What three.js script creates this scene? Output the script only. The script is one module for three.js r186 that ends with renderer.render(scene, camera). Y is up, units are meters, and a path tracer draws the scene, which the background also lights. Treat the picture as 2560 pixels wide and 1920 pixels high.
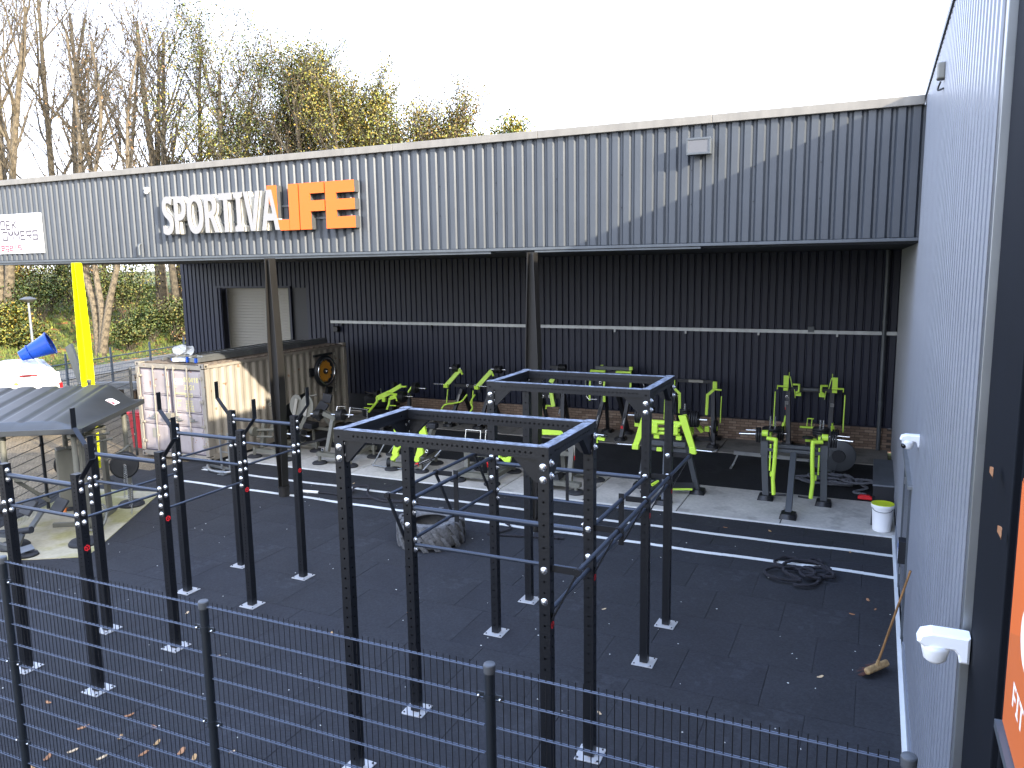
import * as THREE from 'three';
import { mergeGeometries } from 'three/addons/utils/BufferGeometryUtils.js';
import { RoundedBoxGeometry } from 'three/addons/geometries/RoundedBoxGeometry.js';
import { FontLoader } from 'three/addons/loaders/FontLoader.js';
import { TextGeometry } from 'three/addons/geometries/TextGeometry.js';

// ---------------------------------------------------------------- camera, sky, sun, exposure
const scene = new THREE.Scene();
const renderer = new THREE.WebGLRenderer({ antialias: true });
renderer.toneMapping = THREE.LinearToneMapping;
renderer.toneMappingExposure = 5.6;
renderer.shadowMap.enabled = true;
const V = (x, y, z) => new THREE.Vector3(x, y, z);
const camera = new THREE.PerspectiveCamera(52.09, 4 / 3, 0.05, 900);
{
  const pitch = 0.15036, yaw = 0.43436, roll = 0.01595;
  const fwd = V(-Math.sin(yaw) * Math.cos(pitch), -Math.sin(pitch), -Math.cos(yaw) * Math.cos(pitch));
  const r0 = V(Math.cos(yaw), 0, -Math.sin(yaw)), d0 = fwd.clone().cross(r0);
  const right = r0.clone().multiplyScalar(Math.cos(roll)).addScaledVector(d0, Math.sin(roll));
  const down = r0.clone().multiplyScalar(-Math.sin(roll)).addScaledVector(d0, Math.cos(roll));
  camera.position.set(0, 5, 0);
  camera.quaternion.setFromRotationMatrix(new THREE.Matrix4().makeBasis(right, down.clone().negate(), fwd.clone().negate()));
}
const SUN = V(1, 0.39, 0.40).normalize();
let seed = 7;
const rnd = () => { seed = (seed * 1664525 + 1013904223) >>> 0; return seed / 4294967296; };
const rr = (a, b) => a + (b - a) * rnd();
const clamp = (x, a = 0, b = 1) => Math.min(b, Math.max(a, x));
const sstep = (a, b, x) => { const t = clamp((x - a) / (b - a)); return t * t * (3 - 2 * t); };
// tileable value noise, period p lattice cells
const PERM = new Float32Array(4096); for (let i = 0; i < 4096; i++) PERM[i] = rnd();
const lat = (x, y, p, s) => PERM[((((y % p + p) % p) * 67 + ((x % p + p) % p)) * 13 + s * 131) & 4095];
function vnoise(u, v, p, s = 0) {
  const x = u * p, y = v * p, xi = Math.floor(x), yi = Math.floor(y), fx = x - xi, fy = y - yi;
  const a = fx * fx * (3 - 2 * fx), b = fy * fy * (3 - 2 * fy);
  const t = lat(xi, yi, p, s) * (1 - a) + lat(xi + 1, yi, p, s) * a, q = lat(xi, yi + 1, p, s) * (1 - a) + lat(xi + 1, yi + 1, p, s) * a;
  return t * (1 - b) + q * b;
}
const fbm = (u, v, p, o = 4, s = 0) => { let a = 0, w = 0.5, n = 0; for (let i = 0; i < o; i++) { a += w * vnoise(u, v, p << i, s + i); n += w; w *= 0.5; } return a / n; };
{
  const W = 512, H = 256, d = new Float32Array(W * H * 4);
  for (let j = 0; j < H; j++) for (let i = 0; i < W; i++) {
    const el = ((j + 0.5) / H - 0.5) * Math.PI, az = ((i + 0.5) / W - 0.5) * 2 * Math.PI;
    const dir = V(Math.cos(el) * Math.cos(az), Math.sin(el), Math.cos(el) * Math.sin(az));
    const y = Math.max(dir.y, 0), k = Math.pow(y, 0.62);
    const cl = sstep(0.42, 0.72, fbm(i / W, j / H * 0.5, 6, 5, 3)) * 0.55 * sstep(0, 0.15, y);
    const g = Math.max(dir.dot(SUN), 0), glow = Math.pow(g, 10) * 0.9 + Math.pow(g, 3) * 0.18;
    const c = [[1.0, 1.02, 1.05], [0.28, 0.52, 1.14]];
    const o = (j * W + i) * 4;
    for (let n = 0; n < 3; n++) {
      let s = c[0][n] * 0.86 * (1 - k) + c[1][n] * 0.62 * k;
      s = s * (1 - cl) + 0.95 * cl + glow * [1, 0.93, 0.8][n];
      if (dir.y < 0) s = s * 0.25;
      d[o + n] = s;
    }
    d[o + 3] = 1;
  }
  const t = new THREE.DataTexture(d, W, H, THREE.RGBAFormat, THREE.FloatType);
  t.mapping = THREE.EquirectangularReflectionMapping; t.magFilter = THREE.LinearFilter; t.minFilter = THREE.LinearFilter; t.needsUpdate = true;
  scene.background = t; scene.environment = t;
}
const sun = new THREE.DirectionalLight(new THREE.Color(1, 0.90, 0.74), 2.1);
sun.position.copy(SUN).multiplyScalar(90).add(V(-18, 0, -16)); sun.target.position.set(-18, 0, -16);
sun.castShadow = true; sun.shadow.mapSize.set(4096, 4096);
Object.assign(sun.shadow.camera, { left: -60, right: 60, top: 45, bottom: -45, near: 1, far: 220 });
sun.name = 'sun'; scene.add(sun, sun.target);

// ---------------------------------------------------------------- helpers
const originOf = new WeakMap();
const taken = {};
const numbered = (n) => { const k = taken[n] = (taken[n] || 0) + 1; return k === 1 ? n : n + '_' + String(k - 1).padStart(3, '0'); };
function tag(o, label, category, group, kind) {
  o.userData = { label }; if (category) o.userData.category = category; if (group) o.userData.group = group; if (kind) o.userData.kind = kind; return o;
}
function thing(name, label, category, p, group, kind) {
  const g = new THREE.Group(); g.name = numbered(name); g.position.set(p[0], p[1], p[2]); originOf.set(g, V(...p)); scene.add(g);
  return tag(g, label, category, group, kind);
}
function boxUV(g) {
  const p = g.attributes.position, n = g.attributes.normal, uv = new Float32Array(p.count * 2);
  for (let i = 0; i < p.count; i++) {
    const ax = Math.abs(n.getX(i)), ay = Math.abs(n.getY(i)), az = Math.abs(n.getZ(i));
    let u, v;
    if (ay > ax && ay > az) { u = p.getX(i); v = p.getZ(i); } else if (ax > az) { u = p.getZ(i); v = p.getY(i); } else { u = p.getX(i); v = p.getY(i); }
    uv[2 * i] = u; uv[2 * i + 1] = v;
  }
  g.setAttribute('uv', new THREE.BufferAttribute(uv, 2));
}
const UP = V(0, 1, 0), M4 = () => new THREE.Matrix4();
const v3 = (a) => a.isVector3 ? a : V(a[0], a[1], a[2]);
function frameTo(p, q, upHint) {   // matrix whose +Y runs from p to q, origin halfway
  const d = q.clone().sub(p), L = d.length(); d.normalize();
  let h = upHint ? v3(upHint) : (Math.abs(d.y) > 0.95 ? V(0, 0, 1) : V(0, 1, 0));
  const x = d.clone().cross(h).normalize(), z = x.clone().cross(d);
  const m = M4().makeBasis(x, d, z); m.setPosition(p.clone().add(q).multiplyScalar(0.5));
  return [m, L];
}
class MB {
  constructor() { this.g = []; }
  add(g, m) {
    g = g.index ? g.toNonIndexed() : g.clone();
    for (const k of Object.keys(g.attributes)) if (!['position', 'normal', 'uv'].includes(k)) g.deleteAttribute(k);
    if (m) g.applyMatrix4(m);
    this.g.push(g); return this;
  }
  box(cx, cy, cz, w, h, d, r = 0, m) {
    const g = r ? new RoundedBoxGeometry(w, h, d, 1, r) : new THREE.BoxGeometry(w, h, d);
    g.translate(0, 0, 0); const t = M4().makeTranslation(cx, cy, cz); if (m) t.multiply(m); return this.add(g, t);
  }
  bar(p, q, w, h = w, up, r = 0) {   // rectangular bar between two points: w across, h along the hint
    const [m, L] = frameTo(v3(p), v3(q), up);
    return this.add(r ? new RoundedBoxGeometry(w, L, h, 1, r) : new THREE.BoxGeometry(w, L, h), m);
  }
  cyl(p, q, r, r2 = r, n = 10) { const [m, L] = frameTo(v3(p), v3(q)); return this.add(new THREE.CylinderGeometry(r2, r, L, n), m); }
  tube(pts, r, n = 6, seg = 0, closed = false) {
    const c = new THREE.CatmullRomCurve3(pts.map(v3), closed, 'catmullrom', 0.5);
    return this.add(new THREE.TubeGeometry(c, seg || pts.length * 5, r, n, closed));
  }
  poly(pts, r, n = 8) { for (let i = 0; i + 1 < pts.length; i++) this.cyl(pts[i], pts[i + 1], r, r, n); for (let i = 1; i + 1 < pts.length; i++) this.ball(pts[i], r); return this; }
  ball(p, r, n = 8) { p = v3(p); return this.add(new THREE.SphereGeometry(r, n, Math.max(4, n - 2)), M4().makeTranslation(p.x, p.y, p.z)); }
  lathe(pts, n, m) { return this.add(new THREE.LatheGeometry(pts.map((a) => new THREE.Vector2(a[0], a[1])), n), m); }
  ext(pts, depth, m, bevel = 0) {   // polygon in XY, extruded along +Z
    const s = new THREE.Shape(pts.map((a) => new THREE.Vector2(a[0], a[1])));
    return this.add(new THREE.ExtrudeGeometry(s, { depth, bevelEnabled: bevel > 0, bevelSize: bevel, bevelThickness: bevel, bevelSegments: 1, curveSegments: 6 }), m);
  }
  geo() { return this.g.length === 1 ? this.g[0] : mergeGeometries(this.g, false); }
  build(name, mat, parent, keepUV) {
    const g = this.geo(); if (!keepUV) boxUV(g);
    const m = new THREE.Mesh(g, mat); m.castShadow = m.receiveShadow = true;
    if (parent && parent !== scene) {
      let o = parent, org = null; while (o && !org) { org = originOf.get(o); o = o.parent; }
      if (org) g.translate(-org.x, -org.y, -org.z);
      m.name = name; parent.add(m);
    } else { m.name = numbered(name); scene.add(m); }
    return m;
  }
}
const P = (parent, name, mat, f) => { const b = new MB(); f(b); return b.build(name, mat, parent); };
function share(parent, name, geo, mat, x, y, z, rx = 0, ry = 0, rz = 0, s) {   // a piece with shared geometry, placed in world coordinates
  const m = new THREE.Mesh(geo, mat); m.name = name; m.castShadow = m.receiveShadow = true;
  let o = parent, org = null; while (o && !org) { org = originOf.get(o); o = o.parent; } org = org || V(0, 0, 0);
  m.position.set(x - org.x, y - org.y, z - org.z); m.rotation.set(rx, ry, rz); if (s) m.scale.set(...s); parent.add(m); return m;
}
const T = (x, y, z) => M4().makeTranslation(x, y, z);
const RX = (a) => M4().makeRotationX(a), RY = (a) => M4().makeRotationY(a), RZ = (a) => M4().makeRotationZ(a);

// ---------------------------------------------------------------- textures and materials
function dataTex(N, metres, f, srgb = true) {
  const d = new Uint8Array(N * N * 4);
  for (let j = 0; j < N; j++) for (let i = 0; i < N; i++) {
    const c = f((i + 0.5) / N, (j + 0.5) / N), o = (j * N + i) * 4;
    for (let k = 0; k < 3; k++) d[o + k] = clamp(Array.isArray(c) ? c[k] : c, 0, 255); d[o + 3] = 255;
  }
  const t = new THREE.DataTexture(d, N, N); t.wrapS = t.wrapT = THREE.RepeatWrapping; t.magFilter = THREE.LinearFilter; t.minFilter = THREE.LinearMipmapLinearFilter; t.generateMipmaps = true;
  if (srgb) t.colorSpace = THREE.SRGBColorSpace; t.repeat.set(1 / metres, 1 / metres); t.needsUpdate = true; return t;
}
const mat = (color, roughness = 0.6, metalness = 0, o = {}) => { const m = new THREE.MeshStandardMaterial({ roughness, metalness, side: THREE.DoubleSide, ...o }); m.color.set(color); return m; };
const grain = dataTex(256, 0.5, (u, v) => 128 + (fbm(u, v, 32, 3, 1) - 0.5) * 200, false);
const coarse = dataTex(256, 2.5, (u, v) => 120 + (fbm(u, v, 8, 5, 2) - 0.5) * 220, false);
const T_rubber = dataTex(512, 3, (u, v) => {
  const s = fbm(u, v, 128, 2, 5), p = fbm(u, v, 5, 5, 7); const sp = vnoise(u, v, 220, 3) > 0.93 ? 22 : 0;
  const sc = sstep(0.60, 0.72, fbm(u, v, 9, 4, 9)) * sstep(0.45, 0.65, vnoise(u, v, 40, 4)) * 34;
  const b = 176 + (s - 0.5) * 70 + (p - 0.5) * 56 + sp + sc; return [b, b * 1.005, b * 1.01];
});
const T_concrete = dataTex(512, 4, (u, v) => {
  const a = fbm(u, v, 6, 5, 11), f = fbm(u, v, 90, 2, 12), st = sstep(0.6, 0.75, fbm(u, v, 11, 4, 14)), dk = vnoise(u, v, 150, 5) > 0.94 ? 18 : 0;
  const b = 222 + (a - 0.5) * 50 + (f - 0.5) * 26 - st * 22 - dk; return [b, b * 0.985, b * 0.955];
});
const T_moss = dataTex(512, 4, (u, v) => {
  const a = fbm(u, v, 5, 5, 21), f = fbm(u, v, 80, 2, 22), g = sstep(0.46, 0.7, fbm(u, v, 7, 4, 24));
  const b = 226 + (a - 0.5) * 50 + (f - 0.5) * 26; return [b - g * 26, b * 0.985 - g * 24, b * 0.94 - g * 58];
});
const T_steel = dataTex(512, 3, (u, v) => {   // weathered light paint with streaks and rust flecks
  const a = fbm(u * 1, v * 0.25, 12, 4, 31), b0 = fbm(u, v, 6, 4, 33), r = sstep(0.78, 0.86, fbm(u, v, 24, 3, 35));
  const b = 228 + (a - 0.5) * 60 + (b0 - 0.5) * 36; return [b - r * 30, b * 0.985 - r * 70, b * 0.96 - r * 95];
});
const T_paver = dataTex(512, 3, (u, v) => {
  const a = fbm(u, v, 6, 4, 41), f = fbm(u, v, 120, 2, 43); const q = 200 + (a - 0.5) * 70 + (f - 0.5) * 110; return [q, q * 0.96, q * 0.88];
});
const T_bark = dataTex(256, 1, (u, v) => { const a = fbm(u, v * 0.3, 24, 4, 51), b = fbm(u, v, 5, 4, 53); const q = 175 + (a - 0.5) * 150 + (b - 0.5) * 60; return [q, q * 0.94, q * 0.82]; });
const T_grass = dataTex(512, 6, (u, v) => {
  const a = fbm(u, v, 9, 5, 61), f = fbm(u, v, 128, 2, 63), l = sstep(0.57, 0.68, fbm(u, v, 16, 4, 65)), d = sstep(0.5, 0.7, fbm(u, v, 5, 3, 67));
  const q = 0.7 + (a - 0.5) * 0.7 + (f - 0.5) * 0.8; const g = [112 * q, 124 * q, 42 * q], o = [158 * q, 104 * q, 52 * q]; return g.map((x, i) => (x * (1 - l) + o[i] * l) * (1 - 0.25 * d));
});
const T_dirty = dataTex(256, 2, (u, v) => { const a = fbm(u, v, 6, 5, 71), s = fbm(u * 1, v * 0.2, 20, 3, 73); const q = 225 + (a - 0.5) * 36 + (s - 0.5) * 26; return [q, q, q * 0.99]; });

const T_soft = dataTex(256, 3, (u, v) => { const q = 228 + (fbm(u, v, 5, 4, 75) - 0.5) * 26 + (fbm(u, v, 60, 2, 77) - 0.5) * 8; return [q, q, q]; });
const T_dew = dataTex(256, 0.6, (u, v) => { const q = 150 + (fbm(u, v, 14, 4, 81) - 0.5) * 190 + (fbm(u, v, 60, 2, 83) - 0.5) * 60; return [q * 0.97, q, q * 1.04]; });
const M = {};
const rubberTone = [0x36373b, 0x35363a, 0x37383c, 0x34353a];
M.rubber = rubberTone.map((c) => mat(c, 0.88, 0, { map: T_rubber, bumpMap: grain, bumpScale: 0.004 }));
M.rubberBase = mat(0x101114, 0.95);
M.concrete = [0xd8d7d3, 0xd2d1cd, 0xdad9d6].map((c) => mat(c, 0.85, 0, { map: T_concrete, bumpMap: coarse, bumpScale: 0.004 }));
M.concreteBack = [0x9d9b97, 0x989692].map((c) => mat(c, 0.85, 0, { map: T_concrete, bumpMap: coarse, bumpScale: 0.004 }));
M.pad = mat(0xc2bba6, 0.88, 0, { map: T_moss, bumpMap: coarse, bumpScale: 0.004 });
M.paver = mat(0x9a8f7c, 0.9, 0, { map: T_paver, bumpMap: grain, bumpScale: 0.01 });
M.line = mat(0xf2f2ec, 0.7, 0, { map: T_soft });
M.clad = mat(0x4a4f55, 0.4, 0.05, { map: T_soft });
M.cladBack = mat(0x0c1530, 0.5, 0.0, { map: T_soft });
M.cladLight = mat(0x94989f, 0.36, 0.2, { map: T_soft });
M.cap = mat(0x8f8a82, 0.55, 0.1, { map: T_dirty });
M.trim = mat(0x60656a, 0.45, 0.2, { map: T_dirty });
M.galv = mat(0xa9acae, 0.38, 0.75, { map: T_dirty });
M.soffit = mat(0x2c2e32, 0.8);
M.dark = mat(0x16181c, 0.5);
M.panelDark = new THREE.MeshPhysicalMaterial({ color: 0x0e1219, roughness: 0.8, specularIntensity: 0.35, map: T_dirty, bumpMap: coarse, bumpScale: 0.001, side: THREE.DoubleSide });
M.blackSteel = mat(0x111317, 0.4, 0, { bumpMap: grain, bumpScale: 0.0006 });
M.dewTop = mat(0xb4b8c0, 0.55, 0, { map: T_dew });
M.barSteel = mat(0x3c424c, 0.36, 0.35);
M.bolt = mat(0xd8d8d6, 0.25, 0.9);
M.chrome = mat(0xe2e2e0, 0.2, 0.95);
M.red = mat(0xd81f26, 0.5);
M.lime = mat(0xc8ee4e, 0.42, 0, { bumpMap: grain, bumpScale: 0.0004 });
M.gymGrey = mat(0x4a4d50, 0.45, 0.1);
M.gymBlack = mat(0x17181b, 0.45);
M.gymTan = mat(0x77766c, 0.5, 0.05, { map: T_dirty });
M.plate = mat(0x1b1c1e, 0.55);
M.pad2 = mat(0x23252a, 0.6, 0, { bumpMap: grain, bumpScale: 0.001 });
M.foot = mat(0x2a2b2e, 0.75, 0, { bumpMap: grain, bumpScale: 0.002 });
M.white = mat(0xf0f0ee, 0.4);
M.letterWhite = mat(0x8d8b89, 0.6);
M.letterSide = mat(0xcfcabd, 0.6);
M.orange = mat(0xd9620f, 0.5);
M.letterDark = mat(0x4a4a49, 0.6);
M.yellow = mat(0xeaf000, 0.4, 0, { map: T_dirty });
M.colBrown = mat(0x282624, 0.5, 0.2, { map: T_dirty });
M.container = mat(0xa9a399, 0.6, 0.1, { map: T_steel });
M.containerDoor = mat(0xbcb4b8, 0.6, 0.1, { map: T_steel });
M.seal = mat(0x4a4550, 0.8);
M.glassDark = mat(0x0b0c0e, 0.1, 0);
M.hood = mat(0x34373a, 0.42, 0, { map: T_dirty, bumpMap: coarse, bumpScale: 0.002 });
M.tyre = mat(0x8b8a89, 0.85, 0, { map: T_rubber, bumpMap: coarse, bumpScale: 0.006 });
M.rope = mat(0x2b2a2e, 0.95, 0, { bumpMap: grain, bumpScale: 0.006 });
M.ropeGrey = mat(0x6e7076, 0.95, 0, { bumpMap: grain, bumpScale: 0.006 });
M.tape = mat(0xe6e4de, 0.6);
M.wood = mat(0xc49a6c, 0.6, 0, { map: T_bark });
M.woodPale = mat(0xd9bd92, 0.65, 0, { map: T_bark });
M.bristle = mat(0x5a3a30, 0.9);
M.fence = mat(0x20252a, 0.4, 0.1);
M.wire = mat(0x0a0c11, 0.55, 0);
M.wireTop = mat(0x525a68, 0.38, 0.35);
M.binRed = mat(0xb3202c, 0.45);
M.van = mat(0xf2f2f0, 0.25, 0, {});
M.tail = mat(0xa80f18, 0.25);
M.blue = mat(0x0d4fb8, 0.35);
M.bark = mat(0x938c83, 0.9, 0, { map: T_bark, bumpMap: grain, bumpScale: 0.02 });
M.barkDark = mat(0x716d67, 0.9, 0, { map: T_bark });
M.leaf = new THREE.MeshPhysicalMaterial({ vertexColors: true, roughness: 0.85, transmission: 0.35, thickness: 0, side: THREE.DoubleSide });
M.grass = mat(0xffffff, 0.95, 0, { map: T_grass, bumpMap: coarse, bumpScale: 0.03 });
M.path = mat(0x9b9790, 0.9, 0, { map: T_paver });
M.mesh = mat(0x49525a, 0.5, 0.2);
M.plastic = mat(0xdfe2e4, 0.3);
M.lamp = mat(0x4b4d4e, 0.5);
M.lampGlass = mat(0x5a5a5c, 0.25, 0, {});
M.grout = mat(0x4a423c, 0.95);
M.brick = [0x8f7a68, 0x846f5e, 0x9a8674, 0x786454].map((c) => mat(c, 0.9, 0, { bumpMap: grain, bumpScale: 0.004 }));
M.shutter = mat(0x8d8a80, 0.5, 0.1);
M.pallet = mat(0x6b5a48, 0.9, 0, { map: T_bark });
M.strap = mat(0xe07828, 0.7);
M.green = mat(0x1f7a5c, 0.5);

// flat print made on a canvas, applied on a thin sheet
function printTex(w, h, draw) {
  const c = document.createElement('canvas'); c.width = w; c.height = h; const x = c.getContext('2d'); draw(x, w, h);
  const t = new THREE.CanvasTexture(c); t.colorSpace = THREE.SRGBColorSpace; return t;
}
function sheet(parent, name, tex, c, ux, uy, w, h, rough = 0.6) {   // quad centred at c, spanned by unit vectors ux (right), uy (up)
  const g = new THREE.PlaneGeometry(w, h); const X = v3(ux).normalize(), Y = v3(uy).normalize(), Zv = X.clone().cross(Y);
  g.applyMatrix4(M4().makeBasis(X, Y, Zv)); g.translate(...c);
  let o = parent, org = null; while (o && !org) { org = originOf.get(o); o = o.parent; } if (org) g.translate(-org.x, -org.y, -org.z);
  const m = new THREE.Mesh(g, tex.isMaterial ? tex : new THREE.MeshStandardMaterial({ map: tex, roughness: rough, side: THREE.DoubleSide })); m.name = name; m.receiveShadow = true; parent.add(m); return m;
}
function inkMat(color, w, h, draw) {   // ink only: the canvas is the alpha mask
  const c = document.createElement('canvas'); c.width = w; c.height = h; const x = c.getContext('2d'); x.fillStyle = '#000'; x.fillRect(0, 0, w, h); x.fillStyle = '#fff'; x.strokeStyle = '#fff'; draw(x, w, h);
  return new THREE.MeshStandardMaterial({ color, alphaMap: new THREE.CanvasTexture(c), transparent: true, roughness: 0.6, side: THREE.DoubleSide });
}
// ---------------------------------------------------------------- ground
{
  // one sheet to the horizon with a wooded bank rising behind the path on the far side
  const hgt = (x, z) => {
    const d = -(x + 38.5) * 0.86 - (z + 30) * 0.3;          // distance beyond the path, away from the yard
    let h = 3.4 * sstep(3, 22, d) + 1.0 * sstep(20, 60, d) + (fbm(x / 64 + 9, z / 64 + 9, 8, 3, 5) - 0.5) * 1.2 * sstep(2, 8, d);
    if (z < -26) h = Math.max(h, 0); return -0.075 + Math.max(0, h);
  };
  const xs = [], zs = [];
  for (let x = -500; x < -130; x += 40) xs.push(x); for (let x = -130; x <= -30; x += 2) xs.push(x); for (let x = -20; x <= 60; x += 20) xs.push(x); xs.push(200, 500);
  for (let z = -500; z < -120; z += 40) zs.push(z); for (let z = -120; z <= -16; z += 2) zs.push(z); for (let z = 0; z <= 60; z += 20) zs.push(z); zs.push(200, 500);
  const pos = [], idx = [];
  for (const z of zs) for (const x of xs) pos.push(x, hgt(x, z), z);
  const n = xs.length; for (let j = 0; j + 1 < zs.length; j++) for (let i = 0; i + 1 < n; i++) { const a = j * n + i; idx.push(a, a + n, a + 1, a + 1, a + n, a + n + 1); }
  const g = new THREE.BufferGeometry(); g.setAttribute('position', new THREE.Float32BufferAttribute(pos, 3)); g.setIndex(idx); g.computeVertexNormals();
  const m = new MB().add(g).build('ground', M.grass, scene); tag(m, 'grassy ground with leaf litter rising to a wooded bank', 'ground', null, 'structure');
  globalThis.groundAt = hgt;
}
const groundAt = globalThis.groundAt;
tag(P(scene, 'yard_paving', M.paver, (b) => b.box(-19, -0.09, -8, 38, 0.06, 60)), 'worn grey brown paving of the yard around the gym', 'paving', null, 'structure');
tag(P(scene, 'footpath', M.path, (b) => { b.add(new THREE.PlaneGeometry(3.2, 60), T(-37.0, -0.02, -32).multiply(RY(0.12)).multiply(RX(-Math.PI / 2))); }), 'pale footpath running behind the far mesh fence', 'path', null, 'structure');

// rubber tile floor: one metre tiles in running bond
{
  const f = thing('rubber_floor', 'black rubber tile floor of the outdoor gym', 'floor', [0, 0, 0], null, 'structure');
  P(f, 'base', M.rubberBase, (b) => b.box(-7.9, -0.03, -9.2, 16.9, 0.04, 16.6));
  const tile = new MB().box(0, 0, 0, 0.9965, 0.03, 1.003, 0.003).geo();
  const half = new MB().box(0, 0, 0, 0.494, 0.03, 1.003, 0.003).geo();
  const tiles = [];
  for (let r = 0; r < 15; r++) {
    const z = -16.72 + 0.5 + r * 1.0067 + 0.01, off = r % 2 ? 0 : 0.5;
    for (let i = 0; i < 18; i++) {
      const x = -16.5 + off + i;
      if (x > 0.12 || z < -15.8) continue;
      if (x < -15.62 + (z + 10) * 0.42 - 0.4 + (z > -10 ? 0 : 0)) continue;
      if (z < -14.9 && x < -15.2) continue;
      tiles.push([x, z]);
    }
    if (r % 2) tiles.push([0.2505, z, 1]);
  }
  // uv must follow the world, so each variant bakes none and the pieces carry their own offset through four shifted copies
  const variants = [0, 1, 2, 3, 4, 5].map((k) => { const g = tile.clone(); boxUV(g); const uv = g.attributes.uv; for (let i = 0; i < uv.count; i++) uv.setXY(i, uv.getX(i) + k * 1.37, uv.getY(i) + k * 2.11); return g; });
  boxUV(half);
  for (const [x, z, h] of tiles) share(f, 'tile', h ? half : variants[Math.floor(rnd() * 6)], M.rubber[Math.floor(rnd() * 4)], x + rr(-0.0015, 0.0015), -0.0145 + rr(-0.001, 0.001), z, 0, 0, 0);
}
// white running lines, concrete strips and rubber strip below the canopy
const lineMark = (z, x0, x1, w, label) => tag(P(scene, 'painted_line', M.line, (b) => { const n = 90; for (let i = 0; i < n; i++) { const a = x0 + (x1 - x0) * i / n, c = x0 + (x1 - x0) * (i + 1) / n, j = (q) => 0.018 * Math.sin(q * 1.7 + z) + 0.01 * Math.sin(q * 4.1); b.add(new THREE.BoxGeometry(c - a, 0.004, w), T((a + c) / 2, 0.0065, z + j((a + c) / 2))); } }), label, 'line', null, 'structure');
lineMark(-13.27, -14.9, 0.54, 0.11, 'white line on the rubber floor at the column feet');
lineMark(-14.27, -15.3, 0.54, 0.11, 'white line on the rubber floor next to the concrete strip');
{
  const f = thing('concrete_strip', 'pale concrete slabs in front under the canopy', 'floor', [0, 0, 0], null, 'structure');
  const w = 1.985; let k = 0;
  for (let x = 0.52; x > -15.4; x -= 2.01) { const x0 = Math.max(x - 1.99, -15.5); if (x === 0.52) { } share(f, 'slab', (() => { const g = new MB().box(0, 0, 0, x - x0, 0.06, 2.1, 0.006).geo(); boxUV(g); const uv = g.attributes.uv; for (let i = 0; i < uv.count; i++) uv.setXY(i, uv.getX(i) + k * 1.7, uv.getY(i) + k * 0.9); return g; })(), M.concrete[k % 3], (x + x0) / 2, -0.017, -16.37); k++; }
  P(f, 'edge_strip', M.line, (b) => b.box(-7.48, 0.002, -15.27, 16.0, 0.03, 0.055));
}
tag(P(scene, 'rubber_strip', M.rubber[1], (b) => b.box(-7.5, -0.02, -19.07, 16.1, 0.04, 3.27)), 'black rubber strip between the two concrete strips', 'floor', null, 'structure');
{
  const f = thing('rear_concrete_strip', 'grey concrete slabs along the brick plinth of the rear wall', 'floor', [0, 0, 0], null, 'structure');
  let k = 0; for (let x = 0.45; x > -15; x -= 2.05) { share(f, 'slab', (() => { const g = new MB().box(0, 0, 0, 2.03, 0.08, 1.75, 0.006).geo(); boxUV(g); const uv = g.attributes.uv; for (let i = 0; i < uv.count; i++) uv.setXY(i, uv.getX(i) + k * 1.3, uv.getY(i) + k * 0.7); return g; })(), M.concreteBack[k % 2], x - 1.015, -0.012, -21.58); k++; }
}
{ // mossy concrete pad under the hood
  const pts = [[-14.58, -12.34], [-12.69, -9.28], [-12.5, -8.89], [-13.3, -8.42], [-14.5, -7.9], [-15.6, -9.4], [-16.6, -11.9]];
  tag(P(scene, 'concrete_pad', M.pad, (b) => b.ext(pts.map(([x, z]) => [x, -z]), 0.03, T(0, 0.006 - 0.02, 0).multiply(RX(-Math.PI / 2)))), 'mossy pale concrete pad below the black hood', 'pad', null, 'structure');
}

// ---------------------------------------------------------------- profiled cladding
function cladGeo(width, y0, y1, crest = 0.112, depth = 0.045, pitch = 0.2, slope = 0.022) {   // sheet in XY facing +Z, ribs vertical, crests at z = depth
  const prof = []; const n = Math.round(width / pitch), sl = slope;
  for (let i = 0; i < n; i++) { const x = i * pitch; prof.push([x, depth], [x + crest, depth], [x + crest + sl, 0], [x + pitch - sl, 0]); }
  prof.push([n * pitch, depth]);
  const pos = [], nor = [], uv = [];
  for (let i = 0; i + 1 < prof.length; i++) {
    const [a, za] = prof[i], [c, zc] = prof[i + 1], L = Math.hypot(c - a, zc - za), nx = -(zc - za) / L, nz = (c - a) / L;
    const q = [[a, y0, za], [c, y0, zc], [c, y1, zc], [a, y0, za], [c, y1, zc], [a, y1, za]];
    for (const p of q) { pos.push(...p); nor.push(nx, 0, nz); uv.push(p[0], p[1]); }
  }
  const g = new THREE.BufferGeometry(); g.setAttribute('position', new THREE.Float32BufferAttribute(pos, 3)); g.setAttribute('normal', new THREE.Float32BufferAttribute(nor, 3)); g.setAttribute('uv', new THREE.Float32BufferAttribute(uv, 2)); return g;
}
const ZF = -13.42, XR = 0.575, ZB = -22.5;
const screwGeo = new THREE.CylinderGeometry(0.012, 0.012, 0.012, 6).rotateX(Math.PI / 2);
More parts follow.
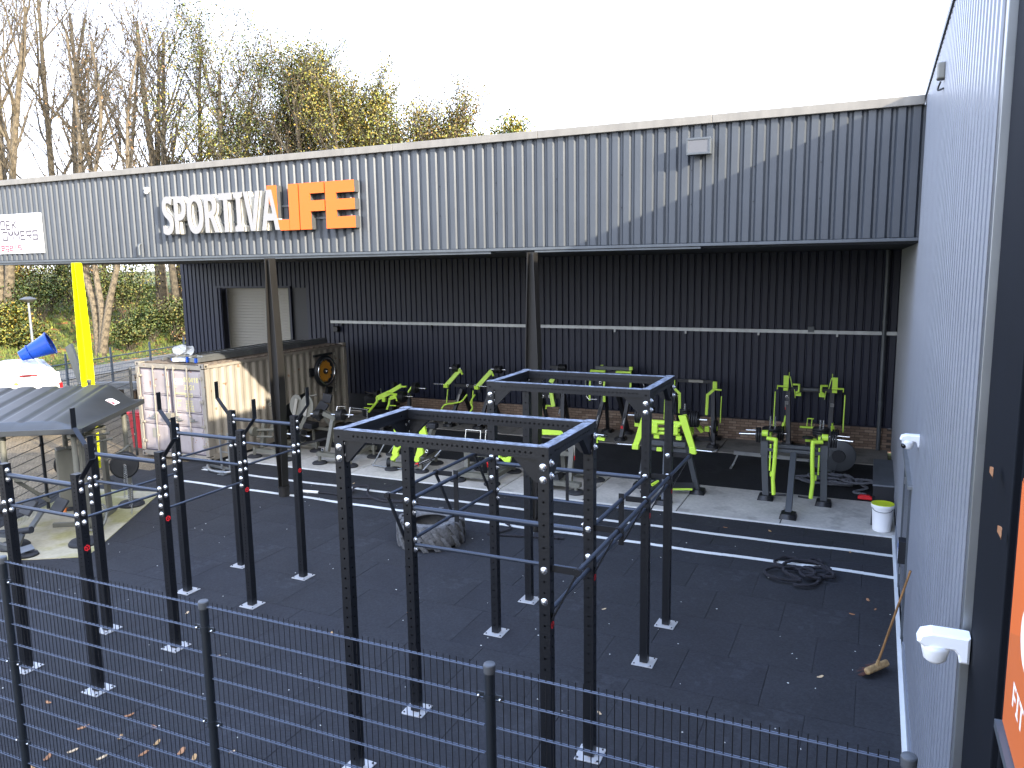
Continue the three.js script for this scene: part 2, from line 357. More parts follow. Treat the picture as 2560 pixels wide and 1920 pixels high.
{ // canopy: fascia, cap, trim, roof
  const t = thing('canopy', 'dark ribbed metal canopy roof with deep fascia over the gym', 'canopy', [-12, 0, ZF]);
  const g1 = cladGeo(1, 5.32, 7.22, 0.1, 0.045, 0.2, 0.033);
  for (let i = 0; i < 25; i++) share(t, 'cladding_sheet', g1, M.clad, 0.56 - 1.0 * (i + 1), 0, ZF + (i % 2 ? 0.001 : 0));
  for (let x = 0.5, i = 0; x > -24.3; x -= 3.05, i++) P(t, 'roof_cap', M.cap, (b) => { const x0 = Math.max(x - 3.045, -24.45); b.box((x + x0) / 2, 7.28, ZF - 0.06, x - x0, 0.135, 0.36, 0.008); });
  P(t, 'drip_trim', M.trim, (b) => { b.box(-11.95, 5.285, ZF + 0.03, 25.0, 0.05, 0.10, 0.004); });
  P(t, 'lower_trim', M.trim, (b) => { b.box(-15.5, 5.235, ZF + 0.0, 17.8, 0.045, 0.09); b.box(-4.2, 5.235, ZF + 0.01, 3.0, 0.03, 0.1); });
  P(t, 'soffit', M.soffit, (b) => { b.box(-11.95, 5.27, -17.9, 25.0, 0.08, 8.9); b.box(-11.95, 6.25, ZF - 0.06, 25.0, 1.9, 0.06); });
  P(t, 'roof', M.soffit, (b) => b.box(-11.95, 7.0, -18.1, 25.0, 0.1, 9.2));
  for (let x = 0.36; x > -13; x -= 0.2) share(t, 'screw', screwGeo, M.dark, x + 0.015, 5.45, ZF + 0.006);
  for (const x of [-0.85, -1.85, -2.85, -4.05, -5.25, -6.45, -7.65]) for (const y of [5.95, 6.5]) share(t, 'screw', screwGeo, M.dark, x - 0.03, y, ZF + 0.006);
  // pipe stub let into the fascia
  P(t, 'spout', M.trim, (b) => b.tube([[-15.75, 5.62, ZF + 0.05], [-15.75, 5.58, ZF + 0.11], [-15.74, 5.36, ZF + 0.12]], 0.03, 8));
}
// columns: tapered at both ends
function column(label, x, z, m, y1, footed) {
  const t = thing('column', label, 'column', [x, 0, z], 'columns carrying the canopy fascia');
  const prof = [[0, 0.055], [0.35, 0.06], [2.3, 0.125], [3.3, 0.125], [y1, 0.062]];
  const side = (s) => { const pts = []; for (const [y, w] of prof) pts.push([s * w, y]); for (const [y, w] of [...prof].reverse()) pts.push([s * (w - 0.014), y]); return pts; };
  P(t, 'flange', m, (b) => b.ext(side(1).sort(() => 0), 0.2, T(x, 0.02, z - 0.1)));
  P(t, 'flange', m, (b) => b.ext(side(-1).reverse(), 0.2, T(x, 0.02, z - 0.1)));
  P(t, 'web', m, (b) => b.ext([...prof.map(([y, w]) => [w - 0.01, y]), ...[...prof].reverse().map(([y, w]) => [-w + 0.01, y])], 0.012, T(x, 0.02, z - 0.006)));
  if (footed) P(t, 'foot', M.colBrown, (b) => { b.cyl([x, 0.008, z], [x, 0.2, z], 0.12, 0.115, 16); b.cyl([x, 0.2, z], [x, 0.23, z], 0.13, 0.13, 16); });
  return t;
}
column('brown steel column rising beside the grey container', -11.75, -13.2, M.colBrown, 5.2, true);
column('brown steel column standing behind the tall rig', -5.68, -13.2, M.colBrown, 5.2, true);
column('bright yellow steel column at the open end of the canopy', -17.95, -13.3, M.yellow, 5.2, false);

{ // rear hall wall
  const t = thing('rear_hall', 'dark ribbed metal hall wall behind the gym with a brick plinth', 'building', [-12, 0, ZB]);
  const gA = cladGeo(1, 0.62, 5.4, 0.135, 0.035), gB = cladGeo(1, 4.32, 5.4, 0.135, 0.035), gC = cladGeo(0.8, 0.62, 5.4, 0.135, 0.035);
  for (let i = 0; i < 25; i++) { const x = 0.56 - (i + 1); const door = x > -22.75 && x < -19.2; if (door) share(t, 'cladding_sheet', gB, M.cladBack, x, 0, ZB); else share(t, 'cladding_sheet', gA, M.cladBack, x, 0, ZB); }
  P(t, 'end_wall', M.cladBack, (b) => b.box(-24.46, 2.7, -27, 0.06, 5.4, 9));
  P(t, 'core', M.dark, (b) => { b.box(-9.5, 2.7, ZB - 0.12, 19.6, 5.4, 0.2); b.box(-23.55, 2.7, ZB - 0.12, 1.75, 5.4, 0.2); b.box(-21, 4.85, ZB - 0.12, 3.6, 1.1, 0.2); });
  // roller door
  const d = P(t, 'roller_door', M.shutter, (b) => b.box(-20.9, 2.15, ZB - 0.42, 3.4, 4.3, 0.03));
  const slat = new MB().box(0, 0, 0, 3.35, 0.104, 0.03, 0.01).geo(); boxUV(slat);
  for (let y = 0.06; y < 4.3; y += 0.11) share(d, 'slat', slat, M.shutter, -20.9, y, ZB - 0.395);
  P(t, 'door_frame', M.cladBack, (b) => { b.box(-22.65, 2.15, ZB - 0.18, 0.06, 4.34, 0.5); b.box(-19.15, 2.15, ZB - 0.18, 0.06, 4.34, 0.5); b.box(-20.9, 4.35, ZB - 0.16, 3.56, 0.06, 0.5); });
  // brick plinth
  P(t, 'plinth_mortar', M.grout, (b) => b.box(-7.2, 0.29, ZB + 0.0, 15.5, 0.6, 0.16));
  const bg = [0.208, 0.1].map((w) => { const g = new MB().box(0, 0, 0, w, 0.064, 0.05, 0.004).geo(); boxUV(g); return g; });
  const rest = [new MB(), new MB()]; let cnt = 0;
  for (let r = 0; r < 8; r++) for (let i = 0; i < 70; i++) {
    const x = 0.42 - i * 0.22 - (r % 2 ? 0.11 : 0), y = 0.045 + r * 0.0755; if (x < -14.7) continue;
    const z = ZB + 0.06 + rr(0, 0.004);
    if (x > -8.3 && cnt < 298) { share(t, 'brick', bg[0], M.brick[Math.floor(rnd() * 4)], x, y, z); cnt++; } else rest[i & 1].box(x, y, z, 0.208, 0.064, 0.05);
  }
  rest.forEach((b, i) => { const m = b.build('brick_courses', M.brick[i], t); m.userData.kind = 'stuff'; });
  P(t, 'plinth_flashing', M.cladBack, (b) => b.box(-7.2, 0.625, ZB + 0.05, 15.5, 0.02, 0.13));
}
{ const r = thing('wall_rail', 'long pale cable rail fixed across the dark rear wall', 'rail', [-8.4, 3.1, ZB + 0.09]);
  P(r, 'rail', M.galv, (b) => b.bar([-17.37, 3.13, ZB + 0.09], [0.52, 3.1, ZB + 0.09], 0.06, 0.09));
  for (const x of [-16.9, -15.2, -13.3, -11.2, -9.1, -7.0, -4.9, -2.9, -0.9]) P(r, 'hook', x < -9 ? M.dark : M.galv, (b) => b.box(x, 3.03, ZB + 0.1, 0.05, 0.09, 0.05));
  P(r, 'junction_box', M.trim, (b) => b.box(-1.55, 3.17, ZB + 0.1, 0.16, 0.16, 0.08, 0.01));
}
tag(P(scene, 'wall_speaker', M.dark, (b) => { b.box(-17.1, 2.88, ZB + 0.14, 0.2, 0.2, 0.18, 0.03); b.bar([-17.1, 2.9, ZB + 0.03], [-17.1, 2.9, ZB + 0.12], 0.05); }), 'small black speaker under the end of the pale wall rail', 'speaker');
{ const t = thing('downpipe', 'grey round downpipe in the corner of the dark rear wall', 'pipe', [0.22, 0, ZB + 0.16]);
  P(t, 'pipe', M.trim, (b) => b.cyl([0.22, 0.03, ZB + 0.16], [0.22, 5.25, ZB + 0.16], 0.055, 0.055, 14));
  for (const y of [1.25, 3.35]) P(t, 'collar', M.trim, (b) => b.cyl([0.22, y, ZB + 0.16], [0.22, y + 0.07, ZB + 0.16], 0.064, 0.064, 14));
  P(t, 'bracket', M.trim, (b) => { for (const y of [1.0, 2.6, 4.2]) b.box(0.22, y, ZB + 0.08, 0.04, 0.03, 0.16); });
}
{ // side hall on the viewer's side: light grey ribbed wall
  const t = thing('side_hall', 'light grey ribbed metal hall wall closing the gym', 'building', [1, 0, -12]);
  const g = cladGeo(1, 0.12, 7.36, 0.075, 0.05, 0.2, 0.032);
  for (let i = 0; i < 17; i++) share(t, 'cladding_sheet', g, M.cladLight, XR, 0, -4.94 - i - 1 + 0.0, 0, -Math.PI / 2, 0);
  share(t, 'cladding_sheet', cladGeo(0.6, 0.12, 7.36, 0.075, 0.05, 0.2, 0.032), M.cladLight, XR, 0, -22.54, 0, -Math.PI / 2, 0);
  P(t, 'core', M.dark, (b) => b.box(XR + 5.06, 3.65, -13.75, 10, 7.3, 17.5));
  P(t, 'roof_cap', M.trim, (b) => b.box(XR + 0.1, 7.40, -13.7, 0.34, 0.09, 17.7, 0.006));
  P(t, 'cap_lip', M.dark, (b) => b.box(XR - 0.035, 7.345, -13.7, 0.03, 0.03, 17.6));
  P(t, 'corner_trim', M.galv, (b) => { b.box(XR - 0.008, 3.7, -4.885, 0.075, 7.3, 0.09, 0.004); });
  P(t, 'base_flashing', M.cladLight, (b) => { b.box(XR - 0.045, 0.1, -7.7, 0.05, 0.2, 5.7, 0.004); b.box(XR - 0.045, 0.1, -14.2, 0.05, 0.2, 2.4, 0.004); });
  P(t, 'base_gutter', M.line, (b) => { b.box(XR - 0.09, 0.02, -9.9, 0.05, 0.045, 10.8); });
  // door
  const d = P(t, 'door', M.panelDark, (b) => b.box(XR - 0.038, 1.06, -11.9, 0.02, 2.05, 1.75, 0.004));
  P(d, 'handle', M.galv, (b) => { b.box(XR - 0.07, 1.02, -11.2, 0.03, 0.03, 0.14); b.box(XR - 0.055, 1.02, -11.15, 0.03, 0.05, 0.05); });
  P(d, 'hinge', M.galv, (b) => { for (const y of [0.35, 1.75]) b.box(XR - 0.055, y, -12.68, 0.03, 0.1, 0.03); });
  P(t, 'door_hood', M.galv, (b) => b.box(XR - 0.06, 2.14, -11.9, 0.09, 0.05, 2.2, 0.004));
  for (const z of [-10.98, -12.82]) P(t, 'door_jamb', M.trim, (b) => b.box(XR - 0.045, 1.06, z, 0.06, 2.1, 0.06));
}
{ const t = thing('door_notice', 'small blue and white notice box beside the dark side door', 'notice', [XR - 0.1, 1.2, -11.0]);
  P(t, 'box', M.dark, (b) => b.box(XR - 0.115, 1.22, -11.06, 0.09, 0.3, 0.2, 0.005));
  sheet(t, 'label_sheet', printTex(64, 96, (x, w, h) => { x.fillStyle = '#e8ecf4'; x.fillRect(0, 0, w, h); x.fillStyle = '#2f5fb8'; x.fillRect(6, 8, w - 12, 30); x.fillStyle = '#9aa6bd'; for (let i = 0; i < 4; i++) x.fillRect(8, 48 + i * 11, w - 16, 4); }), [XR - 0.163, 1.22, -11.06], [0, 0, 1], [0, 1, 0], 0.17, 0.26);
}
{ // near building face with dark panel and orange sign
  const t = thing('near_building', 'near building corner with dark smooth cladding beside the orange sign', 'building', [1, 0, -2]);
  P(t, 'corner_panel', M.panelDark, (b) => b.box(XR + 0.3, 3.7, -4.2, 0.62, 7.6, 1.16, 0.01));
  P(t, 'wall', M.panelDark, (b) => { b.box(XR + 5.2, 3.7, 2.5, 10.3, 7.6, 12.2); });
  P(t, 'panel_edge', M.panelDark, (b) => b.box(XR - 0.02, 3.7, -3.68, 0.03, 7.58, 0.05, 0.006));
  const s = thing('orange_sign', 'orange sign board with white lettering on the near dark wall', 'sign', [XR - 0.04, 3.03, -2.6]);
  P(s, 'board', mat(0xd8682a, 0.5, 0, { map: T_dirty }), (b) => b.box(XR - 0.035, 3.715, -2.21, 0.04, 0.97, 2.22, 0.004));
  sheet(s, 'print', printTex(512, 270, (x, w, h) => { x.fillStyle = '#d9692b'; x.fillRect(0, 0, w, h); x.fillStyle = '#c8642c'; x.beginPath(); x.moveTo(0, h); x.lineTo(0, h * 0.62); x.lineTo(160, h * 0.35); x.lineTo(330, h); x.fill(); x.fillStyle = '#f0ece6'; x.beginPath(); x.ellipse(78, h * 0.5, 30, 32, 0, 0, 7); x.fill(); x.fillStyle = '#c8642c'; x.beginPath(); x.ellipse(85, h * 0.47, 21, 22, 0, 0, 7); x.fill(); x.fillStyle = '#f0ece6'; x.font = 'bold 36px sans-serif'; x.fillText('FIT', 34, h * 0.84); }), [XR - 0.058, 3.715, -2.21], [0, 0, 1], [0, 1, 0], 2.2, 0.95);
  P(s, 'frame_strip', M.trim, (b) => b.box(XR - 0.05, 3.21, -2.21, 0.06, 0.035, 2.26));
}
// ---------------------------------------------------------------- signs and fittings on the fascia
const font = await new FontLoader().loadAsync('fonts/droid/droid_sans_bold.typeface.json');
{
  const t = thing('letter_sign', 'large raised white and orange lettering mounted on the dark fascia', 'sign', [-12.2, 5.8, ZF + 0.04]);
  const zf = -13.19, zb = ZF + 0.05, dep = zf - zb;
  const word = 'SPORTIVA', x0 = -14.78, x1 = -11.42;
  const ws = word.split('').map((c) => { const g = new TextGeometry(c, { font, size: 1, depth: 0.1, curveSegments: 7 }); g.computeBoundingBox(); return [g.boundingBox.min.x, g.boundingBox.max.x, g.boundingBox.min.y, g.boundingBox.max.y]; });
  const gaps = [0.1, 0.08, 0.09, 0.05, 0.1, 0.06, 0.03, 0]; const tot = ws.reduce((a, w, i) => a + w[1] - w[0] + gaps[i], 0), sx = (x1 - x0) / tot; let x = x0;
  word.split('').forEach((c, i) => {
    const w = ws[i], sy = 0.6 / 0.72, yb = 5.805;
    const side = new TextGeometry(c, { font, size: 1, depth: dep - 0.04, curveSegments: 7 });
    const face = new TextGeometry(c, { font, size: 1, depth: 0.016, curveSegments: 7 });
    const m = M4().makeTranslation(x - w[0] * sx, yb, zb).multiply(M4().makeScale(sx, sy, 1));
    const lt = new MB().add(side, m).build('letter', M.letterSide, t);
    new MB().add(new TextGeometry(c, { font, size: 1, depth: 0.022, curveSegments: 7 }), M4().makeTranslation(x - w[0] * sx, yb, zf - 0.036).multiply(M4().makeScale(sx, sy, 1))).build('shadow_gap', M.letterDark, lt);
    new MB().add(face, M4().makeTranslation(x - w[0] * sx, yb, zf - 0.012).multiply(M4().makeScale(sx, sy, 1))).build('face', M.letterWhite, lt);
    x += (w[1] - w[0] + gaps[i]) * sx;
  });
  const B = 5.79, H = 0.93, w = 0.2;
  const shapes = [
    [[[-11.71, B + H], [-11.47, B + H], [-11.47, B + 0.22], [-11.16, B + 0.22], [-11.16, B], [-11.40, B], [-11.68, B + 0.62], [-11.71, B + 0.62]]],
    [[[-11.15, B], [-10.9, B], [-10.9, B + H], [-11.15, B + H]]],
    [[[-10.87, B], [-10.6, B], [-10.6, B + 0.36], [-10.24, B + 0.36], [-10.24, B + 0.575], [-10.6, B + 0.575], [-10.6, B + 0.715], [-10.24, B + 0.715], [-10.24, B + H], [-10.87, B + H]]],
    [[[-10.21, B], [-9.51, B], [-9.51, B + 0.23], [-9.95, B + 0.23], [-9.95, B + 0.36], [-9.51, B + 0.36], [-9.51, B + 0.575], [-9.95, B + 0.575], [-9.95, B + 0.70], [-9.51, B + 0.70], [-9.51, B + H], [-10.21, B + H]]],
  ];
  for (const [pts] of shapes) { const s = new MB().ext(pts, dep - 0.02, T(0, 0, zb)).build('letter', M.letterDark, t); new MB().ext(pts, 0.02, T(0, 0, zf - 0.018)).build('face', M.orange, s); }
  P(t, 'mounting_bar', M.trim, (b) => { b.box(-12.2, 6.02, ZF + 0.055, 5.3, 0.04, 0.03); b.box(-12.2, 6.3, ZF + 0.055, 5.0, 0.04, 0.03); });
}
{ // white board with square lettering
  const t = thing('sign_board', 'white flat sign board with dark and red lettering on the fascia', 'sign', [-20.9, 5.49, ZF + 0.06]);
  P(t, 'board', M.white, (b) => b.box(-20.9, 5.99, ZF + 0.06, 3.44, 1.0, 0.03, 0.004));
  const G = { O: [[0, 0, 1, 0, 1, 1, 0, 1, 0, 0]], E: [[1, 0, 0, 0, 0, 1, 1, 1], [0, 0.5, 0.85, 0.5]], K: [[0, 0, 0, 1], [1, 0, 0.3, 0.5, 1, 1], [0, 0.5, 0.3, 0.5]], M: [[0, 1, 0, 0, 0.5, 0.55, 1, 0, 1, 1]], R: [[0, 1, 0, 0, 1, 0, 1, 0.5, 0, 0.5], [0.45, 0.5, 1, 1]], S: [[1, 0.15, 1, 0, 0, 0, 0, 0.5, 1, 0.5, 1, 1, 0, 1, 0, 0.85]], e: [[0, 0.6, 1, 0.6, 1, 0.2, 0, 0.2, 0, 1, 1, 1]], g: [[1, 0.9, 0, 0.9, 0, 0.2, 1, 0.2, 1, 1.3, 0, 1.3]], l: [[0.5, -0.1, 0.5, 1]], s: [[1, 0.2, 0, 0.2, 0, 0.6, 1, 0.6, 1, 1, 0, 1]] };
  const tex = printTex(1376, 400, (x, W, H) => {
    x.fillStyle = '#f2f0ee'; x.fillRect(0, 0, W, H); x.lineJoin = 'miter';
    const put = (s, right, y, cw, ch, gap, col, lw) => { x.strokeStyle = col; x.lineWidth = lw; const n = s.length; for (let i = 0; i < n; i++) { const ox = right - (n - i) * cw - (n - 1 - i) * gap; for (const l of G[s[i]]) { x.beginPath(); for (let k = 0; k < l.length; k += 2) x[k ? 'lineTo' : 'moveTo'](ox + l[k] * cw, y + l[k + 1] * ch); x.stroke(); } } };
    put('OEK', 990, 66, 64, 84, 28, '#4a4248', 19); put('OMMERS', 1308, 178, 68, 84, 28, '#4a4248', 19); put('egels', 1035, 312, 46, 54, 22, '#b5293c', 15);
  });
  sheet(t, 'print', tex, [-20.9, 5.99, ZF + 0.0775], [1, 0, 0], [0, 1, 0], 3.42, 0.985);
}
{ // floodlight
  const t = thing('floodlight', 'square grey floodlight mounted on the ribbed fascia', 'lamp', [-2.72, 6.84, ZF + 0.04]);
  P(t, 'housing', M.trim, (b) => { b.box(-2.73, 6.85, ZF + 0.16, 0.38, 0.26, 0.16, 0.02); b.box(-2.72, 6.83, ZF + 0.06, 0.2, 0.18, 0.06); });
  const r = P(t, 'bezel', M.trim, (b) => { const z = ZF + 0.245; b.box(-2.73, 6.965, z, 0.39, 0.035, 0.03, 0.005); b.box(-2.73, 6.735, z, 0.39, 0.035, 0.03, 0.005); b.box(-2.91, 6.85, z, 0.035, 0.2, 0.03, 0.005); b.box(-2.55, 6.85, z, 0.035, 0.2, 0.03, 0.005); });
  P(r, 'lens', M.lampGlass, (b) => b.box(-2.73, 6.85, ZF + 0.243, 0.33, 0.2, 0.012));
}
tag(P(scene, 'motion_sensor', M.white, (b) => { b.box(-15.38, 6.85, ZF + 0.07, 0.12, 0.1, 0.08, 0.02); b.ball([-15.38, 6.79, ZF + 0.1], 0.05); }), 'small white motion sensor on the fascia above the white lettering', 'sensor');
{ const t = thing('wall_sensor', 'small grey weatherproof box high on the light ribbed wall', 'sensor', [XR - 0.05, 6.9, -9.65]);
  P(t, 'case', M.shutter, (b) => b.box(XR - 0.08, 6.92, -9.66, 0.08, 0.17, 0.14, 0.02)); P(t, 'cable', M.dark, (b) => b.tube([[XR - 0.08, 6.82, -9.66], [XR - 0.1, 6.74, -9.68], [XR - 0.05, 6.74, -9.62]], 0.01, 5)); }
function wallCamera(label, z, y, s, turret) {
  const t = thing('security_camera', label, 'camera', [XR - 0.03, y, z], 'white security cameras on the side wall');
  const X = XR - 0.03;
  P(t, 'bracket', M.white, (b) => { const pts = [[0, 0.06], [-0.30, 0.06], [-0.38, 0.03], [-0.40, -0.02], [-0.36, -0.05], [-0.10, -0.045], [-0.06, -0.09], [-0.045, -0.16], [0, -0.16]]; b.ext(pts.map(([a, c]) => [a * s, c * s]), 0.17 * s, T(X, y, z - 0.085 * s), 0.012); });
  P(t, 'dome', M.white, (b) => b.lathe([[0.001, -0.2], [0.06, -0.195], [0.1, -0.16], [0.125, -0.05], [0.125, 0.0], [0.001, 0.01]].map(([r, q]) => [r * s, q * s]), 20, T(X - 0.26 * s, y - 0.05 * s, z)));
  if (turret) P(t, 'lens', M.glassDark, (b) => b.add(new THREE.SphereGeometry(0.062 * s, 14, 10), T(X - 0.335 * s, y - 0.17 * s, z + 0.05 * s)));
}
wallCamera('white dome camera with dark lens beside the side door hood', -9.98, 2.95, 0.52, true);
wallCamera('larger white dome camera on an arm near the wall corner', -4.74, 2.9, 0.58, false);

// ---------------------------------------------------------------- shipping container
{
  const t = thing('shipping_container', 'weathered pale grey shipping container beside the brown column', 'container', [-16.88, 0, -17.85]);
  const X0 = -18.12, X1 = -15.64, Z0 = -14.86, Z1 = -20.9, Hc = 2.59, C = M.container;
  // corrugated sides, roof, rear
  const corr = (len, y0, y1) => { const prof = []; const n = Math.floor(len / 0.278); const s = len / n; for (let i = 0; i < n; i++) { const x = i * s; prof.push([x, 0], [x + s * 0.26, 0], [x + s * 0.5, -0.036], [x + s * 0.76, -0.036]); } prof.push([len, 0]); const pos = [], idx = []; prof.forEach(([x, z]) => { pos.push(x, y0, z, x, y1, z); }); for (let i = 0; i + 1 < prof.length; i++) { const a = 2 * i; idx.push(a, a + 2, a + 1, a + 1, a + 2, a + 3); } const g = new THREE.BufferGeometry(); g.setAttribute('position', new THREE.Float32BufferAttribute(pos, 3)); g.setIndex(idx); const q = g.toNonIndexed(); q.computeVertexNormals(); q.setAttribute('uv', new THREE.Float32BufferAttribute(new Float32Array(q.attributes.position.count * 2), 2)); return q; };
  const L = Z0 - Z1 - 0.3;
  P(t, 'side_panel', C, (b) => b.add(corr(L, 0.16, 2.47), T(X1 - 0.03, 0, Z0 - 0.15).multiply(RY(Math.PI / 2))));
  P(t, 'side_panel', C, (b) => b.add(corr(L, 0.16, 2.47), T(X0 + 0.03, 0, Z1 + 0.15).multiply(RY(-Math.PI / 2))));
  P(t, 'rear_panel', C, (b) => b.box((X0 + X1) / 2, 1.3, Z1 + 0.06, X1 - X0 - 0.2, 2.3, 0.05));
  P(t, 'roof_panel', mat(0x8b7f74, 0.75, 0.05, { map: T_steel }), (b) => { b.box((X0 + X1) / 2, Hc - 0.055, (Z0 + Z1) / 2, X1 - X0 - 0.12, 0.03, Z0 - Z1 - 0.1); for (let z = Z0 - 0.3; z > Z1 + 0.2; z -= 0.27) b.box((X0 + X1) / 2, Hc - 0.03, z, X1 - X0 - 0.3, 0.02, 0.12); });
  for (const x of [X0 + 0.06, X1 - 0.06]) for (const z of [Z0 - 0.07, Z1 + 0.07]) P(t, 'corner_post', C, (b) => b.box(x, 1.3, z, 0.12, 2.3, 0.15, 0.01));
  for (const x of [X0 + 0.03, X1 - 0.03]) { P(t, 'top_rail', C, (b) => b.box(x, 2.50, (Z0 + Z1) / 2, 0.06, 0.07, Z0 - Z1 - 0.3, 0.006)); P(t, 'bottom_rail', C, (b) => b.box(x, 0.11, (Z0 + Z1) / 2, 0.07, 0.15, Z0 - Z1 - 0.3, 0.006)); }
  P(t, 'door_header', C, (b) => b.box((X0 + X1) / 2, 2.49, Z0 - 0.07, X1 - X0 - 0.2, 0.12, 0.13, 0.008)); P(t, 'door_sill', C, (b) => b.box((X0 + X1) / 2, 0.09, Z0 - 0.07, X1 - X0 - 0.2, 0.13, 0.13, 0.008));
  for (const x of [X0 + 0.085, X1 - 0.085]) for (const y of [0.06, Hc - 0.06]) for (const z of [Z0 - 0.085, Z1 + 0.085]) {
    const c = P(t, 'corner_casting', C, (b) => b.box(x, y, z, 0.178, 0.118, 0.178, 0.012)); if (z > -18) P(c, 'slot', M.dark, (b) => { b.add(new THREE.CylinderGeometry(0.03, 0.03, 0.006, 12), T(x, y, z + 0.089).multiply(RX(Math.PI / 2)).multiply(M4().makeScale(0.8, 1, 1.25))); if (x > -17) b.add(new THREE.CylinderGeometry(0.03, 0.03, 0.006, 12), T(x + 0.089, y, z).multiply(RZ(Math.PI / 2))); });
  }
  // doors: recessed panels with proud frames
  const xm = (X0 + X1) / 2;
  for (const s of [-1, 1]) {
    const a = s < 0 ? X0 + 0.13 : xm + 0.012, c = s < 0 ? xm - 0.012 : X1 - 0.13, cx = (a + c) / 2, w = c - a;
    const d = P(t, 'door', M.containerDoor, (b) => { b.box(cx, 1.29, Z0 - 0.06, w, 2.22, 0.04);
      for (const [y0, y1] of [[0.22, 0.86], [0.95, 1.22], [1.32, 1.66], [1.75, 2.34]]) { b.box(cx, (y0 + y1) / 2, Z0 - 0.035, w - 0.14, y1 - y0, 0.03, 0.012); } });
    P(d, 'gasket', M.seal, (b) => { b.box(a + 0.008, 1.29, Z0 - 0.036, 0.02, 2.22, 0.02); b.box(c - 0.008, 1.29, Z0 - 0.036, 0.02, 2.22, 0.02); b.box(cx, 2.4, Z0 - 0.036, w, 0.022, 0.02); b.box(cx, 0.178, Z0 - 0.036, w, 0.022, 0.02); for (const y of [0.905, 1.27, 1.705]) b.box(cx, y, Z0 - 0.043, w - 0.1, 0.02, 0.012); });
    for (const k of [0.38, 0.82]) {
      const x = s < 0 ? a + w * (k + 0.1) : a + w * (1 - k - 0.02) - 0.02;
      const rod = P(d, 'locking_rod', C, (b) => { b.cyl([x, 0.14, Z0 + 0.012], [x, 2.5, Z0 + 0.012], 0.017, 0.017, 8); for (const y of [0.17, 0.6, 1.2, 1.95, 2.45]) b.box(x, y, Z0 - 0.005, 0.075, 0.055, 0.045, 0.006); });
      P(d, 'lock_handle', M.galv, (b) => { b.bar([x, 1.07, Z0 + 0.035], [x + s * 0.26, 1.09, Z0 + 0.03], 0.035, 0.014); b.box(x + s * 0.1, 1.09, Z0 + 0.01, 0.08, 0.08, 0.04, 0.006); b.box(x + s * 0.05, 1.15, Z0 + 0.025, 0.03, 0.07, 0.03); });
    }
    for (const y of [0.42, 0.95, 1.6, 2.22]) P(d, 'hinge', C, (b) => { const hx = s < 0 ? X0 + 0.13 : X1 - 0.13; b.box(hx, y, Z0 + 0.0, 0.14, 0.06, 0.05, 0.006); b.cyl([hx - s * -0.04, y - 0.06, Z0 + 0.02], [hx - s * -0.04, y + 0.06, Z0 + 0.02], 0.014, 0.014, 8); });
  }
  P(t, 'lock_box', M.cap, (b) => b.box(xm - 0.02, 1.18, Z0 + 0.05, 0.22, 0.16, 0.12, 0.01));
  P(t, 'vent_plate', M.shutter, (b) => b.box(X0 + 0.55, 0.66, Z0 - 0.012, 0.2, 0.26, 0.012));
  const ink = inkMat(0xd9cf8a, 512, 512, (x) => { x.font = 'bold 92px sans-serif'; x.fillText('450418', 180, 92); x.fillText('22G1', 185, 195); x.font = 'bold 34px sans-serif'; const rows = ['30 480 KG', '67 200 LB', '', '2 220 KG', '4 890 LB', '28 260 KG', '62 310 LB', '33.2 CU.M']; rows.forEach((s, i) => x.fillText(s, 200, 262 + i * 33)); x.fillText('MAX. GROSS', 0, 262); x.fillText('TARE', 30, 362); x.fillText('NET', 30, 428); });
  sheet(t, 'marking', ink, [X1 - 0.63, 1.78, Z0 - 0.018], [1, 0, 0], [0, 1, 0], 0.9, 1.0);
  sheet(t, 'owner_code', printTex(128, 64, (x, w, h) => { x.fillStyle = '#e4e4e2'; x.fillRect(0, 0, w, h); x.fillStyle = '#3a3a46'; x.font = 'bold 46px sans-serif'; x.fillText('ALNU', 4, 48); }), [X1 - 0.93, 2.1, Z0 - 0.017], [1, 0, 0], [0, 1, 0], 0.3, 0.15);
  const ink2 = inkMat(0xd8d2c0, 64, 512, (x) => { x.font = 'bold 60px sans-serif'; ['A', 'L', 'N', 'U', '4', '5', '0', '4', '1', '8'].forEach((s, i) => x.fillText(s, 10, 48 + i * 50)); });
  sheet(t, 'side_marking', ink2, [X1 + 0.012, 1.7, -20.25], [0, 0, -1], [0, 1, 0], 0.16, 1.3);
}
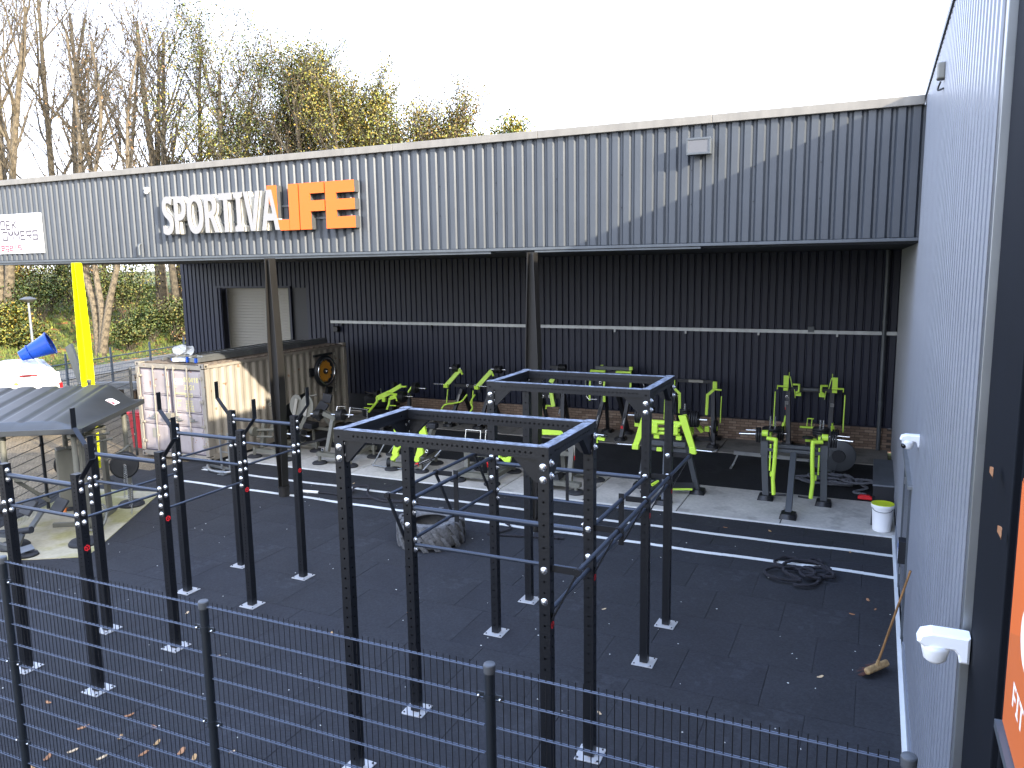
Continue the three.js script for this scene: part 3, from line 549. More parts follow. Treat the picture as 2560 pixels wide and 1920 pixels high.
{ // things lying on the container roof
  const yb = 2.602;
  const ladder = thing('aluminium_ladder', 'aluminium ladder lying flat on the container roof', 'ladder', [-16.9, yb, -17.6]);
  for (const dx of [0, 0.42]) P(ladder, 'stile', M.galv, (b) => b.bar([-17.45 + dx, yb + 0.035, -15.2], [-17.55 + dx, yb + 0.035, -20.6], 0.03, 0.07));
  for (let z = -15.4; z > -20.5; z -= 0.28) P(ladder, 'rung', M.galv, (b) => b.cyl([-17.46 + (z + 15.2) * 0.018, yb + 0.04, z], [-17.03 + (z + 15.2) * 0.018, yb + 0.04, z], 0.016, 0.016, 8));
  const prof = thing('metal_profile', 'long grey metal profile with blue end caps on the container roof', 'profile', [-16.1, yb, -17.6]);
  P(prof, 'channel', M.galv, (b) => { b.box(-16.2, yb + 0.06, -17.75, 0.34, 0.12, 5.4, 0.006); b.box(-16.2, yb + 0.14, -17.9, 0.2, 0.04, 5.2, 0.004); });
  P(prof, 'end_cap', M.blue, (b) => { b.box(-16.36, yb + 0.075, -15.03, 0.05, 0.15, 0.05); b.box(-16.06, yb + 0.06, -15.03, 0.06, 0.12, 0.05); });
  const pk = thing('plastic_packet', 'white plastic packet with blue edge on the container roof', 'packet', [-16.75, yb, -15.1]);
  P(pk, 'wrap', M.plastic, (b) => b.box(-16.72, yb + 0.05, -15.2, 0.42, 0.1, 0.34, 0.03, RY(0.2))); P(pk, 'band', M.blue, (b) => b.box(-16.74, yb + 0.052, -15.1, 0.44, 0.06, 0.05, 0, RY(0.2)));
  const bag = new MB(); { const g = new THREE.IcosahedronGeometry(0.22, 3); const p = g.attributes.position; for (let i = 0; i < p.count; i++) { const x = p.getX(i), y = p.getY(i), z = p.getZ(i); const k = 1 + 0.5 * (fbm(x * 1.3 + 5, y * 1.3 + z * 2 + 5, 5, 3, 8) - 0.5) * 2.2; p.setXYZ(i, x * k * 1.5, Math.max(-0.11, y * k * 0.9), z * k); } g.computeVertexNormals(); bag.add(g, T(-17.75, yb + 0.11, -16.2)); }
  tag(bag.build('plastic_bag', M.plastic, scene), 'crumpled clear white plastic bag on the container roof', 'bag');
}
{ // round wall unit on the container side
  const t = thing('hose_reel', 'black round reel with yellow brown disc hung on the container side', 'hose reel', [-15.62, 1.85, -19.6]);
  const X = -15.6, y = 1.83, z = -19.55;
  P(t, 'bracket', M.dark, (b) => { b.box(X + 0.03, y + 0.5, z - 0.05, 0.05, 0.07, 0.9); b.box(X + 0.03, y + 0.02, z + 0.52, 0.06, 0.25, 0.18); b.bar([X + 0.05, y + 0.5, z], [X + 0.1, y + 0.05, z], 0.06); });
  P(t, 'rim', M.dark, (b) => b.add(new THREE.TorusGeometry(0.42, 0.075, 10, 32), T(X + 0.12, y, z).multiply(RY(Math.PI / 2))));
  P(t, 'trim_ring', M.chrome, (b) => b.add(new THREE.TorusGeometry(0.40, 0.022, 8, 32), T(X + 0.19, y, z).multiply(RY(Math.PI / 2))));
  P(t, 'disc', mat(0xc98a2c, 0.6), (b) => { const pts = []; for (let i = 0; i < 36; i++) { const a = i / 36 * 6.283, r = i % 3 === 0 ? 0.27 : 0.33; pts.push([Math.cos(a) * r, Math.sin(a) * r]); } b.ext(pts, 0.03, T(X + 0.1, y, z).multiply(RY(Math.PI / 2))); });
  P(t, 'hub', M.dark, (b) => b.cyl([X + 0.1, y, z], [X + 0.18, y, z], 0.1, 0.08, 14)); P(t, 'axle_cap', M.chrome, (b) => b.ball([X + 0.19, y, z], 0.04));
}
{ const t = thing('wall_floodlight', 'small black floodlight under the round reel on the container', 'lamp', [-15.6, 1.2, -19.7]); P(t, 'housing', M.dark, (b) => b.box(-15.52, 1.2, -19.75, 0.1, 0.2, 0.26, 0.02, RZ(-0.3))); P(t, 'bracket', M.dark, (b) => b.bar([-15.62, 1.32, -19.75], [-15.54, 1.24, -19.75], 0.04)); }
{ const t = thing('wheeled_bin', 'red wheeled bin standing behind the container front corner', 'bin', [-18.75, 0, -15.35]); const x = -18.72, z = -15.45;
  P(t, 'body', M.binRed, (b) => b.add(new THREE.CylinderGeometry(0.36, 0.29, 0.95, 4, 1).rotateY(Math.PI / 4), T(x, 0.53, z))); P(t, 'rim', M.binRed, (b) => b.box(x, 1.01, z, 0.56, 0.06, 0.56, 0.02)); P(t, 'lid', M.binRed, (b) => b.box(x - 0.02, 1.07, z, 0.58, 0.06, 0.58, 0.025, RZ(0.06))); P(t, 'handle', M.binRed, (b) => b.cyl([x + 0.32, 1.03, z - 0.24], [x + 0.32, 1.03, z + 0.24], 0.018)); for (const s of [-0.2, 0.2]) P(t, 'wheel', M.dark, (b) => b.cyl([x + 0.24, 0.1, z + s - 0.03], [x + 0.24, 0.1, z + s + 0.03], 0.1, 0.1, 14)); }

// ---------------------------------------------------------------- rigs
function perfTube(L, s, pitch, hr, first) {   // hollow square tube along +Y from 0 to L with a row of holes on each face
  const b = new MB(), h = s / 2;
  const sh = new THREE.Shape([new THREE.Vector2(-h, 0), new THREE.Vector2(h, 0), new THREE.Vector2(h, L), new THREE.Vector2(-h, L)]);
  for (let y = first; y < L - 0.03; y += pitch) { const pt = []; for (let k = 0; k < 7; k++) { const a = -k / 7 * 6.283; pt.push(new THREE.Vector2(Math.cos(a) * hr, y + Math.sin(a) * hr)); } sh.holes.push(new THREE.Path(pt)); }
  const g = new THREE.ShapeGeometry(sh);
  for (let k = 0; k < 4; k++) b.add(g, RY(k * Math.PI / 2).multiply(T(0, 0, h)));
  b.add(new THREE.PlaneGeometry(s, s), T(0, L, 0).multiply(RX(-Math.PI / 2))); b.add(new THREE.PlaneGeometry(s, s), T(0, 0, 0).multiply(RX(Math.PI / 2)));
  const q = b.geo(); boxUV(q); return q;
}
const boltGeo = (() => { const b = new MB(); b.lathe([[0.033, 0], [0.033, 0.006], [0.02, 0.007], [0.02, 0.02], [0.012, 0.026], [0.001, 0.027]], 14, M4()); b.cyl([0, -0.005, 0], [0, 0.03, 0], 0.01, 0.01, 8); const g = b.geo(); boxUV(g); return g; })();
function bolt(parent, x, y, z, face) { const r = { z: [Math.PI / 2, 0, 0], x: [0, 0, -Math.PI / 2], X: [0, 0, Math.PI / 2], Z: [-Math.PI / 2, 0, 0] }[face]; return share(parent, 'bolt', boltGeo, M.bolt, x, y, z, ...r); }
const plateGeo = (() => { const b = new MB(); b.box(0, 0.006, 0, 0.27, 0.012, 0.27, 0.004); const g = b.geo(); boxUV(g); return g; })();
const collarGeo = (() => { const b = new MB(); b.box(0, 0.012, 0, 0.30, 0.008, 0.28, 0.003); const g = b.geo(); boxUV(g); return g; })();
const plateMat = mat(0xd6d8da, 0.45, 0.25, { map: T_steel });
function footPlate(t, post, x, z) {
  const f = share(t, 'foot_plate', plateGeo, plateMat, x, 0.002, z, 0, rr(-0.05, 0.05), 0);
  for (const a of [-1, 1]) for (const c of [-1, 1]) P(f, 'anchor', M.dark, (b) => b.cyl([x + a * 0.105, 0.01, z + c * 0.105], [x + a * 0.105, 0.024, z + c * 0.105], 0.01, 0.01, 6)).position.set(-f.position.x, -f.position.y, -f.position.z);
}
const badgeMat = inkMat(0xe0262c, 64, 64, (x) => { x.lineWidth = 9; x.lineJoin = 'round'; x.beginPath(); [[32, 6], [56, 18], [56, 44], [32, 58], [8, 44], [8, 18]].forEach(([a, c], i) => x[i ? 'lineTo' : 'moveTo'](a, c)); x.closePath(); x.stroke(); x.beginPath(); x.moveTo(8, 18); x.lineTo(32, 30); x.lineTo(56, 18); x.moveTo(32, 30); x.lineTo(32, 58); x.stroke(); });
{
  const t = thing('tall_rig', 'tall black steel rig with two box frames and side bars', 'gym rig', [-3.49, 0, -8.1]);
  const X = [-4.53, -2.45], Z = [-5.92, -7.05, -9.13, -10.27], H = 3.5, s = 0.1;
  const postG = perfTube(H - 0.01, s, 0.1, 0.0105, 0.12);
  for (const x of X) for (const z of Z) { const p = share(t, 'post', postG, M.blackSteel, x, 0.01, z); footPlate(t, p, x, z); }
  const bx = perfTube(X[1] - X[0] - s, s, 0.05, 0.0105, 0.12), bz = perfTube(Z[0] - Z[1] - s, s, 0.05, 0.0105, 0.12);
  for (const z of Z) share(t, 'beam', bx, M.blackSteel, X[0] + s / 2, H - s / 2 - 0.004, z, 0, 0, -Math.PI / 2);
  for (const x of X) for (const z of [Z[1], Z[3]]) share(t, 'beam', bz, M.blackSteel, x, H - s / 2 - 0.004, z + s / 2, Math.PI / 2, 0, 0);
  const dewX = new MB().box(0, 0, 0, X[1] - X[0] - s - 0.004, 0.002, s - 0.004).geo(), dewZ = new MB().box(0, 0, 0, s - 0.004, 0.002, Z[0] - Z[1] - s - 0.004).geo(), dewC = new MB().box(0, 0, 0, s + 0.006, 0.008, s + 0.006).geo(); boxUV(dewX); boxUV(dewZ); boxUV(dewC);
  for (const z of Z) share(t, 'beam_top', dewX, M.dewTop, (X[0] + X[1]) / 2, H - 0.002, z);
  for (const x of X) for (const z of [(Z[0] + Z[1]) / 2, (Z[2] + Z[3]) / 2]) share(t, 'beam_top', dewZ, M.dewTop, x, H - 0.002, z);
  for (const x of X) for (const z of Z) share(t, 'post_cap', dewC, M.dewTop, x, H + 0.004, z);
  const gus = (x, z, dx, dz) => P(t, 'gusset', M.blackSteel, (b) => {
    const d = 0.3, pts = [[0, -0.1], [0.24, -0.1], [0.27, -0.07], [0.27, -0.1], [0, -0.36]];
    const tri = [[0, -0.004], [0.24, -0.004], [0.035, -0.21], [0, -0.21]];
    const m = dx ? T(x + dx * s / 2, H - s, z - 0.03) : T(x, H - s, z + dz * s / 2);
    if (dx) b.ext(tri.map(([a, c]) => [a * dx, c]), 0.06, m); else b.ext(tri.map(([a, c]) => [a, c]), 0.06, m.multiply(RY(dz > 0 ? -Math.PI / 2 : Math.PI / 2)).multiply(T(0, 0, -0.03)));
  });
  for (const z of Z) { gus(X[0], z, 1, 0); gus(X[1], z, -1, 0); }
  for (const x of X) { gus(x, Z[0], 0, -1); gus(x, Z[1], 0, 1); gus(x, Z[2], 0, -1); gus(x, Z[3], 0, 1); }
  for (const x of X) for (const z of Z) for (const y of [3.33, 3.22]) { bolt(t, x, y, z + s / 2, 'z'); bolt(t, x + s / 2, y + 0.03, z, 'x'); }
  // cross bars
  for (const z of [Z[1], Z[2]]) for (const [y, r] of [[2.4, 0.028], [1.98, 0.02]]) { P(t, 'pull_up_bar', M.barSteel, (b) => b.cyl([X[0] + 0.05, y, z], [X[1] - 0.05, y, z], r, r, 12)); for (const x of [X[0] + 0.05, X[1] - 0.05]) { const f = P(t, 'bar_flange', M.blackSteel, (b) => b.box(x + (x < -3.5 ? 0.004 : -0.004), y, z, 0.008, 0.16, 0.08)); for (const dy of [0.055, -0.055]) bolt(t, x + (x < -3.5 ? 0.008 : -0.008), y + dy, z, x < -3.5 ? 'x' : 'X'); } }
  P(t, 'spacer', M.blackSteel, (b) => b.bar([-3.48, 1.98, Z[2]], [-3.48, 2.4, Z[2]], 0.04, 0.012));
  // side stations
  for (const sd of [-1, 1]) {
    const x = sd < 0 ? X[0] : X[1], xo = x + sd * 0.28, y1 = sd < 0 ? 2.5 : 2.44, y0 = 2.02;
    const zz = sd < 0 ? [Z[1], -8.1, Z[2]] : [Z[0], Z[1], -8.1, Z[2], Z[3]];
    for (const z of zz) {
      P(t, 'bracket', M.blackSteel, (b) => {
        const zc = Math.abs(z + 8.1) < 0.1 ? z : z;
        b.bar([x + sd * 0.05, y1, zc], [xo + sd * 0.02, y1, zc], 0.012, 0.06, [0, 1, 0]); b.bar([xo, y1 - 0.01, zc], [x + sd * 0.04, y0 - 0.06, zc], 0.012, 0.05, [0, 0, 1]);
        if (zc === -8.1) b.bar([x, y1 + 0.05, zc], [x, y0 - 0.12, zc], 0.06, 0.012);
        b.cyl([xo, y1, zc - 0.02], [xo, y1, zc + 0.02], 0.034, 0.034, 12);
      });
      if (z !== -8.1) { bolt(t, x, y1 - 0.01, z + 0.05, 'z'); bolt(t, x, y1 - 0.29, z + 0.05, 'z'); }
    }
    P(t, 'dip_bar', M.barSteel, (b) => b.cyl([xo, y1, zz[0]], [xo, y1, zz[zz.length - 1]], 0.02, 0.02, 12));
    P(t, 'dip_bar', M.barSteel, (b) => b.cyl([x, y1 - 0.02, Z[1] - 0.05], [x, y1 - 0.02, Z[2] + 0.05], 0.024, 0.024, 12));
    P(t, 'dip_bar', M.barSteel, (b) => b.cyl([x, y0, Z[1] - 0.05], [x, y0, Z[2] + 0.05], 0.02, 0.02, 12));
    if (sd > 0) for (const [a, c] of [[0, 1], [2, 3]]) P(t, 'dip_bar', M.barSteel, (b) => b.cyl([x, y0, Z[a] - 0.05], [x, y0, Z[c] + 0.05], 0.02, 0.02, 12));
  }
  for (const z of Z) sheet(t, 'badge', badgeMat, [X[1] + s / 2 + 0.003, 1.93, z], [0, 0, -1], [0, 1, 0], 0.075, 0.075);
}
{
  const t = thing('low_rig', 'lower black steel rig of eight posts with pull up bars', 'gym rig', [-8.97, 0, -7.8]);
  const X = [-9.63, -8.31], Z = [-5.9, -7.07, -8.5, -9.67], H = 2.69, s = 0.1;
  const postG = perfTube(H - 0.01, s, 0.05, 0.008, 0.12);
  for (const x of X) for (const z of Z) { const p = share(t, 'post', postG, M.blackSteel, x, 0.01, z); footPlate(t, p, x, z); }
  for (const z of Z) for (const [y, r] of [[2.55, 0.03], [2.165, 0.021]]) { P(t, 'pull_up_bar', M.barSteel, (b) => b.cyl([X[0] + 0.05, y, z], [X[1] - 0.05, y, z], r, r, 12)); for (const dy of [0.055, -0.055]) { bolt(t, X[0] + 0.05, y + dy, z, 'x'); bolt(t, X[1] + 0.05, y + dy, z, 'x'); } }
  for (const x of X) for (let k = 0; k < 3; k++) { const y = k === 1 ? 1.92 : 2.15; P(t, 'side_bar', M.barSteel, (b) => b.cyl([x, y, Z[k] - 0.05], [x, y, Z[k + 1] + 0.05], 0.017, 0.017, 10)); for (const dy of [0.055, -0.055]) { bolt(t, x, y + dy, Z[k] + 0.05, 'z'); bolt(t, x, y + dy, Z[k + 1] + 0.05, 'z'); } }
  for (const x of X) for (const z of Z) { const sd = x < -9 ? -1 : 1; P(t, 'ball_target_arm', M.blackSteel, (b) => { b.bar([x + sd * 0.03, H - 0.1, z], [x + sd * 0.29, H + 0.20, z], 0.075, 0.01, [sd * 0.75, -0.65, 0]); b.bar([x + sd * 0.285, H + 0.19, z], [x + sd * 0.285, H + 0.47, z], 0.075, 0.01, [1, 0, 0]); b.bar([x + sd * 0.051, H - 0.06, z], [x + sd * 0.051, H - 0.24, z], 0.075, 0.008, [1, 0, 0]); }); }
  for (const z of Z) sheet(t, 'badge', badgeMat, [X[1] + s / 2 + 0.003, 1.8, z], [0, 0, -1], [0, 1, 0], 0.08, 0.08);
}

// ---------------------------------------------------------------- mesh fences
function meshPanel(t, a, c, h, pitchH, pitchV, rv, rh, m, mh) {   // double wire panel from a to c (x,z pairs)
  const A = V(a[0], 0, a[1]), C = V(c[0], 0, c[1]), d = C.clone().sub(A), L = d.length(); d.normalize(); const n = V(-d.z, 0, d.x);
  const ang = Math.atan2(-d.z, d.x);
  const vw = new MB(), g = new THREE.CylinderGeometry(rv, rv, h, 4, 1, true); const k = Math.round(L / pitchV);
  for (let i = 1; i < k; i++) { const p = A.clone().addScaledVector(d, i * L / k); vw.add(g, T(p.x, h / 2 + 0.04, p.z)); }
  vw.build('upright_wires', m, t).userData.kind = 'stuff';
  for (let y = h; y > 0.04; y -= pitchH) P(t, 'double_wire', mh || m, (b) => { for (const s of [-1, 1]) { const o = n.clone().multiplyScalar(s * (rv + rh)); b.cyl(A.clone().add(o).setY(y), C.clone().add(o).setY(y), rh, rh, 6); } });
}
function fencePost(t, x, z, h, r, dir) {
  const p = P(t, 'post', M.fence, (b) => b.cyl([x, 0, z], [x, h, z], r, r, 18)); P(p, 'cap', M.lamp, (b) => b.lathe([[r + 0.004, -0.05], [r + 0.006, 0.0], [r + 0.002, 0.012], [0.001, 0.014]], 18, T(x, h, z)));
  for (const y of [h - 0.22, h - 1.02, h - 1.82]) { const c = P(t, 'clamp', M.fence, (b) => { b.cyl([x, y - 0.025, z], [x, y + 0.025, z], r + 0.005, r + 0.005, 18); b.bar([x - dir[0] * 0.1, y, z - dir[1] * 0.1], [x + dir[0] * 0.1, y, z + dir[1] * 0.1], 0.012, 0.045); }); for (const s of [-1, 1]) P(c, 'bolt', M.bolt, (b) => b.ball([x + s * dir[0] * 0.078 - dir[1] * 0.012, y, z + s * dir[1] * 0.078 + 0.014 * Math.abs(dir[0])], 0.011, 8)); }
}
{
  const z = -4.26, xs = [-12.12, -9.63, -7.14, -4.67, -2.17, 0.27], h = 2.43;
  const t = thing('front_mesh_fence', 'black double wire mesh fence running along the near edge of the gym', 'fence', [-5.9, 0, z]);
  for (const x of xs) fencePost(t, x, z, h, 0.035, [1, 0]);
  for (let i = 0; i + 1 < xs.length; i++) meshPanel(t, [xs[i] + 0.045, z], [xs[i + 1] - 0.045, z], 2.40, 0.2, 0.05, 0.0034, 0.0044, M.wire, M.wireTop);
}
{
  const a = [-12.3, -4.2], c = [-18.2, -14.75], L = Math.hypot(c[0] - a[0], c[1] - a[1]), d = [(c[0] - a[0]) / L, (c[1] - a[1]) / L];
  const t = thing('side_mesh_fence', 'dark mesh fence between the hood shelter and the yard', 'fence', [-15.3, 0, -9.5]);
  const n = 5; const at = (k) => [a[0] + d[0] * L * k / n, a[1] + d[1] * L * k / n];
  for (let k = 0; k <= n; k++) fencePost(t, ...at(k), 2.43, 0.035, d);
  for (let k = 0; k < n; k++) meshPanel(t, at(k), at(k + 1), 2.40, 0.2, 0.05, 0.0026, 0.0042, M.wire);
}
// ---------------------------------------------------------------- gym machines
const feetBlock = (t, x, z, m = M.gymBlack, ry = 0) => P(t, 'foot', m, (b) => { b.add(new THREE.CylinderGeometry(0.19, 0.225, 0.1, 4, 1).rotateY(Math.PI / 4), T(x, 0.064, z).multiply(RY(ry))); });
const discFoot = (t, x, z, y1 = 0.42, r = 0.19) => { const f = P(t, 'foot', M.foot, (b) => b.lathe([[0.001, 0], [r, 0], [r + 0.005, 0.025], [r * 0.85, 0.055], [r * 0.35, 0.07], [0.001, 0.072]], 24, T(x, 0.016, z))); P(f, 'stem', M.gymTan, (b) => b.cyl([x, 0.07, z], [x, y1, z], 0.042, 0.042, 12)); };
const plates = (t, p, axis, n, R, th = 0.035, gap = 0.012) => { for (let i = 0; i < n; i++) { const c = v3(p).addScaledVector(v3(axis), i * (th + gap)); P(t, 'weight_plate', M.plate, (b) => { const m = frameTo(c, c.clone().addScaledVector(v3(axis), th))[0]; b.lathe([[0.03, -th / 2], [R * 0.82, -th / 2 + 0.004], [R * 0.84, -th / 2], [R, -th / 2], [R, th / 2], [R * 0.84, th / 2], [R * 0.82, th / 2 - 0.004], [0.03, th / 2], [0.03, -th / 2]], 24, m); }); } };
const sleeve = (t, p, q, r = 0.024) => P(t, 'weight_sleeve', M.chrome, (b) => b.cyl(p, q, r, r, 12));
const ring = (t, x, y, z, r = 0.05, ax = 'z') => P(t, 'bearing_cap', M.chrome, (b) => b.add(new THREE.TorusGeometry(r * 0.7, r * 0.3, 8, 20), T(x, y, z).multiply(ax === 'x' ? RY(Math.PI / 2) : M4())));
const printStrip = (t, text, c, ux, uy, w, h, bg = '#1a1b1d', fg = '#d8d8d6') => sheet(t, 'label_strip', printTex(256, Math.round(256 * h / w), (x, W, H) => { x.fillStyle = bg; x.fillRect(0, 0, W, H); x.fillStyle = fg; x.font = 'bold ' + Math.round(H * 0.72) + 'px sans-serif'; x.fillText(text, W * 0.04, H * 0.78, W * 0.92); }), c, ux, uy, w, h);
const machine = (label, x, z, name = 'weight_machine', cat = 'gym machine', group) => thing(name, label, cat, [x, 0.01, z], group);
const MIR = (cx) => (p) => [2 * cx - p[0], p[1], p[2]];
{ // front strip, nearest the side wall: T frame with two hanging lime levers
  const t = machine('lime and grey standing lever machine on a three legged frame next to the white bucket', -1.40, -16.5);
  const z = -16.84;
  for (const [x0, x1] of [[-1.93, -1.985], [-0.79, -0.815]]) { P(t, 'upright', M.gymGrey, (b) => b.bar([x0, 0.1, z], [x1, 1.0, z], 0.13, 0.11, [0, 0, 1], 0.008)); P(t, 'head', M.gymGrey, (b) => { b.box(x1, 1.12, z, 0.15, 0.3, 0.15, 0.01); b.box(x1 - 0.07, 1.36, z, 0.014, 0.2, 0.15); b.box(x1 + 0.07, 1.36, z, 0.014, 0.2, 0.15); }); feetBlock(t, x0, z); P(t, 'pivot_cover', M.lime, (b) => b.cyl([x1 - 0.06, 1.43, z], [x1 + 0.06, 1.43, z], 0.07, 0.07, 14)); P(t, 'counterweight_stop', M.gymBlack, (b) => b.box(x1, 1.3, z - 0.02, 0.12, 0.1, 0.12)); }
  P(t, 'cross_bar', M.gymGrey, (b) => { b.box(-1.4, 1.10, z + 0.03, 1.03, 0.07, 0.1, 0.01); b.box(-1.4, 1.18, z - 0.03, 1.03, 0.07, 0.1, 0.01); });
  P(t, 'front_leg', M.gymGrey, (b) => b.bar([-1.37, 0.1, -15.74], [-1.40, 1.07, z + 0.06], 0.12, 0.10, [0, 0, 1], 0.008)); feetBlock(t, -1.37, -15.72);
  const L = [[-1.92, 1.36, -16.7], [-1.74, 1.36, -16.62], [-1.745, 1.04, -16.6], [-1.77, 0.52, -16.6], [-1.745, 0.2, -16.58]], mir = MIR(-1.385);
  for (const f of [(p) => p, mir]) { const a = P(t, 'lever_arm', M.lime, (b) => b.poly(L.map(f), 0.042, 12)); P(a, 'grip', M.gymBlack, (b) => b.cyl(f([-1.745, 0.2, -16.58]), f([-1.5, 0.215, -16.58]), 0.022)); P(a, 'link_rod', M.lime, (b) => b.cyl(f([-1.86, 0.66, -16.75]), f([-1.86, 1.22, -16.8]), 0.018)); P(a, 'clamp', M.lime, (b) => b.box(...f([-1.80, 0.62, -16.66]), 0.08, 0.1, 0.1, 0.01)); }
  sleeve(t, [-2.52, 1.37, -16.92], [-2.05, 1.39, -16.92]); sleeve(t, [-2.4, 1.43, -17.05], [-2.05, 1.44, -17.05], 0.016); sleeve(t, [-0.72, 1.39, -16.92], [-0.29, 1.37, -16.92]); sleeve(t, [-0.72, 1.44, -17.05], [-0.36, 1.43, -17.05], 0.016);
  plates(t, [-2.17, 1.37, -16.92], [1, 0, 0], 2, 0.16); plates(t, [-0.72, 1.38, -16.92], [1, 0, 0], 3, 0.17);
  for (const x of [-1.94, -1.84]) sleeve(t, [x, 1.42, -17.3], [x, 1.72, -17.3], 0.018); for (const x of [-0.94, -0.88]) sleeve(t, [x, 1.42, -17.3], [x, 1.7, -17.3], 0.018);
  plates(t, [-1.9, 1.38, -17.3], [0, 1, 0], 2, 0.2); plates(t, [-0.92, 1.40, -17.3], [0, 1, 0], 3, 0.17);
  P(t, 'rear_arm', M.lime, (b) => { for (const x of [-1.9, -0.92]) { b.bar([x, 1.38, -16.9], [x, 1.36, -17.35], 0.06, 0.08); } });
}
{ // rear row, nearest the corner
  const t = machine('tall lime and black machine with two top cups before the corner downpipe', -1.48, -21.7); const z = -21.85;
  for (const x of [-2.02, -0.92]) { P(t, 'upright', M.gymBlack, (b) => { b.bar([x + (x < -1.5 ? 0.1 : -0.02), 0.06, z + 0.5], [x, 1.62, z], 0.12, 0.14, [0, 0, 1], 0.01); b.bar([x, 0.06, z - 0.35], [x, 1.45, z], 0.08, 0.08, [0, 0, 1]); }); feetBlock(t, x + (x < -1.5 ? 0.1 : -0.02), z + 0.52); feetBlock(t, x, z - 0.33); }
  P(t, 'top_beam', M.gymBlack, (b) => b.bar([-2.0, 1.62, z], [-0.94, 1.62, z], 0.1, 0.1)); P(t, 'label_plate', M.trim, (b) => b.box(-1.46, 1.64, z + 0.055, 0.36, 0.06, 0.008));
  const mir = MIR(-1.47);
  for (const f of [(p) => p, mir]) {
    const bx = (b, p, w, h, d, r) => b.box(...f(p), w, h, d, r);
    const c = P(t, 'cup', M.lime, (b) => { bx(b, [-2.07, 1.86, z + 0.12], 0.13, 0.26, 0.03, 0); bx(b, [-2.07, 1.72, z + 0.14], 0.13, 0.06, 0.08, 0.01); bx(b, [-2.07, 1.63, z + 0.13], 0.12, 0.08, 0.08, 0.01); b.cyl(f([-2.0, 1.70, z + 0.16]), f([-2.29, 1.71, z + 0.16]), 0.025); b.cyl(f([-2.28, 1.71, z + 0.16]), f([-2.28, 1.62, z + 0.16]), 0.016); bx(b, [-2.0, 2.0, z + 0.1], 0.014, 0.16, 0.03); });
    P(c, 'hook', M.lime, (b) => { b.poly([[-1.9, 1.76, z + 0.1], [-1.74, 1.76, z + 0.12], [-1.745, 1.58, z + 0.14], [-1.82, 1.55, z + 0.14]].map(f), 0.028, 10); b.bar(f([-1.98, 1.96, z + 0.02]), f([-1.92, 1.68, z + 0.06]), 0.02, 0.06); b.bar(f([-1.86, 1.62, z + 0.06]), f([-1.83, 1.39, z + 0.06]), 0.014, 0.05); b.box(...f([-1.76, 1.5, z + 0.05]), 0.14, 0.1, 0.02); });
    P(t, 'pull_rod', M.lime, (b) => b.cyl(f([-2.325, 1.56, z + 0.2]), f([-2.32, 0.62, z + 0.4]), 0.017));
    P(t, 'lever', M.lime, (b) => { b.bar(f([-2.04, 0.93, z + 0.25]), f([-2.06, 0.72, z + 0.35]), 0.04, 0.05); b.bar(f([-2.06, 0.76, z + 0.35]), f([-2.1, 0.52, z + 0.42]), 0.07, 0.06); b.ball(f([-2.0, 0.86, z + 0.25]), 0.035); });
    for (let k = 0; k < 3; k++) plates(t, f([-2.2 + k * 0.06, 0.5, z + 0.5]), [1, 0, 0], 1, 0.2);
    sleeve(t, f([-2.2, 0.5, z + 0.5]), f([-1.98, 0.5, z + 0.5]));
    sheet(t, 'label_strip', printTex(32, 96, (x, w, h) => { x.fillStyle = '#8f8f8c'; x.fillRect(0, 0, w, h); x.fillStyle = '#555'; for (let i = 0; i < 6; i++) x.fillRect(5, 8 + i * 10, 22, 4); x.fillStyle = '#c03030'; x.fillRect(0, h * 0.7, w, h * 0.3); }), f([-2.03, 1.2, z + 0.19]), [1, 0, 0], [0, 1, 0.3], 0.09, 0.26);
  }
  ring(t, -2.03, 1.42, z + 0.13); P(t, 'seat_bar', M.lime, (b) => { b.cyl([-1.66, 0.7, -21.4], [-1.25, 0.7, -21.4], 0.03); b.poly([[-1.49, 0.7, -21.4], [-1.48, 0.93, -21.45], [-1.37, 0.93, -21.45], [-1.38, 0.7, -21.4]], 0.012); b.cyl([-1.48, 0.92, -21.45], [-1.33, 0.925, -21.45], 0.014); });
  P(t, 'seat_arm', M.lime, (b) => b.bar([-1.48, 0.47, -20.9], [-1.08, 0.5, -20.95], 0.09, 0.08)); P(t, 'seat', M.pad2, (b) => b.cyl([-1.42, 0.52, -20.9], [-1.42, 0.56, -20.9], 0.14, 0.13, 18)); P(t, 'spine', M.gymBlack, (b) => { b.bar([-1.42, 0.05, -20.9], [-1.42, 0.5, -20.9], 0.06); b.bar([-1.42, 0.08, -20.85], [-1.42, 0.08, -22.1], 0.08); b.bar([-2.0, 0.08, -21.4], [-0.94, 0.08, -21.4], 0.07); });
}
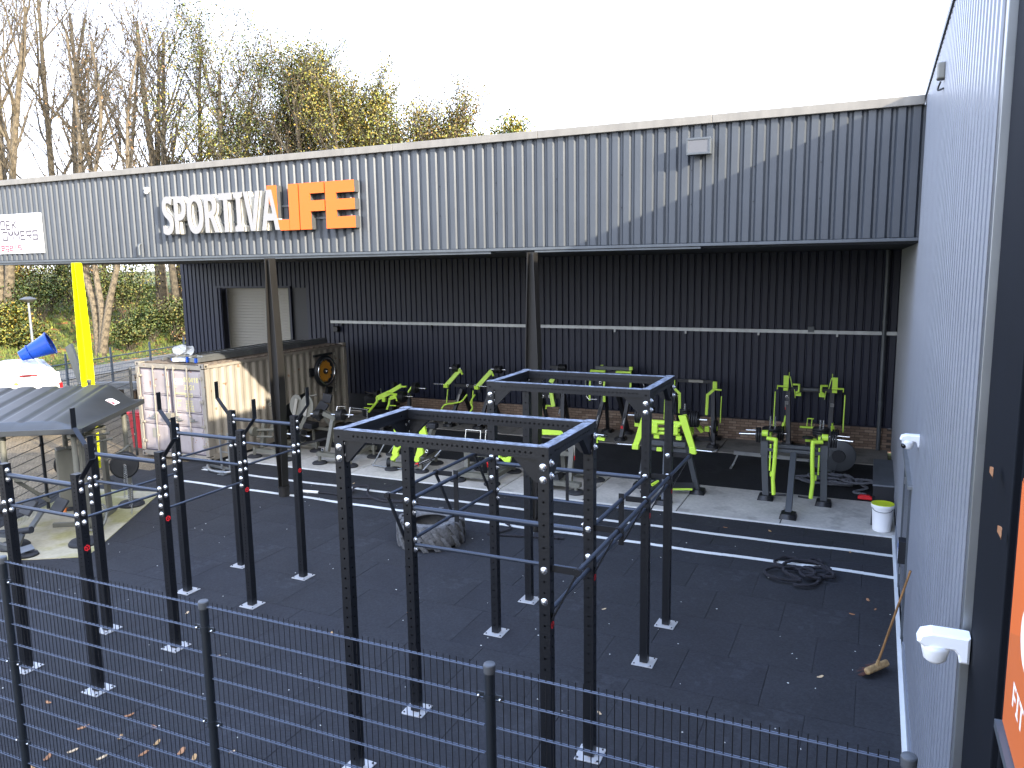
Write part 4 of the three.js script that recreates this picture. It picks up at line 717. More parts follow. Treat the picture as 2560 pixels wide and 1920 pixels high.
{ // rear row, behind the tall rig, two hanging lime hooks
  const t = machine('black machine with two bent lime arms and a label plate across the top', -4.48, -21.6); const z = -21.75, mir = MIR(-4.475);
  for (const f of [(p) => p, mir]) {
    P(t, 'upright', M.gymBlack, (b) => { b.bar(f([-5.12, 0.06, z + 0.6]), f([-4.98, 1.74, z]), 0.11, 0.13, [0, 0, 1], 0.01); b.bar(f([-5.0, 0.06, z - 0.45]), f([-4.98, 1.5, z - 0.05]), 0.09); });
    feetBlock(t, f([-5.12, 0, 0])[0], z + 0.62); feetBlock(t, f([-5.0, 0, 0])[0], z - 0.43);
    const a = P(t, 'lever_arm', M.lime, (b) => { b.box(...f([-5.05, 1.64, z + 0.14]), 0.12, 0.24, 0.06, 0.01); b.bar(f([-5.04, 1.55, z + 0.16]), f([-4.86, 1.38, z + 0.18]), 0.075, 0.03, [0, 0, 1]); b.bar(f([-4.86, 1.41, z + 0.18]), f([-4.845, 0.86, z + 0.2]), 0.075, 0.03, [0, 0, 1]); b.cyl(f([-4.845, 0.86, z + 0.18]), f([-4.845, 0.86, z + 0.22]), 0.038); b.cyl(f([-5.0, 1.55, z + 0.2]), f([-5.24, 1.54, z + 0.2]), 0.026); });
    P(a, 'rod', M.lime, (b) => b.cyl(f([-5.25, 1.38, z + 0.25]), f([-5.25, 0.66, z + 0.35]), 0.016));
    P(t, 'bracket', M.lime, (b) => { b.bar(f([-5.02, 0.72, z + 0.3]), f([-5.06, 0.42, z + 0.4]), 0.06, 0.06); b.box(...f([-5.14, 0.52, z + 0.45]), 0.12, 0.12, 0.05, 0.01); });
    sleeve(t, f([-4.9, 0.55, z + 0.4]), f([-5.2, 0.55, z + 0.42])); plates(t, f([-5.1, 0.55, z + 0.41]), [-1 * (f([0, 0, 0])[0] === 0 ? 1 : -1), 0, 0], 2, 0.19);
    P(t, 'pad_bar', M.dark, (b) => b.bar(f([-4.95, 0.55, z + 0.6]), f([-5.1, 0.2, z + 0.75]), 0.03));
  }
  P(t, 'top_beam', M.gymBlack, (b) => b.bar([-4.98, 1.73, z + 0.02], [-3.96, 1.73, z + 0.02], 0.09, 0.09)); P(t, 'label_plate', M.shutter, (b) => b.box(-4.44, 1.735, z + 0.075, 0.4, 0.07, 0.008)); ring(t, -4.97, 1.28, z + 0.1);
  P(t, 'base_rail', M.gymBlack, (b) => { b.bar([-5.0, 0.1, z], [-3.95, 0.1, z], 0.08); b.bar([-4.48, 0.1, z - 0.3], [-4.48, 0.1, z + 0.6], 0.08); });
}
{ // front strip: big lime lever machine
  const t = machine('large lime lever press with stacked black plates in front of the rubber strip', -4.0, -16.4); const z = -16.5, mir = MIR(-3.98);
  for (const f of [(p) => p, mir]) {
    P(t, 'leg', M.gymGrey, (b) => b.bar(f([-4.62, 0.08, z - 0.22]), f([-4.42, 1.12, z]), 0.11, 0.11, [0, 0, 1], 0.008)); feetBlock(t, f([-4.62, 0, 0])[0], z - 0.24);
    const a = P(t, 'lever_arm', M.lime, (b) => { b.ext([[-4.56, 1.02], [-4.68, 1.02], [-4.44, 1.82], [-4.28, 1.80]].map((p) => f([p[0], p[1], 0])), 0.07, T(0, 0, z + 0.2)); b.bar(f([-4.4, 1.76, z + 0.2]), f([-4.45, 1.35, z - 0.35]), 0.08, 0.14, [0, 0, 1]); b.box(...f([-4.6, 1.06, z + 0.24]), 0.14, 0.12, 0.12, 0.01); });
    P(a, 'handle', M.chrome, (b) => b.poly([[-4.66, 1.09, z + 0.26], [-5.0, 1.09, z + 0.28], [-5.08, 1.12, z + 0.2]].map(f), 0.018, 8));
    P(a, 'cradle', M.lime, (b) => { b.box(...f([-4.2, 1.48, z + 0.26]), 0.17, 0.2, 0.05, 0.02); b.box(...f([-4.22, 1.58, z + 0.22]), 0.2, 0.07, 0.1, 0.02); });
    sleeve(t, f([-4.45, 1.7, z + 0.02]), f([-4.84, 1.7, z + 0.02])); plates(t, f([-4.48, 1.7, z + 0.02]), [f([0, 0, 0])[0] === 0 ? -1 : 1, 0, 0], 4, 0.17);
    P(t, 'plate_peg', M.chrome, (b) => b.cyl(f([-4.36, 1.78, z]), f([-4.36, 2.02, z]), 0.02)); plates(t, f([-4.36, 1.8, z]), [0, 1, 0], 3, 0.11, 0.025);
    P(t, 'rear_arm', M.lime, (b) => { b.bar(f([-4.5, 1.6, z - 0.3]), f([-4.66, 1.36, z - 0.4]), 0.07, 0.12, [0, 0, 1]); b.box(...f([-4.76, 1.42, z - 0.4]), 0.1, 0.12, 0.06, 0.01); });
  }
  P(t, 'cross_tube', M.lime, (b) => { b.cyl([-4.34, 1.62, z + 0.2], [-3.62, 1.62, z + 0.2], 0.05, 0.05, 12); b.cyl([-4.3, 1.47, z + 0.18], [-3.66, 1.47, z + 0.18], 0.032); b.cyl([-4.3, 1.38, z + 0.18], [-3.66, 1.38, z + 0.18], 0.036); });
  P(t, 'frame_beam', M.gymGrey, (b) => { b.bar([-4.42, 1.16, z + 0.1], [-3.54, 1.16, z + 0.1], 0.13, 0.1); b.bar([-4.42, 1.0, z + 0.02], [-3.54, 1.0, z + 0.02], 0.08, 0.08); });
  P(t, 'front_leg', M.gymGrey, (b) => b.bar([-3.83, 0.08, -15.72], [-3.95, 1.1, z + 0.12], 0.11, 0.11, [0, 0, 1], 0.008)); feetBlock(t, -3.83, -15.7);
  P(t, 'stop_block', M.lime, (b) => { b.box(-4.16, 1.3, z + 0.16, 0.12, 0.09, 0.08, 0.01); b.box(-3.68, 1.3, z + 0.16, 0.12, 0.09, 0.08, 0.01); b.box(-4.12, 1.0, z + 0.08, 0.12, 0.09, 0.06, 0.01); });
  P(t, 'foot_rail', M.lime, (b) => { b.cyl([-3.92, 0.13, z + 0.1], [-3.42, 0.14, z - 0.05], 0.026); b.bar([-4.18, 0.3, -16.0], [-4.06, 0.36, -16.15], 0.06, 0.04); });
  P(t, 'foot_board', M.pad2, (b) => b.bar([-3.95, 0.19, z + 0.05], [-3.4, 0.2, z - 0.1], 0.03, 0.16)); P(t, 'chest_pad', M.pad2, (b) => b.bar([-4.3, 0.14, -15.85], [-3.95, 0.42, -16.3], 0.26, 0.06, [0, 1, 0]));
}
// rear row
{
  const t = machine('wide black and lime machine with slanted lime arms carrying plates on top', -11.4, -21.4); const z = -21.45;
  for (const [xt, xb] of [[-11.68, -12.0], [-10.69, -10.96]]) { P(t, 'upright', M.gymBlack, (b) => { b.bar([xb, 0.06, z + 0.3], [xt, 1.18, z], 0.11, 0.12, [0, 0, 1], 0.01); b.bar([xt + 0.1, 0.06, z - 0.55], [xt, 1.1, z - 0.05], 0.09); }); feetBlock(t, xb, z + 0.32); feetBlock(t, xt + 0.1, z - 0.53); P(t, 'label_strip', M.shutter, (b) => b.bar([xb + 0.235, 0.76, z + 0.19], [xb + 0.29, 1.02, z + 0.115], 0.05, 0.01, [0, 0, 1])); }
  P(t, 'top_beam', M.gymBlack, (b) => b.bar([-11.95, 1.28, z - 0.05], [-10.85, 1.28, z - 0.05], 0.14, 0.1)); ring(t, -11.47, 1.3, z + 0.03); ring(t, -11.2, 1.3, z + 0.03);
  for (const dx of [0, 1.09]) { const a = P(t, 'lever_arm', M.lime, (b) => { b.bar([-12.17 + dx, 1.29, z + 0.12], [-11.77 + dx, 1.78, z - 0.1], 0.13, 0.05, [0, 0, 1]); b.box(-12.17 + dx, 1.27, z + 0.14, 0.15, 0.11, 0.12, 0.01); b.bar([-11.79 + dx, 1.78, z - 0.08], [-11.71 + dx, 1.62, z - 0.1], 0.06, 0.03, [0, 0, 1]); }); P(a, 'rod', M.lime, (b) => b.cyl([-12.08 + dx * 0.82, 1.18, z + 0.2], [-12.1 + dx * 0.83, 0.74, z + 0.28], 0.018)); P(a, 'hub', M.gymBlack, (b) => b.box(-12.09 + dx, 1.17, z + 0.14, 0.12, 0.1, 0.1, 0.01)); }
  sleeve(t, [-12.62, 1.31, z + 0.14], [-12.24, 1.32, z + 0.14], 0.015); sleeve(t, [-11.0, 1.32, z + 0.14], [-10.72, 1.32, z + 0.14], 0.015); sleeve(t, [-12.16, 1.81, z - 0.1], [-11.75, 1.81, z - 0.1]); sleeve(t, [-10.7, 1.83, z - 0.1], [-10.2, 1.83, z - 0.1]);
  plates(t, [-12.02, 1.81, z - 0.1], [1, 0, 0], 4, 0.13); plates(t, [-10.56, 1.83, z - 0.1], [1, 0, 0], 5, 0.12);
  P(t, 'curved_grip', M.lime, (b) => b.tube([[-12.24, 0.5, z + 0.42], [-12.12, 0.7, z + 0.36], [-11.8, 0.77, z + 0.32], [-11.55, 0.84, z + 0.3], [-11.38, 1.05, z + 0.25]], 0.028, 8, 20)); P(t, 'curved_grip', M.lime, (b) => b.tube([[-11.23, 0.5, z + 0.42], [-11.14, 0.68, z + 0.36], [-11.22, 0.84, z + 0.3], [-11.1, 1.07, z + 0.25]], 0.028, 8, 20));
  P(t, 'base_rail', M.gymBlack, (b) => { b.bar([-11.9, 0.1, z - 0.1], [-10.8, 0.1, z - 0.1], 0.08); b.bar([-11.4, 0.3, z + 0.6], [-11.4, 0.1, z - 0.4], 0.07); }); P(t, 'seat', M.pad2, (b) => b.box(-11.38, 0.42, z + 0.5, 0.36, 0.08, 0.36, 0.03)); P(t, 'grip', M.dark, (b) => b.bar([-11.55, 0.14, z + 0.5], [-11.38, 0.2, z + 0.5], 0.04));
}
{ const t = thing('step_bench', 'low grey step frame beside the wide black and lime machine', 'step', [-12.43, 0.03, -21.3]); P(t, 'top', M.gymTan, (b) => b.box(-12.43, 0.2, -21.3, 0.46, 0.06, 0.2, 0.01)); for (const x of [-12.64, -12.22]) P(t, 'leg', M.gymTan, (b) => b.box(x, 0.1, -21.3, 0.05, 0.15, 0.2)); }
{
  const t = machine('black machine with a single lime front arm half hidden behind the rig post', -8.6, -21.4); const z = -21.5;
  for (const x of [-9.0, -8.3]) { P(t, 'upright', M.gymBlack, (b) => { b.bar([x + (x < -8.6 ? -0.08 : 0.08), 0.06, z + 0.3], [x, 1.2, z], 0.11, 0.12, [0, 0, 1]); b.bar([x, 0.06, z - 0.5], [x, 1.15, z - 0.05], 0.09); }); feetBlock(t, x + (x < -8.6 ? -0.08 : 0.08), z + 0.32); feetBlock(t, x, z - 0.48); }
  P(t, 'cross_plate', M.gymBlack, (b) => b.box(-8.68, 1.12, z + 0.02, 0.6, 0.16, 0.06)); ring(t, -8.93, 1.1, z + 0.07); ring(t, -8.71, 1.11, z + 0.07);
  const a = P(t, 'lever_arm', M.lime, (b) => { b.bar([-8.68, 1.52, z + 0.05], [-8.56, 1.75, z], 0.13, 0.04, [0, 0, 1]); b.bar([-8.64, 1.26, z + 0.12], [-8.54, 0.83, z + 0.2], 0.12, 0.05, [0, 0, 1]); b.poly([[-8.54, 0.85, z + 0.2], [-8.76, 0.85, z + 0.22], [-8.77, 0.75, z + 0.22]], 0.025, 8); });
  P(a, 'grip', M.dark, (b) => b.cyl([-8.77, 0.76, z + 0.22], [-8.78, 0.58, z + 0.22], 0.022)); P(t, 'top_bar', M.gymBlack, (b) => { b.bar([-8.6, 1.2, z - 0.05], [-8.5, 1.98, z - 0.1], 0.09); b.bar([-8.75, 1.97, z - 0.1], [-8.25, 1.97, z - 0.1], 0.08); }); plates(t, [-8.48, 1.97, z - 0.1], [1, 0, 0], 5, 0.1); sleeve(t, [-8.82, 1.32, z + 0.14], [-8.66, 1.31, z + 0.12], 0.012);
  printStrip(t, 'BARBELL', [-8.36, 0.75, z + 0.145], [0.2, 1, -0.2], [-1, 0.2, 0], 0.3, 0.05);
}
{
  const t = machine('broad black machine with paired lime uprights beside the rig corner', -6.8, -21.4); const z = -21.5, mir = MIR(-6.8);
  for (const [xt, xb] of [[-7.0, -7.24], [-6.28, -6.42]]) { P(t, 'upright', M.gymBlack, (b) => b.bar([xb, 0.06, z + 0.35], [xt, 1.34, z], 0.11, 0.12, [0, 0, 1], 0.01)); feetBlock(t, xb, z + 0.37); }
  P(t, 'rear_leg', M.gymBlack, (b) => { b.bar([-6.48, 0.06, z - 0.55], [-6.64, 1.34, z - 0.05], 0.12, 0.1); b.bar([-7.1, 0.06, z - 0.55], [-7.0, 1.34, z - 0.05], 0.1); }); feetBlock(t, -6.48, z - 0.53); feetBlock(t, -7.1, z - 0.53);
  P(t, 'back_plate', M.gymBlack, (b) => { b.box(-6.72, 1.62, z - 0.03, 1.0, 0.62, 0.08); }); P(t, 'top_beam', M.gymGrey, (b) => b.bar([-7.3, 2.02, z - 0.05], [-6.25, 2.02, z - 0.05], 0.1, 0.09));
  for (const x of [-7.19, -6.42]) P(t, 'top_arm', M.lime, (b) => b.box(x, 1.94, z + 0.1, 0.46, 0.06, 0.1, 0.01));
  P(t, 'cap', M.lime, (b) => { b.box(-6.23, 2.04, z + 0.02, 0.1, 0.1, 0.08, 0.01); b.box(-7.1, 2.1, z + 0.0, 0.08, 0.02, 0.06); });
  for (const x of [-7.41, -6.98, -6.2]) P(t, 'guide_rod', M.lime, (b) => b.bar([x, 1.9, z + 0.14], [x, 1.08, z + 0.2], 0.05, 0.04));
  P(t, 'lever_foot', M.lime, (b) => { b.box(-6.96, 1.15, z + 0.2, 0.07, 0.16, 0.06); b.box(-6.18, 1.12, z + 0.2, 0.07, 0.14, 0.06); });
  P(t, 'handle', M.chrome, (b) => b.poly([[-7.3, 1.73, z + 0.2], [-7.54, 1.72, z + 0.22], [-7.5, 1.2, z + 0.22], [-7.43, 1.12, z + 0.22], [-7.19, 1.13, z + 0.2]], 0.014, 8)); P(t, 'handle', M.chrome, (b) => b.poly([[-6.1, 1.73, z + 0.2], [-5.84, 1.70, z + 0.22], [-5.8, 1.6, z + 0.22], [-5.8, 1.2, z + 0.22]], 0.014, 8));
  ring(t, -7.13, 1.71, z + 0.06); ring(t, -7.13, 1.6, z + 0.06); ring(t, -6.33, 1.7, z + 0.06);
  printStrip(t, 'STREET BARBELL', [-7.14, 0.62, z + 0.262], [0.19, 1, -0.27], [-1, 0.19, 0], 0.62, 0.06); printStrip(t, 'BARBELL', [-6.355, 0.62, z + 0.262], [0.11, 1, -0.27], [-1, 0.11, 0], 0.34, 0.06); P(t, 'red_tag', M.red, (b) => { b.box(-6.4, 0.38, z + 0.33, 0.07, 0.1, 0.01); b.box(-7.02, 1.31, z + 0.08, 0.08, 0.03, 0.01); });
}
{ // rear left lime lever machine next to the tyres
  const t = machine('low lime lever machine with forked handles near the stacked tyres', -13.6, -20.4); const z = -20.45;
  const a = P(t, 'lever_arm', M.lime, (b) => { b.bar([-14.12, 0.92, z + 0.1], [-13.73, 1.1, z], 0.15, 0.07, [0, 0, 1]); b.bar([-13.78, 1.08, z], [-13.33, 1.34, z - 0.1], 0.12, 0.06, [0, 0, 1]); b.poly([[-14.13, 0.95, z + 0.12], [-14.11, 0.82, z + 0.14], [-14.4, 0.48, z + 0.2]], 0.04, 10); b.bar([-13.78, 1.09, z + 0.05], [-13.36, 1.08, z + 0.1], 0.06, 0.05); b.bar([-13.62, 0.96, z + 0.1], [-13.4, 1.02, z + 0.08], 0.1, 0.12); b.poly([[-13.63, 0.96, z + 0.14], [-13.65, 0.8, z + 0.16], [-13.7, 0.6, z + 0.22]], 0.036, 10); b.box(-13.9, 0.88, z + 0.06, 0.12, 0.14, 0.08, 0.01); b.box(-13.38, 0.92, z + 0.08, 0.1, 0.1, 0.08, 0.01); b.bar([-13.3, 1.3, z - 0.1], [-13.16, 1.31, z - 0.1], 0.05); b.bar([-12.93, 1.34, z - 0.1], [-13.06, 1.14, z - 0.05], 0.04, 0.1, [0, 0, 1]); });
  P(a, 'grip', M.lime, (b) => { b.cyl([-14.56, 0.6, z + 0.2], [-14.27, 0.6, z + 0.18], 0.022); b.cyl([-14.46, 0.72, z + 0.16], [-14.18, 0.73, z + 0.15], 0.022); b.cyl([-13.66, 0.73, z + 0.16], [-13.4, 0.73, z + 0.16], 0.022); });
  sleeve(t, [-14.72, 1.06, z - 0.1], [-14.3, 1.02, z - 0.05], 0.016); sleeve(t, [-13.2, 1.02, z + 0.05], [-12.84, 1.03, z + 0.05]); sleeve(t, [-13.0, 1.28, z - 0.15], [-12.5, 1.27, z - 0.15]); sleeve(t, [-14.04, 1.02, z], [-14.05, 1.22, z], 0.012);
  plates(t, [-14.3, 1.02, z - 0.05], [1, 0, 0], 3, 0.12); plates(t, [-13.32, 1.0, z + 0.05], [1, 0, 0], 4, 0.17); plates(t, [-12.92, 1.28, z - 0.15], [1, 0, 0], 3, 0.17); plates(t, [-13.75, 1.25, z - 0.3], [0.9, 0.2, 0], 2, 0.14);
  P(t, 'upright', M.gymGrey, (b) => { b.bar([-13.75, 0.05, z - 0.1], [-13.7, 1.05, z - 0.05], 0.11); b.bar([-13.15, 0.05, z - 0.2], [-13.1, 1.15, z - 0.15], 0.1); b.bar([-14.0, 0.1, z - 0.2], [-13.0, 0.1, z - 0.2], 0.09); b.bar([-13.7, 0.1, z + 0.5], [-13.7, 0.1, z - 0.5], 0.09); }); feetBlock(t, -13.75, z + 0.45); feetBlock(t, -13.15, z - 0.25); feetBlock(t, -13.95, z - 0.25);
}
// front strip, grey machines on disc feet
{
  const t = machine('olive grey leverage machine with two tall round pads beside the container', -14.4, -16.3);
  for (const [x, z] of [[-14.95, -15.75], [-13.89, -15.77], [-13.80, -16.9], [-14.95, -16.95]]) discFoot(t, x, z, 0.3);
  P(t, 'base_rail', M.gymTan, (b) => { b.bar([-15.0, 0.2, -15.8], [-13.85, 0.2, -15.8], 0.12, 0.1); b.bar([-15.0, 0.2, -16.92], [-13.75, 0.2, -16.92], 0.12, 0.1); b.bar([-14.35, 0.22, -15.8], [-14.35, 0.22, -16.92], 0.1, 0.1); });
  P(t, 'upright', M.gymTan, (b) => { b.bar([-14.98, 0.2, -16.1], [-14.94, 0.95, -16.2], 0.11); b.bar([-14.9, 0.5, -16.3], [-14.62, 1.32, -16.5], 0.13, 0.1); b.bar([-14.3, 0.25, -16.1], [-14.32, 0.7, -16.3], 0.1); b.bar([-14.25, 0.3, -16.5], [-13.8, 1.25, -16.7], 0.1); });
  for (const [x, y, z] of [[-14.25, 1.3, -16.7], [-13.8, 1.32, -16.6]]) P(t, 'back_pad', M.gymTan, (b) => b.add(new THREE.CylinderGeometry(0.17, 0.17, 0.07, 24), T(x, y, z).multiply(RY(0.5)).multiply(RX(Math.PI / 2 - 0.2)).multiply(M4().makeScale(1, 1, 1.75))));
  for (const [x, y, z] of [[-14.22, 1.33, -16.64], [-13.77, 1.35, -16.54]]) P(t, 'pad_brace', M.shutter, (b) => b.bar([x - 0.03, y - 0.28, z + 0.05], [x + 0.02, y + 0.16, z - 0.03], 0.09, 0.03, [0, 0, 1]));
  P(t, 'grip_rail', M.gymTan, (b) => { b.cyl([-15.2, 0.68, -16.0], [-14.4, 0.74, -16.1], 0.04); b.cyl([-15.0, 0.53, -15.95], [-14.5, 0.55, -16.0], 0.03); }); P(t, 'hub', M.gymTan, (b) => b.cyl([-15.18, 0.66, -15.95], [-15.05, 0.66, -15.95], 0.13, 0.13, 20));
  P(t, 'handle', M.gymTan, (b) => { b.cyl([-14.95, 1.34, -16.4], [-14.6, 1.46, -16.5], 0.02); b.cyl([-14.95, 1.28, -16.45], [-14.6, 1.40, -16.55], 0.02); b.cyl([-13.95, 1.55, -16.7], [-13.6, 1.62, -16.8], 0.02); });
  sleeve(t, [-15.45, 0.7, -16.0], [-15.1, 0.7, -16.0]); sleeve(t, [-14.28, 0.68, -16.0], [-13.3, 0.64, -16.05], 0.026); plates(t, [-14.26, 0.68, -16.0], [1, 0, 0], 2, 0.14); plates(t, [-13.72, 0.655, -16.03], [1, -0.03, 0], 5, 0.16);
  P(t, 'side_rail', M.foot, (b) => b.bar([-14.1, 0.28, -15.9], [-13.3, 0.45, -16.8], 0.08, 0.05));
}
{ const t = thing('incline_bench', 'black padded incline bench behind the olive grey machine', 'bench', [-14.0, 0.01, -17.4]); const z = -17.3;
  P(t, 'headrest', M.pad2, (b) => b.bar([-13.9, 1.26, z - 0.25], [-13.87, 1.5, z - 0.3], 0.3, 0.07, [0, 0, 1], 0.015)); P(t, 'backrest', M.pad2, (b) => b.bar([-14.12, 0.82, z], [-13.93, 1.26, z - 0.23], 0.3, 0.07, [0, 0, 1], 0.015)); P(t, 'seat', M.pad2, (b) => b.box(-14.25, 0.68, z + 0.15, 0.5, 0.16, 0.34, 0.03, RZ(-0.08)));
  P(t, 'frame', M.gymTan, (b) => { b.bar([-13.95, 0.92, z - 0.1], [-13.76, 0.5, z - 0.3], 0.07); b.bar([-14.3, 0.6, z + 0.1], [-13.75, 0.48, z - 0.3], 0.08); }); discFoot(t, -14.37, -17.5, 0.6); discFoot(t, -13.85, -17.75, 0.5); }
{ const t = thing('tarpaulin', 'black tarpaulin hung against the container side behind the bench', 'tarpaulin', [-15.5, 0.3, -19.0]); P(t, 'sheet', M.dark, (b) => b.ext([[0, 0.1], [0.1, 0.95], [0.75, 1.15], [1.0, 1.2], [1.1, 0.6], [0.75, 0.2], [0.2, 0.0]].map(([a, c]) => [a, c + 0.1]), 0.04, T(-15.5, 0, -17.6).multiply(RY(Math.PI / 2)))); }
{
  const t = machine('grey plate loaded bar machine between the grey container and the lime squat machine', -12.4, -16.3);
  for (const [x, z] of [[-12.84, -15.82], [-11.89, -15.84], [-11.91, -16.9], [-12.84, -16.9]]) discFoot(t, x, z, 0.34);
  P(t, 'base_rail', M.gymTan, (b) => { b.bar([-12.9, 0.27, -15.84], [-12.0, 0.25, -15.84], 0.14, 0.1); b.bar([-12.9, 0.26, -16.9], [-11.85, 0.26, -16.9], 0.14, 0.1); b.bar([-12.0, 0.28, -15.84], [-12.0, 0.28, -16.9], 0.12, 0.1); });
  P(t, 'upright', M.gymTan, (b) => { b.bar([-12.72, 0.3, -16.0], [-12.72, 1.12, -16.3], 0.1); b.bar([-12.05, 0.3, -16.0], [-12.05, 0.85, -16.2], 0.1); b.bar([-13.0, 1.24, -16.3], [-12.62, 1.12, -16.3], 0.14, 0.12); });
  sleeve(t, [-13.4, 1.2, -16.25], [-12.1, 1.24, -16.35]); plates(t, [-13.24, 1.205, -16.26], [1, 0.03, 0], 4, 0.13); plates(t, [-12.55, 1.225, -16.3], [1, 0.03, 0], 4, 0.15);
  P(t, 'handle', M.chrome, (b) => { b.poly([[-12.55, 1.2, -16.2], [-12.53, 1.45, -16.25], [-12.4, 1.44, -16.4], [-12.4, 1.25, -16.4]], 0.016, 8); b.poly([[-12.14, 1.2, -16.2], [-12.12, 1.45, -16.25], [-11.85, 1.36, -16.6], [-11.86, 1.1, -16.6]], 0.016, 8); });
  P(t, 'lug', M.galv, (b) => { for (const x of [-12.75, -12.0]) b.add(new THREE.TorusGeometry(0.035, 0.012, 6, 14), T(x, 0.38, -15.84)); });
  P(t, 'platform', M.foot, (b) => b.box(-12.3, 0.42, -17.0, 0.9, 0.06, 0.4, 0.01, RZ(0.08)));
}
{
  const t = machine('lime squat press with long pale handle frame and red label', -10.3, -16.3); const z = -16.2;
  for (const [x, q] of [[-10.74, -15.99], [-9.94, -16.06], [-10.0, -16.88], [-10.75, -16.88]]) discFoot(t, x, q, 0.24);
  P(t, 'base_rail', M.gymTan, (b) => { b.bar([-10.74, 0.16, -16.0], [-9.9, 0.16, -16.05], 0.1); b.bar([-10.0, 0.2, -16.05], [-9.95, 0.3, -16.9], 0.1); b.bar([-10.35, 0.3, -16.1], [-10.3, 0.7, -16.6], 0.14, 0.12); b.bar([-10.1, 0.3, -16.4], [-9.95, 0.95, -16.7], 0.12); });
  for (const dx of [0, 0.68]) P(t, 'lever_arm', M.lime, (b) => { const f = (x, y) => [x + dx, y]; b.ext([f(-10.86, 0.16), f(-10.72, 0.12), f(-10.70, 0.26), f(-10.58, 0.36), f(-10.6, 0.46), f(-10.43, 0.7), f(-10.52, 1.05), f(-10.68, 1.04), f(-10.66, 0.72), f(-10.8, 0.3)], 0.07, T(0, dx ? 0.1 : 0, z + 0.1 - dx * 0.1)); });
  plates(t, [-10.92, 0.16, z + 0.12], [0.9, 0, -0.2], 3, 0.12); P(t, 'stop_disc', M.foot, (b) => b.cyl([-10.84, 0.36, z + 0.15], [-10.84, 0.4, z + 0.15], 0.1, 0.1, 18));
  P(t, 'handle_frame', M.galv, (b) => { b.poly([[-11.04, 0.66, z], [-11.36, 0.05, z + 0.15], [-10.15, 0.06, z + 0.25], [-9.87, 0.06, z + 0.2], [-9.38, 0.68, z - 0.1], [-9.84, 0.7, z - 0.1]], 0.018, 8); b.cyl([-10.68, 0.7, z + 0.05], [-10.93, 0.35, z + 0.1], 0.014); b.cyl([-10.68, 0.7, z + 0.05], [-11.04, 0.69, z], 0.016); });
  P(t, 'yoke', M.plastic, (b) => { b.tube([[-11.43, 0.6, z + 0.02], [-11.25, 0.68, z], [-11.0, 0.69, z]], 0.03, 8); b.box(-11.03, 0.72, z, 0.07, 0.1, 0.07); });
  plates(t, [-10.6, 0.62, z + 0.12], [0, 0.9, 0.2], 2, 0.09); plates(t, [-10.06, 0.66, z + 0.05], [0, 0.9, 0.2], 2, 0.1); plates(t, [-9.8, 0.72, z - 0.1], [1, 0, 0], 3, 0.1); P(t, 'seat', M.pad2, (b) => { b.box(-9.95, 1.05, -16.7, 0.24, 0.14, 0.2, 0.03); b.bar([-10.3, 0.5, -16.4], [-10.0, 0.95, -16.8], 0.3, 0.07, [0, 1, 0]); });
  P(t, 'tag_plate', M.gymBlack, (b) => b.bar([-10.08, 0.16, z + 0.18], [-9.58, 0.4, z + 0.1], 0.12, 0.03, [0, 1, 0])); printStrip(t, '■ BARBELL', [-9.83, 0.28, z + 0.165], [0.5, 0.24, -0.08], [-0.24, 0.5, 0], 0.42, 0.1, '#1a1b1d', '#e8e6e4'); P(t, 'red_tag', M.red, (b) => b.box(-10.02, 0.2, z + 0.2, 0.1, 0.09, 0.012, 0, RZ(0.45))); ring(t, -9.83, 0.52, z + 0.04, 0.05);
}
